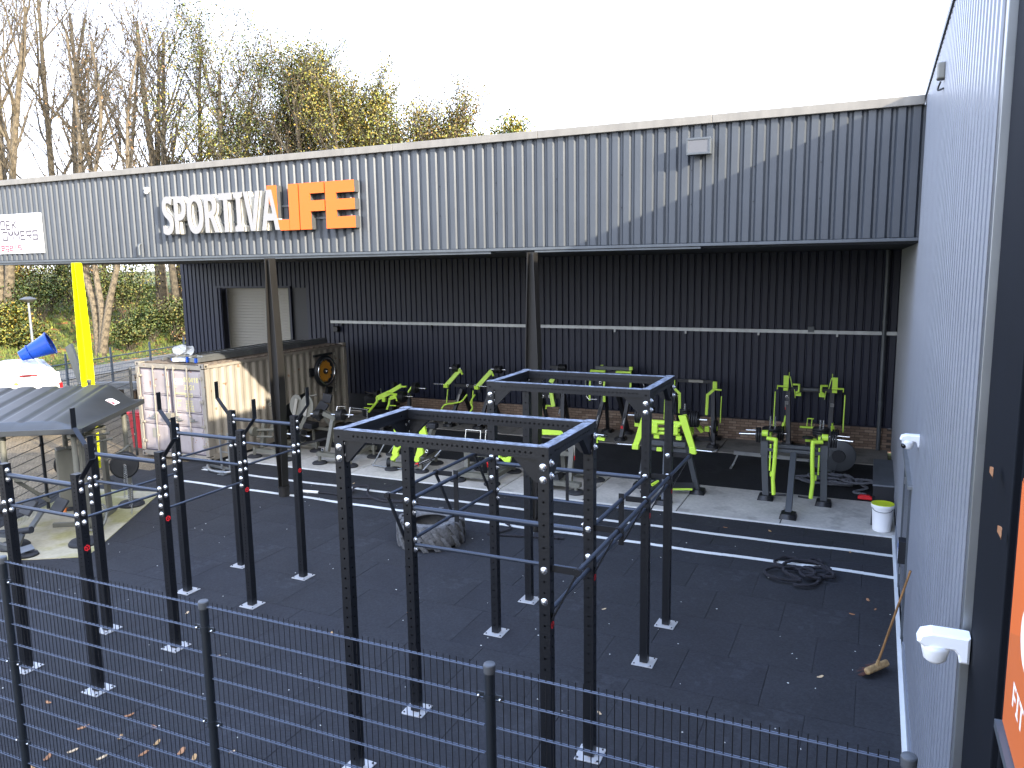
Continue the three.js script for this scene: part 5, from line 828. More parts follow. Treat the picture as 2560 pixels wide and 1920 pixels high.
{
  const t = machine('grey and lime hack squat machine behind the side bars of the tall rig', -8.25, -16.3); const z = -16.3;
  for (const [x, q] of [[-8.72, -15.69], [-7.82, -15.68], [-8.66, -16.81], [-7.81, -16.86]]) discFoot(t, x, q, 0.22);
  P(t, 'base_rail', M.gymTan, (b) => { b.bar([-8.8, 0.18, -15.75], [-7.75, 0.18, -15.75], 0.14, 0.1); b.bar([-8.7, 0.16, -16.82], [-7.8, 0.16, -16.82], 0.1); b.bar([-8.75, 0.18, -15.75], [-8.72, 0.18, -16.8], 0.1); b.bar([-7.82, 0.18, -15.75], [-7.82, 0.18, -16.8], 0.1); });
  P(t, 'upright', M.gymTan, (b) => { b.bar([-8.74, 0.2, -16.2], [-8.8, 0.7, -16.3], 0.1); b.bar([-8.2, 0.2, -16.1], [-8.2, 0.62, -16.3], 0.1); b.bar([-8.8, 0.55, -16.2], [-8.2, 0.55, -16.2], 0.08); });
  P(t, 'lever_arm', M.lime, (b) => { b.bar([-8.62, 0.72, z], [-8.3, 0.66, z + 0.05], 0.1, 0.06); b.bar([-8.38, 0.68, z + 0.05], [-8.36, 0.5, z + 0.08], 0.1, 0.1); }); P(t, 'lever_arm', M.lime, (b) => { b.bar([-7.9, 0.7, z + 0.05], [-7.87, 0.52, z + 0.1], 0.08, 0.08); }); P(t, 'stop_wedge', M.lime, (b) => { b.ext([[-7.82, 0.55], [-7.68, 0.44], [-7.58, 0.44], [-7.52, 0.62], [-7.68, 0.56]].map(([a, c]) => [a, c]), 0.08, T(0, 0, z + 0.1)); });
  P(t, 'handle', M.chrome, (b) => { b.poly([[-8.84, 0.75, z], [-8.82, 1.1, z - 0.05], [-8.5, 1.06, z - 0.2], [-8.5, 0.75, z - 0.15]], 0.016, 8); b.poly([[-8.3, 0.75, z], [-8.28, 1.12, z - 0.05], [-8.05, 1.05, z - 0.25]], 0.016, 8); });
  plates(t, [-9.0, 0.68, z], [1, 0, 0], 3, 0.12); plates(t, [-7.75, 0.62, z - 0.02], [1, 0, 0], 3, 0.15); P(t, 'shoulder_pad', M.pad2, (b) => { b.box(-8.1, 0.5, z - 0.1, 0.3, 0.3, 0.2, 0.03); b.box(-7.95, 0.5, z + 0.1, 0.12, 0.18, 0.1, 0.02); }); P(t, 'red_tag', M.red, (b) => b.box(-8.12, 0.36, z + 0.22, 0.06, 0.12, 0.012)); P(t, 'sled', M.gymBlack, (b) => b.bar([-8.4, 0.55, z - 0.1], [-8.05, 0.25, -15.8], 0.1, 0.06));
}
{
  const t = machine('grey frame machine with lime lever and plate horns seen through the near rig frame', -6.2, -16.3); const z = -16.2;
  for (const [x, q] of [[-6.6, -15.83], [-5.79, -15.74], [-5.7, -16.88], [-6.6, -16.9]]) discFoot(t, x, q, 0.24);
  P(t, 'base_rail', M.gymTan, (b) => { b.bar([-6.75, 0.2, -15.8], [-5.7, 0.2, -15.78], 0.16, 0.1); b.bar([-6.65, 0.18, -16.9], [-5.65, 0.18, -16.9], 0.1); b.bar([-6.2, 0.2, -15.8], [-6.2, 0.2, -16.9], 0.1); });
  P(t, 'upright', M.gymTan, (b) => { b.bar([-6.6, 0.2, -15.9], [-6.6, 0.82, -16.1], 0.1); b.bar([-6.0, 0.2, -15.9], [-6.0, 1.1, -16.1], 0.11); b.bar([-6.36, 0.3, -16.5], [-6.36, 1.05, -16.4], 0.1); b.bar([-6.62, 0.8, -16.1], [-6.0, 0.8, -16.1], 0.1); b.bar([-6.3, 0.82, -16.2], [-6.0, 1.02, -16.3], 0.06); });
  P(t, 'lever_arm', M.lime, (b) => { b.bar([-6.75, 1.24, z], [-6.15, 1.26, z - 0.05], 0.15, 0.12); b.cyl([-6.83, 1.22, z], [-6.76, 1.22, z], 0.075, 0.075, 14); b.box(-6.06, 1.16, z + 0.05, 0.12, 0.1, 0.1, 0.01); b.bar([-5.6, 1.2, z], [-5.28, 1.17, z], 0.07, 0.06); b.box(-5.47, 1.13, z + 0.02, 0.08, 0.1, 0.06, 0.01); });
  sleeve(t, [-5.66, 1.28, z], [-5.28, 1.26, z], 0.02); sleeve(t, [-5.66, 1.21, z - 0.08], [-5.4, 1.2, z - 0.08], 0.016); P(t, 'grip', M.dark, (b) => b.cyl([-5.3, 1.26, z], [-5.22, 1.255, z], 0.026)); plates(t, [-5.72, 1.3, z - 0.1], [1, 0, 0], 2, 0.13); plates(t, [-6.5, 1.34, z], [0, 1, 0], 3, 0.1, 0.02); sleeve(t, [-6.5, 1.3, z], [-6.5, 1.44, z], 0.014); sleeve(t, [-6.27, 1.3, z - 0.05], [-6.27, 1.42, z - 0.05], 0.012);
  P(t, 'lug', M.galv, (b) => { for (const [x, y] of [[-6.5, 0.9], [-6.05, 0.9], [-6.28, 1.03]]) b.add(new THREE.TorusGeometry(0.045, 0.014, 6, 14), T(x, y, z + 0.12)); }); printStrip(t, 'BARBELL', [-5.95, 0.9, z + 0.16], [0, 1, 0], [-1, 0, 0], 0.26, 0.04, '#d8d4c8', '#555'); P(t, 'red_tag', M.red, (b) => b.box(-5.95, 0.73, z + 0.16, 0.05, 0.1, 0.012)); P(t, 'foot_wedge', M.foot, (b) => b.ext([[-6.5, 0.18], [-6.2, 0.18], [-6.25, 0.4]], 0.3, T(0, 0, -16.1)));
}
// ---------------------------------------------------------------- rower, rope heap, wall items
{ const t = thing('rowing_machine', 'rowing machine with pale rail and grey round flywheel cage', 'rowing machine', [-1.6, 0.0, -19.4]); const z = -19.35;
  P(t, 'rail', M.galv, (b) => b.bar([-3.0, 0.36, z], [-1.2, 0.33, z], 0.05, 0.09)); P(t, 'rear_leg', M.galv, (b) => { b.bar([-2.9, 0.34, z], [-3.02, 0.03, z], 0.04); b.bar([-3.03, 0.02, z - 0.25], [-3.03, 0.02, z + 0.25], 0.05, 0.03); }); P(t, 'seat', M.pad2, (b) => b.box(-2.2, 0.43, z, 0.3, 0.06, 0.32, 0.02)); P(t, 'handle_box', M.gymBlack, (b) => { b.box(-1.35, 0.42, z, 0.4, 0.1, 0.16, 0.02); b.bar([-1.55, 0.4, z - 0.25], [-1.55, 0.4, z + 0.25], 0.04); }); P(t, 'nose', M.trim, (b) => b.ext([[-1.3, 0.32], [-1.0, 0.1], [-0.75, 0.1], [-0.75, 0.5], [-1.2, 0.4]], 0.12, T(0, 0, z - 0.06)));
  const f = P(t, 'flywheel_cage', M.gymGrey, (b) => b.lathe([[0.001, -0.07], [0.12, -0.07], [0.36, -0.06], [0.375, 0], [0.36, 0.06], [0.12, 0.075], [0.001, 0.075]], 36, T(-0.62, 0.5, z + 0.05).multiply(RX(Math.PI / 2)))); P(f, 'hub', M.foot, (b) => b.cyl([-0.62, 0.5, z + 0.11], [-0.62, 0.5, z + 0.16], 0.15, 0.14, 24)); P(f, 'spoke', M.trim, (b) => { for (const a of [2.5, 3.25, 4.5]) b.bar([-0.62, 0.5, z + 0.15], [-0.62 + Math.cos(a) * 0.36, 0.5 + Math.sin(a) * 0.36, z + 0.13], 0.02); }); P(t, 'front_foot', M.trim, (b) => { b.bar([-0.72, 0.12, z], [-0.78, 0.03, z + 0.1], 0.05); b.bar([-1.05, 0.02, z + 0.12], [-0.5, 0.02, z + 0.12], 0.05, 0.04); b.bar([-0.9, 0.12, z], [-0.9, 0.02, z], 0.05); }); P(t, 'monitor_arm', M.gymBlack, (b) => { b.bar([-0.9, 0.45, z], [-1.15, 0.95, z], 0.035); b.box(-1.18, 1.0, z, 0.05, 0.14, 0.2, 0.01); }); }
function twistedRope(name, label, pts, r, m, closed, grp) {
  const c = new THREE.CatmullRomCurve3(pts.map(v3), false, 'catmullrom', 0.5), L = c.getLength(), n = Math.ceil(L / 0.035), fr = c.computeFrenetFrames(n, false), b = new MB();
  for (let s = 0; s < 3; s++) { const q = []; for (let i = 0; i <= n; i++) { const a = i * 0.75 + s * 2.094, p = c.getPointAt(i / n); q.push(p.addScaledVector(fr.normals[i], Math.cos(a) * r * 0.5).addScaledVector(fr.binormals[i], Math.sin(a) * r * 0.5)); } b.add(new THREE.TubeGeometry(new THREE.CatmullRomCurve3(q), n, r * 0.56, 5)); }
  const t = thing(name, label, 'rope', [pts[0][0], 0, pts[0][2]], grp); b.build('strands', m, t); return t;
}
{ const pts = []; const c = [-0.95, -18.55]; for (let i = 0; i < 44; i++) { const a = i * 0.55, k = 0.36 + 0.14 * Math.sin(i * 1.3); pts.push([c[0] + Math.cos(a) * k * 1.5 + 0.012 * i, 0.05 + 0.0028 * i + 0.02 * (i % 3), c[1] + Math.sin(a) * k * 0.8]); } pts.push([-0.1, 0.07, -18.5], [0.02, 0.06, -18.3], [-0.25, 0.03, -18.0], [0.0, 0.03, -17.9]); twistedRope('battle_rope', 'grey battle rope heaped by the rowing machine flywheel', pts, 0.028, M.ropeGrey); }
{ const pts = []; const arc = (cx, cz, rx, rz, a0, a1, y) => { const n = Math.ceil(Math.abs(a1 - a0) / 0.55); for (let i = 0; i <= n; i++) { const a = a0 + (a1 - a0) * i / n; pts.push([cx + Math.cos(a) * rx + rr(-0.015, 0.015), y + 0.012 * (i % 2), cz + Math.sin(a) * rz + rr(-0.015, 0.015)]); } };
  arc(-0.72, -13.45, 0.1, 0.1, 1.5, -3.6, 0.03); arc(-1.12, -13.2, 0.2, 0.26, -0.6, -4.4, 0.04); arc(-0.82, -13.0, 0.36, 0.34, 3.4, 7.6, 0.06); arc(-0.66, -12.8, 0.24, 0.24, 1.2, 6.6, 0.08); arc(-1.08, -12.62, 0.34, 0.26, 5.6, 0.9, 0.07); arc(-0.9, -12.7, 0.24, 0.2, 2.8, 7.4, 0.1); arc(-0.9, -12.6, 0.3, 0.36, -0.4, 1.7, 0.05); twistedRope('battle_rope', 'black battle rope coiled loosely on the front white line', pts, 0.028, M.rope); }
{ const t = twistedRope('battle_rope', 'long black battle rope with white taped end stretched behind the tractor tyre', [[-11.3, 0.03, -13.62], [-10.8, 0.03, -13.66], [-10.2, 0.03, -13.6], [-9.7, 0.035, -13.72], [-9.1, 0.03, -13.75], [-8.5, 0.03, -13.72], [-7.9, 0.03, -13.62], [-7.2, 0.03, -13.62], [-6.6, 0.03, -13.45], [-6.15, 0.03, -13.1], [-6.25, 0.03, -12.75], [-6.4, 0.03, -12.6], [-5.7, 0.03, -12.75], [-5.0, 0.03, -12.92]], 0.022, M.rope);
  P(t, 'taped_end', M.tape, (b) => b.cyl([-11.55, 0.03, -13.58], [-11.15, 0.032, -13.63], 0.032, 0.034, 10)); P(t, 'second_run', M.rope, (b) => b.tube([[-10.4, 0.04, -13.9], [-10.5, 0.1, -14.1], [-10.2, 0.12, -14.2], [-10.0, 0.03, -13.9], [-9.4, 0.03, -13.62], [-8.7, 0.035, -13.85]], 0.028, 7, 40)); }
{ // tractor tyre
  const cx = -7.22, cz = -11.93, R = 0.63, W = 0.46, t = thing('tractor_tyre', 'big worn tractor tyre lying flat on the rubber floor', 'tyre', [cx, 0, cz]);
  P(t, 'carcass', M.tyre, (b) => b.lathe([[0.34, 0.06], [0.40, 0.015], [0.52, 0.01], [0.575, 0.06], [0.59, W / 2], [0.575, W - 0.06], [0.53, W - 0.015], [0.47, W], [0.40, W - 0.01], [0.355, W - 0.04], [0.335, W - 0.06], [0.345, W - 0.075], [0.50, W - 0.09], [0.53, W / 2], [0.50, 0.1], [0.34, 0.06]], 48, T(cx, 0.004, cz)));
  const lug = (() => { const g = new MB(); const pos = []; const seg = 5; const A = []; for (let i = 0; i <= seg; i++) { const f = i / seg, a = -0.26 * (1 - f) - 0.02, y = 0.0 + f * (W * 0.54); const r = R - 0.01 + 0.012 * Math.sin(f * 3.14), w = 0.078 - 0.022 * f; A.push([a - w, a + w, y, r]); } A.reverse(); const quad = (p, q, r, s) => pos.push(...p, ...q, ...r, ...p, ...r, ...s); const pt = (a, y, r) => [Math.cos(a) * r, y, Math.sin(a) * r];
    for (let i = 0; i < seg; i++) { const [a0, a1, y0, r0] = A[i], [b0, b1, y1, r1] = A[i + 1]; const i0 = 0.565, i1 = 0.565; quad(pt(a0, y0, r0), pt(a1, y0, r0), pt(b1, y1, r1), pt(b0, y1, r1)); quad(pt(a0, y0, i0), pt(a0, y0, r0), pt(b0, y1, r1), pt(b0, y1, i1)); quad(pt(a1, y0, r0), pt(a1, y0, i0), pt(b1, y1, i1), pt(b1, y1, r1)); }
    for (const k of [0, seg]) { const [a0, a1, y0, r0] = A[k]; quad(pt(a0, y0, 0.565), pt(a1, y0, 0.565), pt(a1, y0, r0), pt(a0, y0, r0)); }
    const [a0, a1, y0, r0] = A[seg]; quad(pt(a0, y0, r0), pt(a1, y0, r0), pt(a1 - 0.02, y0 - 0.0, 0.5), pt(a0 + 0.02, y0 - 0.0, 0.5));
    const q = new THREE.BufferGeometry(); q.setAttribute('position', new THREE.Float32BufferAttribute(pos, 3)); q.computeVertexNormals(); q.setAttribute('uv', new THREE.Float32BufferAttribute(new Float32Array(pos.length / 3 * 2), 2)); boxUV(q); return q; })();
  for (let i = 0; i < 17; i++) { share(t, 'tread_lug', lug, M.tyre, cx, 0.008, cz, 0, i / 17 * 6.283, 0); share(t, 'tread_lug', lug, M.tyre, cx, W - 0.0, cz, Math.PI, i / 17 * 6.283 + 0.185, 0); }
}
for (const [x, z, y, s, l] of [[-15.05, -21.75, 0, 1.0, 'dark large tyre at the bottom of the stack behind the container'], [-15.0, -21.8, 0.36, 0.97, 'dark large tyre on top of the stack behind the container']]) { const t = thing('stacked_tyre', l, 'tyre', [x, y, z], 'tyres stacked in the dark corner'); P(t, 'carcass', mat(0x1c1d20, 0.85), (b) => b.lathe([[0.3, 0.05], [0.45, 0.0], [0.55, 0.06], [0.56, 0.3], [0.45, 0.36], [0.3, 0.31], [0.34, 0.18], [0.3, 0.05]].map(([a, c]) => [a * s, c]), 32, T(x, y + 0.03, z))); }
{ const x = 0.29, z = -15.6, t = thing('bucket', 'white plastic bucket with lime green lid against the light wall', 'bucket', [x, 0.01, z]);
  P(t, 'body', M.white, (b) => b.lathe([[0.001, 0], [0.15, 0], [0.158, 0.01], [0.185, 0.5], [0.18, 0.5], [0.15, 0.02], [0.001, 0.015]], 32, T(x, 0.014, z))); P(t, 'rim', M.white, (b) => b.lathe([[0.182, 0.445], [0.198, 0.445], [0.2, 0.51], [0.182, 0.51]], 32, T(x, 0.014, z))); P(t, 'lid', mat(0xc9d92c, 0.45), (b) => b.lathe([[0.001, 0.506], [0.17, 0.506], [0.178, 0.518], [0.196, 0.518], [0.198, 0.51]], 32, T(x, 0.014, z))); P(t, 'handle', M.dark, (b) => b.tube([[x - 0.19, 0.47, z + 0.02], [x - 0.13, 0.42, z + 0.15], [x, 0.405, z + 0.2], [x + 0.13, 0.42, z + 0.15], [x + 0.19, 0.47, z + 0.02]], 0.005, 5)); }
tag(P(scene, 'leaning_board', M.dark, (b) => b.box(0.13, 0.24, -16.05, 0.04, 0.46, 0.4, 0, RZ(-0.03))), 'dark board standing upright behind the white bucket', 'board');
tag(P(scene, 'red_block', M.red, (b) => { b.box(-0.02, 0.055, -17.55, 0.28, 0.07, 0.12, 0.02); b.box(-0.02, 0.1, -17.55, 0.2, 0.03, 0.08, 0.01); }), 'small red block on the edge of the front concrete strip', 'block');
{ const t = thing('storage_box', 'long dark grey box along the foot of the light wall', 'box', [0.34, 0, -18.8]); P(t, 'body', M.foot, (b) => b.box(0.335, 0.15, -18.8, 0.42, 0.3, 2.3, 0.01)); P(t, 'lid', mat(0x747a82, 0.7, 0, { map: T_dirty }), (b) => b.box(0.335, 0.32, -18.8, 0.44, 0.04, 2.34, 0.008)); }
{ const t = thing('broom', 'wooden broom leaning on the light wall with dark bristles', 'broom', [0.25, 0, -9.9]); P(t, 'handle', M.wood, (b) => b.cyl([0.218, 0.12, -9.925], [0.51, 1.42, -9.8], 0.015, 0.013, 10)); const h = P(t, 'head', M.woodPale, (b) => b.add(new RoundedBoxGeometry(0.085, 0.07, 0.42, 3, 0.03), T(0.22, 0.1, -9.93).multiply(RY(-0.6)).multiply(RZ(-0.85)))); P(t, 'bristles', M.bristle, (b) => { for (let i = 0; i < 170; i++) { const u = rr(-0.19, 0.19), w = rr(-0.032, 0.032); const m = T(0.22, 0.1, -9.93).multiply(RY(-0.6)).multiply(RZ(-0.85)); const p = V(w, -0.02, u).applyMatrix4(m), q = V(w * 1.9 - rr(0.0, 0.02), -0.14, u * 1.12).applyMatrix4(m); q.y = Math.max(q.y, 0.008); b.cyl(p, q, 0.0025, 0.0015, 3); } }); P(t, 'socket', M.woodPale, (b) => b.cyl([0.215, 0.11, -9.925], [0.235, 0.2, -9.915], 0.022, 0.018, 10)); }
{ const t = thing('sled', 'galvanised push sled standing at the container corner', 'sled', [-14.7, 0, -14.4]); P(t, 'post', M.galv, (b) => { b.cyl([-14.72, 0.05, -14.35], [-14.72, 0.95, -14.35], 0.028); b.cyl([-14.42, 0.05, -14.32], [-14.42, 1.0, -14.32], 0.028); }); P(t, 'base', M.galv, (b) => { b.tube([[-15.3, 0.06, -14.45], [-14.9, 0.05, -14.15], [-14.4, 0.05, -14.1], [-14.2, 0.06, -14.3]], 0.04, 8); b.bar([-14.75, 0.05, -14.5], [-14.4, 0.05, -14.0], 0.06, 0.03); b.bar([-15.25, 0.06, -14.48], [-14.25, 0.06, -14.35], 0.05); }); for (const p of [[-15.3, -14.42], [-14.42, -14.05], [-14.22, -14.35]]) P(t, 'skid', M.galv, (b) => b.box(p[0], 0.018, p[1], 0.22, 0.016, 0.12, 0.004)); P(t, 'brace', M.galv, (b) => b.bar([-14.72, 0.5, -14.35], [-14.42, 0.5, -14.32], 0.03)); }
// ---------------------------------------------------------------- hood shelter and the cable station below it
{
  const u = V(-0.515, 0, -0.857), v = V(-0.857, 0, 0.515), O = V(-13.0, 0, -9.28);
  const at = (s, r, y) => O.clone().addScaledVector(v, s).addScaledVector(u, r).setY(y);
  const t = thing('hood_shelter', 'black ribbed plastic hood on tan posts over the cable station', 'shelter', [-14.4, 0, -10]);
  { // hood
    const S = 96, R = 40, pos = [], idx = []; const s0 = -0.2, s1 = 3.1, r0 = -0.22, r1 = 2.95;
    for (let j = 0; j <= R; j++) for (let i = 0; i <= S; i++) {
      const s = s0 + (s1 - s0) * i / S, r = r0 + (r1 - r0) * j / R;
      const fs = Math.min(sstep(0, 0.62, s - s0), sstep(0, 0.6, s1 - s)), fr = sstep(0, 0.16, r - r0), fb = sstep(0, 0.3, r1 - r);
      const gr = sstep(0.30, 0.42, Math.abs(((s + 0.05) / 0.46 % 1 + 1) % 1 - 0.5)) * sstep(0.12, 0.3, r - r0) * sstep(0.5, 0.75, s - s0) * fb;
      const p = at(s, r, 2.23 + fs * fb * fr * (0.12 + 0.10 * (r - r0)) - gr * 0.035); pos.push(p.x, p.y, p.z);
    }
    const n = S + 1; for (let j = 0; j < R; j++) for (let i = 0; i < S; i++) { const a = j * n + i; idx.push(a, a + 1, a + n, a + 1, a + n + 1, a + n); }
    const g = new THREE.BufferGeometry(); g.setAttribute('position', new THREE.Float32BufferAttribute(pos, 3)); g.setIndex(idx); g.computeVertexNormals(); g.setAttribute('uv', new THREE.Float32BufferAttribute(new Float32Array(pos.length / 3 * 2), 2));
    new MB().add(g).build('hood', M.hood, t);
    P(t, 'skirt', M.hood, (b) => { const q = (a, c) => b.bar(a, c, 0.03, 0.1, [0, 1, 0], 0.008); q(at(s0, r0, 2.2), at(s1, r0, 2.2)); q(at(s0, r0, 2.2), at(s0, r1, 2.2)); q(at(s1, r0, 2.2), at(s1, r1, 2.2)); q(at(s0, r1, 2.2), at(s1, r1, 2.2)); });
    sheet(t, 'label_sticker', printTex(64, 48, (x, w, h) => { x.fillStyle = '#f2f0ee'; x.fillRect(0, 0, w, h); x.fillStyle = '#c8323c'; x.fillRect(4, 6, 26, 36); x.fillStyle = '#f2f0ee'; x.fillRect(16, 6, 14, 20); }), at(0.06, 1.95, 2.375).toArray(), u.clone().multiplyScalar(1), V(-0.75, 0.55, 0.45), 0.3, 0.2);
  }
  const posts = [[0.08, 0.1], [0.08, 2.5], [1.3, 2.5], [1.3, 0.1], [2.85, 0.1], [2.85, 2.5]];
  posts.forEach(([s, r], i) => P(t, 'post', i === 2 ? M.gymTan : M.gymTan, (b) => { const p = at(s, r, 0); b.cyl([p.x, 0.05, p.z], [p.x, 2.22, p.z], 0.05, 0.05, 14); b.cyl([p.x, 2.0, p.z], [p.x, 2.1, p.z], 0.062, 0.062, 14); }));
  for (const [s, r] of posts) P(t, 'foot', M.foot, (b) => { const p = at(s, r, 0); b.lathe([[0.001, 0], [0.26, 0], [0.265, 0.04], [0.22, 0.09], [0.08, 0.1], [0.001, 0.1]], 28, T(p.x, 0.012, p.z)); });
  P(t, 'roof_rail', M.gymTan, (b) => { b.bar(at(0.05, -0.15, 2.12), at(0.05, 2.85, 2.12), 0.07, 0.09); b.bar(at(0.05, 0.1, 2.14), at(3.0, 0.1, 2.14), 0.06, 0.07); b.bar(at(0.05, 2.5, 2.14), at(3.0, 2.5, 2.14), 0.06, 0.07); });
  // station
  const c = thing('cable_station', 'tan cable and pulley station with hanging chains and round weights below the hood', 'gym machine', [-14.6, 0, -10.7]);
  P(c, 'weight_tower', M.gymTan, (b) => { const p = at(0.75, 1.25, 0.98); b.add(new RoundedBoxGeometry(0.42, 1.15, 0.36, 2, 0.03), T(p.x, 1.02, p.z).multiply(RY(-0.54))); });
  P(c, 'frame', M.gymTan, (b) => { b.bar(at(0.3, 0.9, 0.05), at(0.3, 0.9, 1.95), 0.09); b.bar(at(0.3, 1.9, 0.05), at(0.3, 1.9, 1.9), 0.09); b.bar(at(0.3, 0.5, 0.06), at(0.3, 2.2, 0.06), 0.08); b.bar(at(0.3, 0.9, 1.85), at(0.3, 1.95, 1.85), 0.08); b.bar(at(1.1, 1.2, 0.06), at(0.2, 1.2, 0.06), 0.08); });
  P(c, 'pull_up_grip', M.gymTan, (b) => { for (const y of [1.98, 1.86, 1.72]) { b.cyl(at(0.5, 0.7, y), at(-0.12, 1.0 + (1.98 - y), y + 0.02), 0.022); b.ball(at(-0.12, 1.0 + (1.98 - y), y + 0.02), 0.032); } });
  P(c, 'dip_arm', M.gymTan, (b) => { b.tube([at(0.2, 1.7, 1.2), at(-0.05, 1.9, 1.35), at(-0.15, 2.1, 1.4), at(-0.15, 2.15, 1.0)], 0.025, 8); b.tube([at(0.3, 0.6, 0.15), at(0.0, 0.55, 0.12), at(-0.1, 0.7, 0.3), at(0.0, 0.9, 0.5), at(0.3, 0.9, 0.5)], 0.025, 8); });
  P(c, 'press_arm', M.gymTan, (b) => { b.bar(at(0.9, 0.7, 0.7), at(1.2, 0.2, 1.25), 0.06); b.bar(at(1.2, 0.2, 1.25), at(0.95, 0.1, 1.28), 0.05); b.bar(at(1.2, 0.2, 1.25), at(1.32, 0.15, 1.5), 0.045); });
  const disc = (p, ax, R, n) => { for (let i = 0; i < n; i++) P(c, 'weight_disc', M.plate, (b) => { const q = p.clone().addScaledVector(ax, i * 0.07); const m = frameTo(q, q.clone().addScaledVector(ax, 0.06))[0]; b.lathe([[0.03, -0.03], [R * 0.8, -0.02], [R * 0.84, -0.03], [R, -0.028], [R, 0.028], [R * 0.84, 0.03], [R * 0.8, 0.02], [0.03, 0.03]], 28, m); }); };
  disc(V(-15.25, 1.02, -10.65), V(0.8, 0, 0.6), 0.26, 1); disc(V(-13.72, 1.12, -10.8), V(0.75, 0, 0.66), 0.27, 2);
  const chain = (a, d) => P(c, 'chain', M.galv, (b) => { const n = Math.round(a.distanceTo(d) / 0.045); for (let i = 0; i < n; i++) b.add(new THREE.TorusGeometry(0.02, 0.006, 4, 8), T(...a.clone().lerp(d, i / n).toArray()).multiply(RY(i % 2 ? 1.57 : 0.3)).multiply(M4().makeScale(0.8, 1.3, 1))); });
  chain(V(-13.6, 1.12, -10.7), V(-13.66, 0.45, -10.68)); chain(V(-13.52, 1.12, -10.66), V(-13.5, 0.3, -10.66)); chain(V(-13.44, 0.75, -10.7), V(-13.52, 0.1, -10.7)); chain(V(-15.1, 1.0, -10.55), V(-15.0, 0.25, -10.4)); chain(V(-14.96, 0.95, -10.4), V(-14.93, 0.3, -10.35));
  P(c, 'strap', M.strap, (b) => { b.bar([-14.85, 0.78, -10.3], [-14.78, 0.25, -10.2], 0.09, 0.02); b.bar([-14.72, 0.74, -10.2], [-14.7, 0.2, -10.1], 0.08, 0.02); b.box(-14.9, 0.78, -10.3, 0.2, 0.12, 0.14, 0.04); });
}
{ // sit up bench at the frame edge
  const t = thing('ab_bench', 'dark grey adjustable bench with wing shaped pads on the concrete pad', 'bench', [-13.9, 0.01, -8.6]);
  P(t, 'wing_pad', M.pad2, (b) => { b.box(-14.35, 0.62, -9.15, 0.42, 0.05, 0.3, 0.015, M4().multiply(RY(-0.2)).multiply(RX(0.9))); b.box(-13.75, 0.66, -9.35, 0.42, 0.05, 0.3, 0.015, M4().multiply(RY(-0.2)).multiply(RX(0.9))); });
  P(t, 'spine', M.galv, (b) => b.bar([-14.0, 0.6, -9.2], [-13.82, 0.32, -8.75], 0.09, 0.05)); P(t, 'red_tag', M.red, (b) => b.box(-13.845, 0.37, -8.8, 0.1, 0.05, 0.05)); P(t, 'roller', M.pad2, (b) => { b.cyl([-13.95, 0.36, -8.62], [-13.62, 0.42, -8.7], 0.06, 0.06, 14); b.cyl([-14.3, 0.34, -8.5], [-14.05, 0.36, -8.58], 0.05, 0.05, 14); b.cyl([-14.75, 0.45, -8.5], [-14.4, 0.5, -8.55], 0.05, 0.05, 14); });
  P(t, 'frame', M.gymGrey, (b) => { b.bar([-13.75, 0.35, -8.6], [-13.85, 0.1, -8.55], 0.08); b.bar([-14.9, 0.28, -8.4], [-13.9, 0.32, -8.55], 0.07); b.bar([-14.6, 0.1, -8.5], [-13.5, 0.1, -8.5], 0.09); b.bar([-14.6, 0.35, -8.5], [-14.6, 0.08, -8.45], 0.07); }); P(t, 'foot_plate', M.galv, (b) => b.box(-13.45, 0.17, -8.38, 0.12, 0.02, 0.4, 0, RZ(-0.7))); P(t, 'base', M.foot, (b) => { for (const x of [-13.52, -14.6]) b.lathe([[0.001, 0], [0.18, 0], [0.16, 0.05], [0.001, 0.06]], 20, T(x, 0.016, -8.52)); });
}
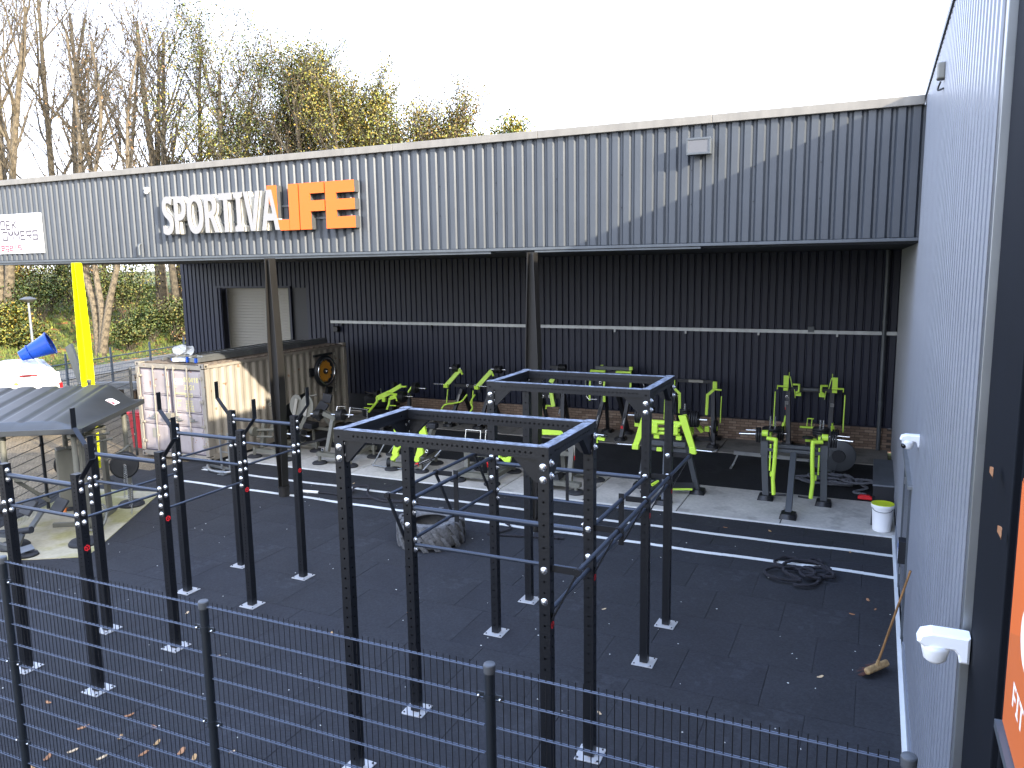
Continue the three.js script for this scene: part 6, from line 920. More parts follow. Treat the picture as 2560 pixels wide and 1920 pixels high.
// ---------------------------------------------------------------- yard beyond the fence
{
  const B = V(-24.07, -0.06, -15.79), m0 = T(B.x, B.y, B.z).multiply(RY(1.05));
  const t = thing('white_van', 'white panel van parked with its rear doors to the gym', 'van', B.toArray());
  const X = (b, g, m) => b.add(g, m0.clone().multiply(m)); const rb = (b, x, y, z, w, h, d, r, e) => X(b, r ? new RoundedBoxGeometry(w, h, d, 3, r) : new THREE.BoxGeometry(w, h, d), e ? T(x, y, z).multiply(e) : T(x, y, z));
  P(t, 'body', M.van, (b) => { const sh = new THREE.Shape(); const pts = [[-0.94, 0.42], [-0.97, 0.9], [-0.95, 1.25], [-0.86, 1.78], [-0.72, 1.98], [-0.4, 2.05], [0.4, 2.05], [0.72, 1.98], [0.86, 1.78], [0.95, 1.25], [0.97, 0.9], [0.94, 0.42]]; sh.setFromPoints(pts.map((p) => new THREE.Vector2(p[0] * 0.97, p[1]))); X(b, new THREE.ExtrudeGeometry(sh, { depth: 3.3, bevelEnabled: true, bevelSize: 0.04, bevelThickness: 0.09, bevelSegments: 3 }), T(0, 0, -3.4)); rb(b, 0, 0.85, -4.0, 1.8, 0.75, 1.3, 0.2); });
  P(t, 'roof_rib', M.van, (b) => { for (const x of [-0.5, -0.17, 0.17, 0.5]) rb(b, x, 2.085, -1.6, 0.09, 0.03, 2.9, 0.012); });
  for (const s of [-1, 1]) { const d = P(t, 'rear_door', M.van, (b) => rb(b, s * 0.44, 1.2, 0.005, 0.85, 1.42, 0.03, 0.012, RX(-0.04))); P(d, 'door_handle', M.dark, (b) => { if (s > 0) rb(b, 0.08, 0.95, 0.05, 0.1, 0.05, 0.03); else rb(b, -0.1, 0.7, 0.04, 0.02, 0.1, 0.03); }); }
  for (const s of [-1, 1]) P(t, 'tail_light', M.tail, (b) => { rb(b, s * 0.9, 1.25, -0.02, 0.1, 0.66, 0.12, 0.02, RZ(s * 0.09)); rb(b, s * 0.935, 0.85, -0.02, 0.1, 0.3, 0.12, 0.02); });
  P(t, 'brake_light', M.tail, (b) => rb(b, 0.02, 1.86, 0.0, 0.5, 0.05, 0.05, 0.01)); P(t, 'bumper', M.dark, (b) => rb(b, 0, 0.4, 0.06, 1.84, 0.24, 0.2, 0.05)); P(t, 'number_plate', mat(0xd8b020, 0.5), (b) => rb(b, 0, 0.62, 0.07, 0.5, 0.11, 0.02)); P(t, 'mirror', M.dark, (b) => { rb(b, 1.1, 1.2, -3.3, 0.2, 0.25, 0.12, 0.03); });
  for (const x of [-0.82, 0.82]) for (const z of [-0.75, -3.7]) { const w = P(t, 'wheel', M.plate, (b) => X(b, new THREE.CylinderGeometry(0.33, 0.33, 0.22, 24).rotateZ(Math.PI / 2), T(x, 0.33, z))); P(w, 'rim', M.galv, (b) => X(b, new THREE.CylinderGeometry(0.2, 0.2, 0.23, 20).rotateZ(Math.PI / 2), T(x, 0.33, z))); }
  const R3 = (a) => V(...a).applyMatrix4(m0).toArray(); const rx = V(Math.cos(1.05), 0, -Math.sin(1.05)).toArray();
  sheet(t, 'print', inkMat(0x8d9296, 512, 340, (x) => { x.lineWidth = 7; x.strokeStyle = '#fff'; x.font = 'bold 40px monospace'; x.fillText('CH', 330, 60); x.fillText('ERS', 400, 110); x.beginPath(); x.moveTo(90, 96); x.lineTo(150, 128); x.lineTo(210, 96); x.lineTo(150, 108); x.fill(); x.font = '15px sans-serif'; for (let i = 0; i < 3; i++) x.fillRect(300, 190 + i * 24, 150 - i * 22, 6); x.fillRect(60, 310, 110, 8); }), R3([0, 1.32, 0.03]), rx, [0.03, 1, 0.02], 1.6, 1.06);
  sheet(t, 'print', inkMat(0xe07a40, 64, 64, (x) => { x.beginPath(); x.moveTo(6, 34); x.lineTo(32, 8); x.lineTo(58, 34); x.lineTo(32, 46); x.fill(); }), R3([-0.33, 1.62, 0.03]), rx, [0.03, 1, 0.02], 0.2, 0.2);
  // blue hopper lying on the van roof
  const h = thing('blue_hopper', 'blue plastic chute hopper lying on the white van roof', 'hopper', R3([0.2, 2.12, -2.6]));
  P(h, 'cone', M.blue, (b) => X(b, new THREE.CylinderGeometry(0.38, 0.17, 1.0, 28, 1, true), T(0.45, 2.46, -2.4).multiply(RZ(-1.15)).multiply(RX(0.2)))); P(h, 'rim', M.blue, (b) => X(b, new THREE.TorusGeometry(0.38, 0.03, 8, 28).rotateX(Math.PI / 2), T(0.45, 2.46, -2.4).multiply(RZ(-1.15)).multiply(RX(0.2)).multiply(T(0, 0.5, 0)))); P(h, 'collar', M.blue, (b) => X(b, new THREE.TorusGeometry(0.25, 0.02, 8, 24).rotateX(Math.PI / 2), T(0.45, 2.46, -2.4).multiply(RZ(-1.15)).multiply(RX(0.2)).multiply(T(0, -0.2, 0))));
}
{ // far mesh fence
  const a = [-30.2, -17.0], c = [-34.6, -38], L = Math.hypot(c[0] - a[0], c[1] - a[1]), d = [(c[0] - a[0]) / L, (c[1] - a[1]) / L], n = 8, at = (k) => [a[0] + d[0] * L * k / n, a[1] + d[1] * L * k / n];
  const t = thing('far_mesh_fence', 'low grey mesh fence along the footpath behind the yard', 'fence', [-32, 0, -27]);
  for (let k = 0; k <= n; k++) { const [x, z] = at(k); P(t, 'post', M.mesh, (b) => b.bar([x, -0.05, z], [x, 1.55, z], 0.07)); }
  for (let k = 0; k < n; k++) meshPanel(t, at(k), at(k + 1), 1.1, 0.2, 0.1, 0.006, 0.008, M.mesh);
  P(t, 'top_rail', M.mesh, (b) => b.cyl([a[0], 1.12, a[1]], [c[0], 1.12, c[1]], 0.028));
}
{ const t = thing('park_lamp', 'slim pole lamp with flat dish head on the green bank', 'street lamp', [-43.3, 0, -28.9]); const x = -43.3, z = -28.9, g = groundAt(x, z); P(t, 'pole', M.galv, (b) => b.cyl([x, g, z], [x, 3.35, z], 0.09, 0.06, 12)); const s = P(t, 'head', M.lamp, (b) => b.lathe([[0.001, 0.34], [0.15, 0.33], [0.42, 0.22], [0.46, 0.19], [0.3, 0.1], [0.1, 0.02], [0.001, 0.0]], 24, T(x, 3.33, z))); P(s, 'diffuser', M.lampGlass, (b) => b.lathe([[0.40, 0.17], [0.3, 0.09], [0.12, 0.02]], 24, T(x, 3.32, z))); }
tag(P(scene, 'leaning_plank', M.gymTan, (b) => { b.bar([-28.85, -0.06, -21.3], [-29.75, 2.05, -21.35], 0.42, 0.09, [0, 0, 1]); }), 'grey plank propped upright beside the yellow column', 'plank');
{ // stacked steel and pallets behind the yellow column
  const t = thing('profile_stack', 'stack of long galvanised profiles on timber bearers in the yard', 'stack', [-26.8, 0, -21.3]);
  for (let i = 0; i < 4; i++) P(t, 'bearer', M.pallet, (b) => b.box(-28 + i * 1.1, 0.12, -21.8 - i * 0.5, 0.18, 0.36, 1.4, 0, RY(0.4)));
  for (let i = 0; i < 6; i++) P(t, 'profile', M.galv, (b) => b.bar([-29.2 + i * 0.15, 0.38 + (i % 3) * 0.09, -20.8 - i * 0.12], [-24.3 + i * 0.1, 0.36 + (i % 3) * 0.09, -22.9 - i * 0.1], 0.14, 0.08));
  for (let k = 0; k < 4; k++) { const p = thing('timber_crate', ['brown timber crate at the end of the profile stack', 'brown timber crate beside the steel profiles', 'low brown crate close behind the container', 'brown crate beneath the long grey profiles'][k], 'crate', [-27.6 + k * 1.15, -0.06, -23.4 - k * 0.25], 'crates behind the container'); const x = -27.6 + k * 1.15, z = -23.4 - k * 0.25; for (let j = 0; j < 4; j++) P(p, 'board', M.pallet, (b) => { b.box(x, 0.06 + j * 0.17, z + 0.42, 1.0, 0.13, 0.03); b.box(x + 0.5, 0.06 + j * 0.17, z, 0.03, 0.13, 0.8); }); P(p, 'lid', M.pallet, (b) => b.box(x, 0.68, z, 1.04, 0.04, 0.9)); }
}
{ const t = thing('wheelbarrow', 'green wheelbarrow tipped beside the far fence near the dark hall corner', 'wheelbarrow', [-26.2, 0, -25.4]); const x = -26.3, z = -25.6; P(t, 'tray', M.green, (b) => b.add(new THREE.CylinderGeometry(0.55, 0.32, 0.4, 4).rotateY(0.78), T(x, 0.62, z).multiply(RZ(0.15)))); P(t, 'handle', M.galv, (b) => { b.cyl([x - 0.5, 0.5, z + 0.25], [x - 1.2, 1.2, z + 0.35], 0.02); b.cyl([x - 0.5, 0.5, z - 0.25], [x - 1.2, 1.2, z - 0.2], 0.02); }); P(t, 'wheel', M.dark, (b) => b.add(new THREE.TorusGeometry(0.16, 0.045, 8, 20), T(x + 0.6, 0.15, z))); P(t, 'leg', M.galv, (b) => { b.bar([x - 0.25, 0.5, z + 0.25], [x - 0.25, -0.06, z + 0.3], 0.03); b.bar([x - 0.25, 0.5, z - 0.25], [x - 0.25, -0.06, z - 0.3], 0.03); b.bar([x + 0.6, 0.16, z], [x - 0.3, 0.45, z], 0.04); }); }
// ---------------------------------------------------------------- trees and shrubs
class Soup {
  constructor() { this.p = []; this.n = []; this.c = []; this.u = []; }
  seg(a, b, r0, r1, k) {
    const d = b.clone().sub(a), L = d.length(); if (L < 1e-5) return; d.divideScalar(L); const x = (Math.abs(d.y) > 0.9 ? V(1, 0, 0) : V(0, 1, 0)).cross(d).normalize(), y = d.clone().cross(x);
    for (let i = 0; i < k; i++) {
      const q = [i / k * 6.2832, (i + 1) / k * 6.2832].map((t) => x.clone().multiplyScalar(Math.cos(t)).addScaledVector(y, Math.sin(t)));
      const P4 = [[a, q[0], r0, i / k, 0], [a, q[1], r0, (i + 1) / k, 0], [b, q[1], r1, (i + 1) / k, L], [b, q[0], r1, i / k, L]];
      for (const j of [0, 1, 2, 0, 2, 3]) { const [o, n, r, uu, vv] = P4[j]; this.p.push(o.x + n.x * r, o.y + n.y * r, o.z + n.z * r); this.n.push(n.x, n.y, n.z); this.u.push(uu * 0.6, vv); }
    }
  }
  leaf(p, s, col) {
    const a = V(rr(-1, 1), rr(-1, 1), rr(-1, 1)).normalize(), b = V(rr(-1, 1), rr(-1, 1), rr(-1, 1)).cross(a).normalize(), n = a.clone().cross(b); if (n.y < 0) n.negate();
    const c = [[-1, 0], [0, -0.55], [1, 0], [0, 0.55]].map(([i, j]) => [p.x + (a.x * i + b.x * j) * s, p.y + (a.y * i + b.y * j) * s, p.z + (a.z * i + b.z * j) * s]);
    for (const j of [0, 1, 2, 0, 2, 3]) { this.p.push(...c[j]); this.n.push(n.x, n.y, n.z); this.c.push(...col); this.u.push(0, 0); }
  }
  build(name, m, parent) {
    const g = new THREE.BufferGeometry(); g.setAttribute('position', new THREE.Float32BufferAttribute(this.p, 3)); g.setAttribute('normal', new THREE.Float32BufferAttribute(this.n, 3)); g.setAttribute('uv', new THREE.Float32BufferAttribute(this.u, 2)); if (this.c.length) g.setAttribute('color', new THREE.Float32BufferAttribute(this.c, 3));
    const o = originOf.get(parent); g.translate(-o.x, -o.y, -o.z); const k = new THREE.Mesh(g, m); k.name = name; k.castShadow = k.receiveShadow = true; parent.add(k); return k;
  }
}
const LEAVES = { olive: [[0.13, 0.15, 0.035], [0.18, 0.17, 0.04], [0.10, 0.12, 0.03], [0.24, 0.18, 0.04]], yellow: [[0.34, 0.27, 0.03], [0.28, 0.26, 0.04], [0.20, 0.22, 0.03], [0.38, 0.24, 0.03]], rust: [[0.22, 0.12, 0.05], [0.16, 0.10, 0.05], [0.12, 0.09, 0.04], [0.28, 0.15, 0.05]], green: [[0.04, 0.075, 0.016], [0.06, 0.10, 0.022], [0.10, 0.125, 0.025], [0.14, 0.135, 0.025]], pine: [[0.04, 0.07, 0.025], [0.06, 0.09, 0.03], [0.08, 0.10, 0.03]] };
function leafCol(kind) { const L = LEAVES[kind], c = L[Math.floor(rnd() * L.length)], k = rr(0.95, 1.8); return [c[0] * k, c[1] * k, c[2] * k]; }
function tree(label, x, z, o) {
  const y0 = groundAt(x, z) - 0.05, t = thing(o.name || 'bare_tree', label, 'tree', [x, y0, z], 'autumn trees behind the canopy');
  const trunk = new Soup(), br = new Soup(), lf = new Soup();
  const H = o.h, spread = o.spread ?? 0.40, twigs = o.twigs ?? 5;
  const grow = (p, dir, len, r, lvl) => {
    const n = lvl === 0 ? 7 : lvl === 1 ? 6 : lvl === 2 ? 4 : 3; let q = p.clone(), d = dir.clone(); const soup = lvl === 0 ? trunk : br, k = lvl === 0 ? 8 : lvl === 1 ? 5 : 3;
    const r1 = lvl === 0 ? r * 0.32 : r * 0.3; 
    for (let i = 0; i < n; i++) {
      const a = i / n, b = (i + 1) / n; d.add(V(rr(-1, 1), rr(-0.3, 0.7) * (lvl ? 0.5 : 0), rr(-1, 1)).multiplyScalar(lvl === 0 ? (o.bend ?? 0.07) : 0.2)); if (lvl) d.y += 0.10; d.normalize();
      const e = q.clone().addScaledVector(d, len / n); soup.seg(q, e, r * (1 - a) + r1 * a, r * (1 - b) + r1 * b, k);
      const kids = lvl === 0 ? (a >= (o.fork ?? 0.25) ? Math.ceil((o.limbs ?? 9) / n) + (i % 2) : 0) : lvl === 1 ? (i > 0 ? (o.dense ? 2 : 1 + (i & 1)) : 0) : lvl === 2 ? (o.dense ? 2 : 1) : 0;
      for (let c = 0; c < kids; c++) { const az = rr(0, 6.283), w = lvl === 0 ? rr(0.7, 1.35) : rr(0.6, 1.2); const nd = d.clone().add(V(Math.cos(az), rr(-0.1, 0.5), Math.sin(az)).multiplyScalar(w)).normalize(); const f = rnd(); const rc = (r * (1 - b) + r1 * b); grow(q.clone().lerp(e, f), nd, lvl === 0 ? H * spread * rr(0.7, 1.15) * (1.15 - 0.55 * b) : len * rr(0.42, 0.62), Math.max(0.012, rc * rr(0.45, 0.65)), lvl + 1); }
      q = e;
      if (lvl >= 2) for (let c = 0; c < (o.leaves ?? 1) * 2; c++) if (rnd() < (o.leafChance ?? 0.5)) lf.leaf(q.clone().add(V(rr(-1, 1), rr(-1, 1), rr(-1, 1)).multiplyScalar(0.45)), rr(0.045, 0.085) * (o.leafSize ?? 1), leafCol(o.kinds[Math.floor(rnd() * o.kinds.length)]));
    }
  };
  const stems = o.stems || [[0, 0, 1, 1]];
  for (const [dx, dz, k, rk] of stems) grow(V(x + dx * 0.25, y0, z + dz * 0.25), V(dx * 0.30, 1, dz * 0.30).normalize(), H * k * 0.9, (o.r ?? 0.25) * rk, 0);
  trunk.build('trunk', o.pale ? M.bark : M.barkDark, t); br.build('branches', o.pale ? M.bark : M.barkDark, t); if (lf.p.length) lf.build('foliage', M.leaf, t);
  return t;
}
// forked multi stem tree seen below the canopy, its stems laid out by hand
{
  const y0 = groundAt(-42, -32.1), t = thing('multi_stem_tree', 'pale three stemmed tree standing behind the footpath beside the yellow column', 'tree', [-42, y0, -32.1], 'autumn trees behind the canopy'); const s = new Soup(), b = new Soup(), lf = new Soup();
  const stem = (pts, r0, r1) => { const c = new THREE.CatmullRomCurve3(pts.map(v3)), n = 24; let q = c.getPoint(0); for (let i = 1; i <= n; i++) { const e = c.getPoint(i / n); s.seg(q, e, r0 + (r1 - r0) * (i - 1) / n, r0 + (r1 - r0) * i / n, 10); q = e; }
    for (let k = 0; k < 26; k++) { const f = rr(0.45, 1), p = c.getPoint(f); let d = V(rr(-1, 1), rr(0.2, 1), rr(-1, 1)).normalize(), a = p, L = rr(1.5, 3.2), r = 0.05; for (let i = 0; i < 5; i++) { d.add(V(rr(-0.3, 0.3), 0.08, rr(-0.3, 0.3))).normalize(); const e = a.clone().addScaledVector(d, L / 5); b.seg(a, e, r, r * 0.7, 4); for (let q2 = 0; q2 < 3; q2++) { let dd = d.clone().add(V(rr(-1, 1), rr(-0.2, 0.8), rr(-1, 1))).normalize(), aa = e; for (let w = 0; w < 3; w++) { const ee = aa.clone().addScaledVector(dd.add(V(rr(-0.3, 0.3), rr(-0.1, 0.3), rr(-0.3, 0.3))).normalize(), 0.35); b.seg(aa, ee, 0.016, 0.01, 3); aa = ee; if (rnd() < 0.35) lf.leaf(ee, rr(0.06, 0.12), leafCol('rust')); } } a = e; r *= 0.7; } } };
  stem([[-42.05, y0 - 0.1, -32.1], [-42.0, 1.3, -32.1], [-42.1, 3.0, -32.1], [-42.75, 5.0, -32.2], [-43.3, 8, -32.6], [-43.2, 13, -33], [-44, 19, -33.4]], 0.30, 0.08);
  stem([[-41.8, y0 - 0.1, -32.0], [-41.45, 1.6, -32.0], [-41.4, 2.9, -32.0], [-41.9, 5.4, -32.2], [-42.0, 9, -32.5], [-41.2, 14, -33], [-41.5, 18, -33]], 0.24, 0.07);
  stem([[-41.7, y0 - 0.1, -31.95], [-41.1, 1.8, -31.95], [-40.6, 3.4, -32], [-39.75, 5.6, -32.1], [-39.0, 9, -32.4], [-38.6, 14, -32.7], [-37.9, 17, -33]], 0.24, 0.06);
  s.build('trunk', M.bark, t); b.build('branches', M.barkDark, t); lf.build('foliage', M.leaf, t);
}
const TREES = [
  ['thick forked bare tree at the far edge behind the sign board', -52.2, -33, { h: 23, r: 0.4, fork: 0.4, limbs: 9, kinds: ['rust', 'olive'], leafChance: 0.22, bend: 0.06, pale: true, stems: [[0.25, 0.1, 1, 1], [0.95, -0.2, 0.95, 0.8]] }],
  ['tall bare tree with rusty leaves above the sign board', -55.5, -40, { h: 24, r: 0.32, kinds: ['rust', 'olive'], leafChance: 0.35 }],
  ['slender bare twin stemmed tree over the white sensor', -52, -41, { h: 24, r: 0.26, kinds: ['rust'], leafChance: 0.3, stems: [[-0.3, 0.2, 1, 1], [0.4, -0.1, 0.95, 0.8]] }],
  ['tall straight bare tree with pale trunk behind the fence', -47.5, -42, { h: 23, r: 0.34, kinds: ['rust', 'olive'], leafChance: 0.3, pale: true, bend: 0.04 }],
  ['bare tree with crossing limbs between two straight trunks', -49.8, -43.5, { h: 22, r: 0.26, kinds: ['rust'], leafChance: 0.28 }],
  ['tall bare tree with dark seed heads at its tip', -45.3, -41, { h: 22.5, r: 0.28, kinds: ['rust', 'olive'], leafChance: 0.4 }],
  ['airy bluish bare tree next to the leafy olive crowns', -42.6, -41, { h: 21.5, r: 0.24, kinds: ['olive'], leafChance: 0.45 }],
  ['leafy olive tree over the white lettering', -40.0, -41.5, { h: 19.5, r: 0.3, kinds: ['olive', 'yellow', 'green'], dense: 1, leaves: 2, leafChance: 0.75, leafSize: 1.15 }],
  ['broad olive tree with tangled grey twigs above the orange lettering', -37.0, -41, { h: 18.3, r: 0.3, kinds: ['olive', 'green'], dense: 1, leaves: 3, leafChance: 0.75, leafSize: 1.15, spread: 0.36 }],
  ['dense olive green tree behind the broad tangled one', -35.2, -43, { h: 18, r: 0.3, kinds: ['olive', 'green', 'yellow'], dense: 1, leaves: 3, leafChance: 0.75, leafSize: 1.2, spread: 0.36 }],
  ['gnarled thinly leaved tree right of the dense olive crowns', -32.3, -41, { h: 17.2, r: 0.28, kinds: ['olive', 'rust'], leaves: 1, leafChance: 0.6 }],
  ['slim yellow leaved tree with bare twig tips standing above its neighbours', -28.8, -41, { h: 17.6, r: 0.2, kinds: ['yellow', 'olive'], dense: 1, leaves: 2, leafChance: 0.7, spread: 0.26 }],
  ['rounded yellow olive tree past the tall slim one', -26.6, -42, { h: 14.5, r: 0.24, kinds: ['yellow', 'olive'], dense: 1, leaves: 3, leafChance: 0.8, leafSize: 1.2, spread: 0.34 }],
  ['small pinkish twigged tree before the last yellow one', -24.4, -42.5, { h: 13.6, r: 0.22, kinds: ['yellow', 'rust', 'olive'], dense: 1, leaves: 2, leafChance: 0.75, spread: 0.34 }],
  ['bright golden yellow tree at the end of the tree row', -22.0, -42, { h: 12.5, r: 0.22, kinds: ['yellow', 'yellow', 'green'], dense: 1, leaves: 5, leafChance: 0.9, leafSize: 1.3, spread: 0.32 }],
  ['low yellow tree filling the gap under the slim tall one', -30.2, -44, { h: 14.5, r: 0.22, kinds: ['yellow', 'olive'], dense: 1, leaves: 3, leafChance: 0.8, leafSize: 1.2 }],
  ['olive tree filling the skyline between the gnarled tree and the dense crowns', -33.8, -43.5, { h: 17.4, r: 0.26, kinds: ['olive', 'yellow'], dense: 1, leaves: 2, leafChance: 0.75, spread: 0.38 }],
  ['yellow olive tree half hidden behind the gnarled one', -31.2, -43, { h: 15.6, r: 0.24, kinds: ['yellow', 'olive'], dense: 1, leaves: 3, leafChance: 0.75, spread: 0.38 }],
  ['soft yellow tree between the rounded one and the pinkish one', -25.4, -44, { h: 14.0, r: 0.22, kinds: ['yellow', 'olive', 'rust'], dense: 1, leaves: 3, leafChance: 0.8, spread: 0.38 }],
  ['pale olive tree close before the golden one at the row end', -23.2, -44, { h: 12.8, r: 0.22, kinds: ['yellow', 'olive'], dense: 1, leaves: 3, leafChance: 0.8, spread: 0.38 }],
  ['olive tree spreading low behind the airy bluish one', -41.3, -44, { h: 18.5, r: 0.26, kinds: ['olive', 'rust'], dense: 1, leaves: 2, leafChance: 0.6, spread: 0.38 }],
  ['thin leaning bare trunk beyond the bank', -53.5, -37, { h: 19, r: 0.18, kinds: ['rust'], leafChance: 0.3, stems: [[0.8, -0.3, 1, 1]] }],
  ['bare tree far back over the bank behind the lamp', -60, -45, { h: 24, r: 0.3, kinds: ['rust', 'olive'], leafChance: 0.4 }],
  ['thin bare tree far back past the thick forked one', -64, -42, { h: 25, r: 0.28, kinds: ['olive', 'rust'], leafChance: 0.4 }],
  ['slim grey trunk close to the dark hall corner', -45.0, -46, { h: 20, r: 0.22, kinds: ['olive', 'yellow'], leafChance: 0.5, pale: true }],
];
for (const [l, x, z, o] of TREES) tree(l, x, z, o);
{ // scots pine low among the trunks
  const x = -48, z = -44, y0 = groundAt(x, z), t = thing('pine_tree', 'small dark green pine low among the bare trunks', 'tree', [x, y0, z], 'autumn trees behind the canopy'); const s = new Soup(), lf = new Soup();
  s.seg(V(x, y0, z), V(x, 12.5, z), 0.25, 0.08, 8); for (let k = 0; k < 60; k++) { const a = rr(0, 6.283), y = rr(7, 12.8), R = rr(0.5, 2.6) * (1.2 - (y - 7) / 8); const e = V(x + Math.cos(a) * R, y + 0.4, z + Math.sin(a) * R); s.seg(V(x, y - 0.3, z), e, 0.05, 0.02, 4); for (let q = 0; q < 55; q++) lf.leaf(e.clone().add(V(rr(-0.6, 0.6), rr(-0.35, 0.35), rr(-0.6, 0.6))), rr(0.06, 0.12), leafCol('pine')); }
  s.build('trunk', M.barkDark, t); lf.build('foliage', M.leaf, t);
}
function shrub(label, x, z, R, h, kinds, n) {
  const y0 = groundAt(x, z), t = thing('shrub', label, 'shrub', [x, y0, z], 'shrubs on the wooded bank'), s = new Soup(), lf = new Soup();
  const st = 16; for (let i = 0; i < st; i++) { const a = rr(0, 6.283), k = rr(0.2, 1); const e = V(x + Math.cos(a) * R * k, y0 + h * rr(0.55, 1), z + Math.sin(a) * R * k), m = V(x + Math.cos(a) * R * k * 0.45, y0 + h * 0.4, z + Math.sin(a) * R * k * 0.45); s.seg(V(x + rr(-0.2, 0.2), y0 - 0.1, z + rr(-0.2, 0.2)), m, 0.035, 0.025, 4); s.seg(m, e, 0.025, 0.012, 4);
    for (let c = 0; c < n * 1.7 / st; c++) { const f = Math.sqrt(rnd()), p = m.clone().lerp(e, f).add(V(rr(-1, 1), rr(-0.8, 0.8), rr(-1, 1)).multiplyScalar(R * 0.36)); p.y = Math.max(p.y, y0 + 0.05); lf.leaf(p, rr(0.05, 0.1), leafCol(kinds[Math.floor(rnd() * kinds.length)])); } }
  s.build('stems', M.barkDark, t); lf.build('foliage', M.leaf, t);
}
const SH = [
  ['tall dark green bush beside the yellow column top', -50.5, -37.5, 2.6, 5.6, ['green', 'olive'], 3600], ['leafy olive bush behind the three stemmed tree', -47, -38.5, 2.4, 4.8, ['green', 'olive'], 3000],
  ['yellow green bush left of the park lamp', -49.5, -31.2, 2.0, 2.0, ['green', 'yellow'], 2000], ['spreading green bush below the park lamp', -47.0, -30.6, 1.6, 1.3, ['green', 'yellow'], 2200],
  ['dark green bush behind the lamp pole', -51.5, -35, 2.4, 3.2, ['green'], 2600], ['round green bush at the foot of the three stemmed tree', -42.5, -34.6, 1.3, 1.9, ['green', 'olive'], 1600],
  ['low green bush between the stems and the pale trunk', -43.8, -37.4, 1.7, 2.3, ['green'], 2200], ['bushy green shrub in front of the pale straight trunk', -43.0, -38.8, 1.6, 2.6, ['green', 'olive'], 2000],
  ['yellowing bush next to the dark hall corner', -44.8, -43.5, 2.0, 4.6, ['yellow', 'olive', 'rust'], 2600], ['orange tinged bush high on the bank', -58.5, -38, 2.2, 3.2, ['rust', 'yellow'], 2200],
  ['brown thicket under the sign board', -62, -42, 3.6, 5.2, ['rust', 'olive'], 3600], ['olive thicket far back between the trunks', -56, -46, 3.6, 5.4, ['olive', 'green'], 3600],
  ['green thicket behind the pale trunk', -50.5, -47, 3.2, 5.4, ['green', 'olive', 'yellow'], 3400], ['rusty low shrub near the far fence', -41.2, -38.6, 1.2, 1.0, ['rust', 'olive'], 1100],
  ['pale green bush right at the picture edge on the bank', -53.5, -31.5, 2.4, 3.0, ['green', 'yellow'], 2600], ['olive thicket deep behind the dark green bush', -66, -49, 4.5, 6.5, ['olive', 'rust'], 3600], ['brown thicket deep behind the straight trunks', -58, -54, 4.5, 7, ['olive', 'rust', 'yellow'], 3600], ['green yellow thicket far behind the hall corner', -50, -54, 4.5, 7, ['yellow', 'olive'], 3600],
];
for (const a of SH) shrub(...a);
{ // ground cover: grass tufts and fallen leaves on the bank
  const blade = new THREE.BufferGeometry(); const bp = []; for (let i = 0; i < 5; i++) { const a = i * 1.257, c = Math.cos(a), s = Math.sin(a); bp.push(-0.03 * s, 0, 0.03 * c, 0.03 * s, 0, -0.03 * c, c * 0.12, 0.28 + 0.05 * (i % 2), s * 0.12); } blade.setAttribute('position', new THREE.Float32BufferAttribute(bp, 3)); blade.computeVertexNormals();
  const n = 5200, im = new THREE.InstancedMesh(blade, mat(0xffffff, 0.9), n), m = M4(), c = new THREE.Color();
  for (let i = 0; i < n; i++) { const x = rr(-66, -39), z = rr(-52, -24); m.makeRotationY(rr(0, 6)).setPosition(x, groundAt(x, z) - 0.02, z).scale(V(rr(0.7, 1.6), rr(0.5, 1.4), rr(0.7, 1.6))); im.setMatrixAt(i, m); const k = rr(0.7, 1.3); c.setRGB(0.13 * k, 0.16 * k, 0.03 * k); im.setColorAt(i, c); }
  im.name = 'grass'; scene.add(im); tag(im, 'rough grass tufts on the wooded bank', 'grass', null, 'stuff');
  const q = new THREE.BufferGeometry(); q.setAttribute('position', new THREE.Float32BufferAttribute([-0.09, 0, 0, 0, 0.02, -0.05, 0.09, 0, 0, -0.09, 0, 0, 0.09, 0, 0, 0, 0.03, 0.05], 3)); q.computeVertexNormals();
  const k2 = 5200, il = new THREE.InstancedMesh(q, mat(0xffffff, 0.8), k2); for (let i = 0; i < k2; i++) { const x = rr(-62, -37.5), z = rr(-50, -24); m.makeRotationY(rr(0, 6)).setPosition(x, groundAt(x, z) + 0.03, z); il.setMatrixAt(i, m); const cc = leafCol('rust'); c.setRGB(cc[0] * 1.6, cc[1] * 1.4, cc[2] * 1.2); il.setColorAt(i, c); }
  il.name = 'leaf_litter'; scene.add(il); tag(il, 'rusty fallen leaves scattered over the wooded bank', 'leaves', null, 'stuff');
}
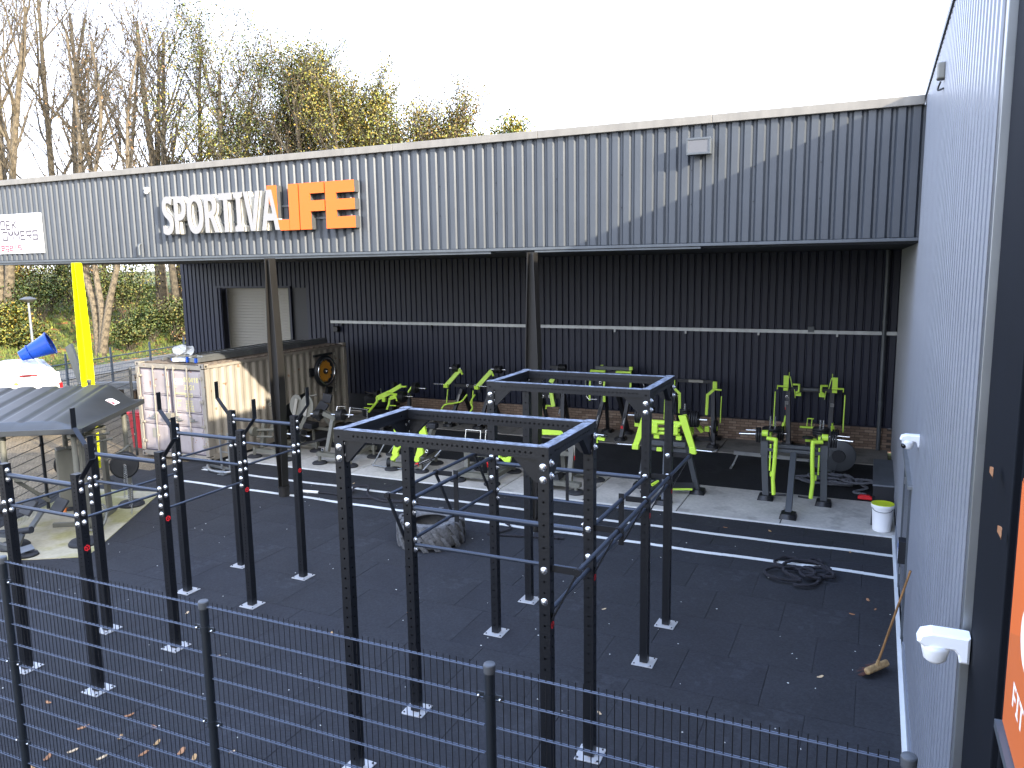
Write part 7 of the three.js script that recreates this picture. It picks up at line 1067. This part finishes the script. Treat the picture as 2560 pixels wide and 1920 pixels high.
{ // fallen leaves on the gym floor
  const v = [0, 1, 2].map((k) => { const s = new THREE.Shape(); const pts = []; for (let i = 0; i < 14; i++) { const a = i / 14 * 6.283, r = (0.55 + 0.45 * Math.abs(Math.cos(a))) * (i % 2 ? 1 : 0.78 + 0.1 * k); pts.push(new THREE.Vector2(Math.cos(a) * r * 0.06, Math.sin(a) * r * 0.034)); } s.setFromPoints(pts); const g = new THREE.ExtrudeGeometry(s, { depth: 0.002, bevelEnabled: false, steps: 1 }); g.rotateX(-Math.PI / 2); const p = g.attributes.position; for (let i = 0; i < p.count; i++) p.setY(i, p.getY(i) + 0.25 * Math.abs(p.getX(i)) * (0.4 + 0.3 * k) + 2.2 * p.getZ(i) * p.getZ(i)); g.computeVertexNormals(); return g; });
  const ms = [0xb08a5a, 0x9a6a44, 0xc7ab84, 0xa87850].map((c) => mat(c, 0.8));
  const put = (x, z, s = 1) => { const m = new THREE.Mesh(v[Math.floor(rnd() * 3)], ms[Math.floor(rnd() * 4)]); m.name = numbered('fallen_leaf'); m.position.set(x, 0.003, z); m.rotation.y = rr(0, 6.28); m.scale.setScalar(s); m.castShadow = m.receiveShadow = true; tag(m, 'dry brown fallen leaf lying on the black rubber floor', 'leaf', 'fallen leaves on the rubber floor'); scene.add(m); };
  for (let i = 0; i < 58; i++) { const f = rnd(); put(-8.2 + f * 4.6 + rr(-0.7, 0.4), -4.4 + rr(-0.9, 0.9) - (1 - f) * 0.4, rr(0.7, 1.25)); }
  for (const [x, z] of [[-7.0, -6.4], [-5.9, -5.6], [-6.1, -9.4], [-6.0, -9.2], [-6.6, -8.2], [-0.4, -9.6], [-0.8, -7.1], [0.1, -12.2], [-0.1, -11.6], [0.2, -11.9], [-0.2, -14.2], [-2.6, -7.8], [-9.0, -7.9], [-7.6, -7.1], [-3.4, -10.4], [-1.6, -14.8], [-2.4, -14.7], [-4.9, -14.0], [-10.9, -14.6]]) put(x, z, rr(0.6, 0.95));
  const crumb = new MB(); for (let i = 0; i < 150; i++) { const x = rr(-13, 0.4), z = rr(-15.1, -4.5); crumb.box(x, 0.003, z, rr(0.006, 0.022), 0.004, rr(0.006, 0.016), 0, RY(rr(0, 3))); } tag(crumb.build('floor_debris', mat(0xcfcfc6, 0.8), scene), 'tiny pale crumbs and chips scattered over the rubber floor', 'debris', null, 'stuff');
  // leaves caught on the near building and the fence
  for (const [p, l] of [[[XR - 0.045, 4.02, -4.12], 'brown oak leaf stuck to the dark corner panel'], [[XR - 0.05, 3.86, -3.72], 'curled pale leaf caught on the panel edge']]) { const m = new THREE.Mesh(v[1], ms[1]); m.name = numbered('fallen_leaf'); m.position.set(...p); m.rotation.set(0, Math.PI / 2, Math.PI / 2, 'ZXY'); m.scale.setScalar(1.0); tag(m, l, 'leaf'); scene.add(m); }
}
renderer.render(scene, camera);
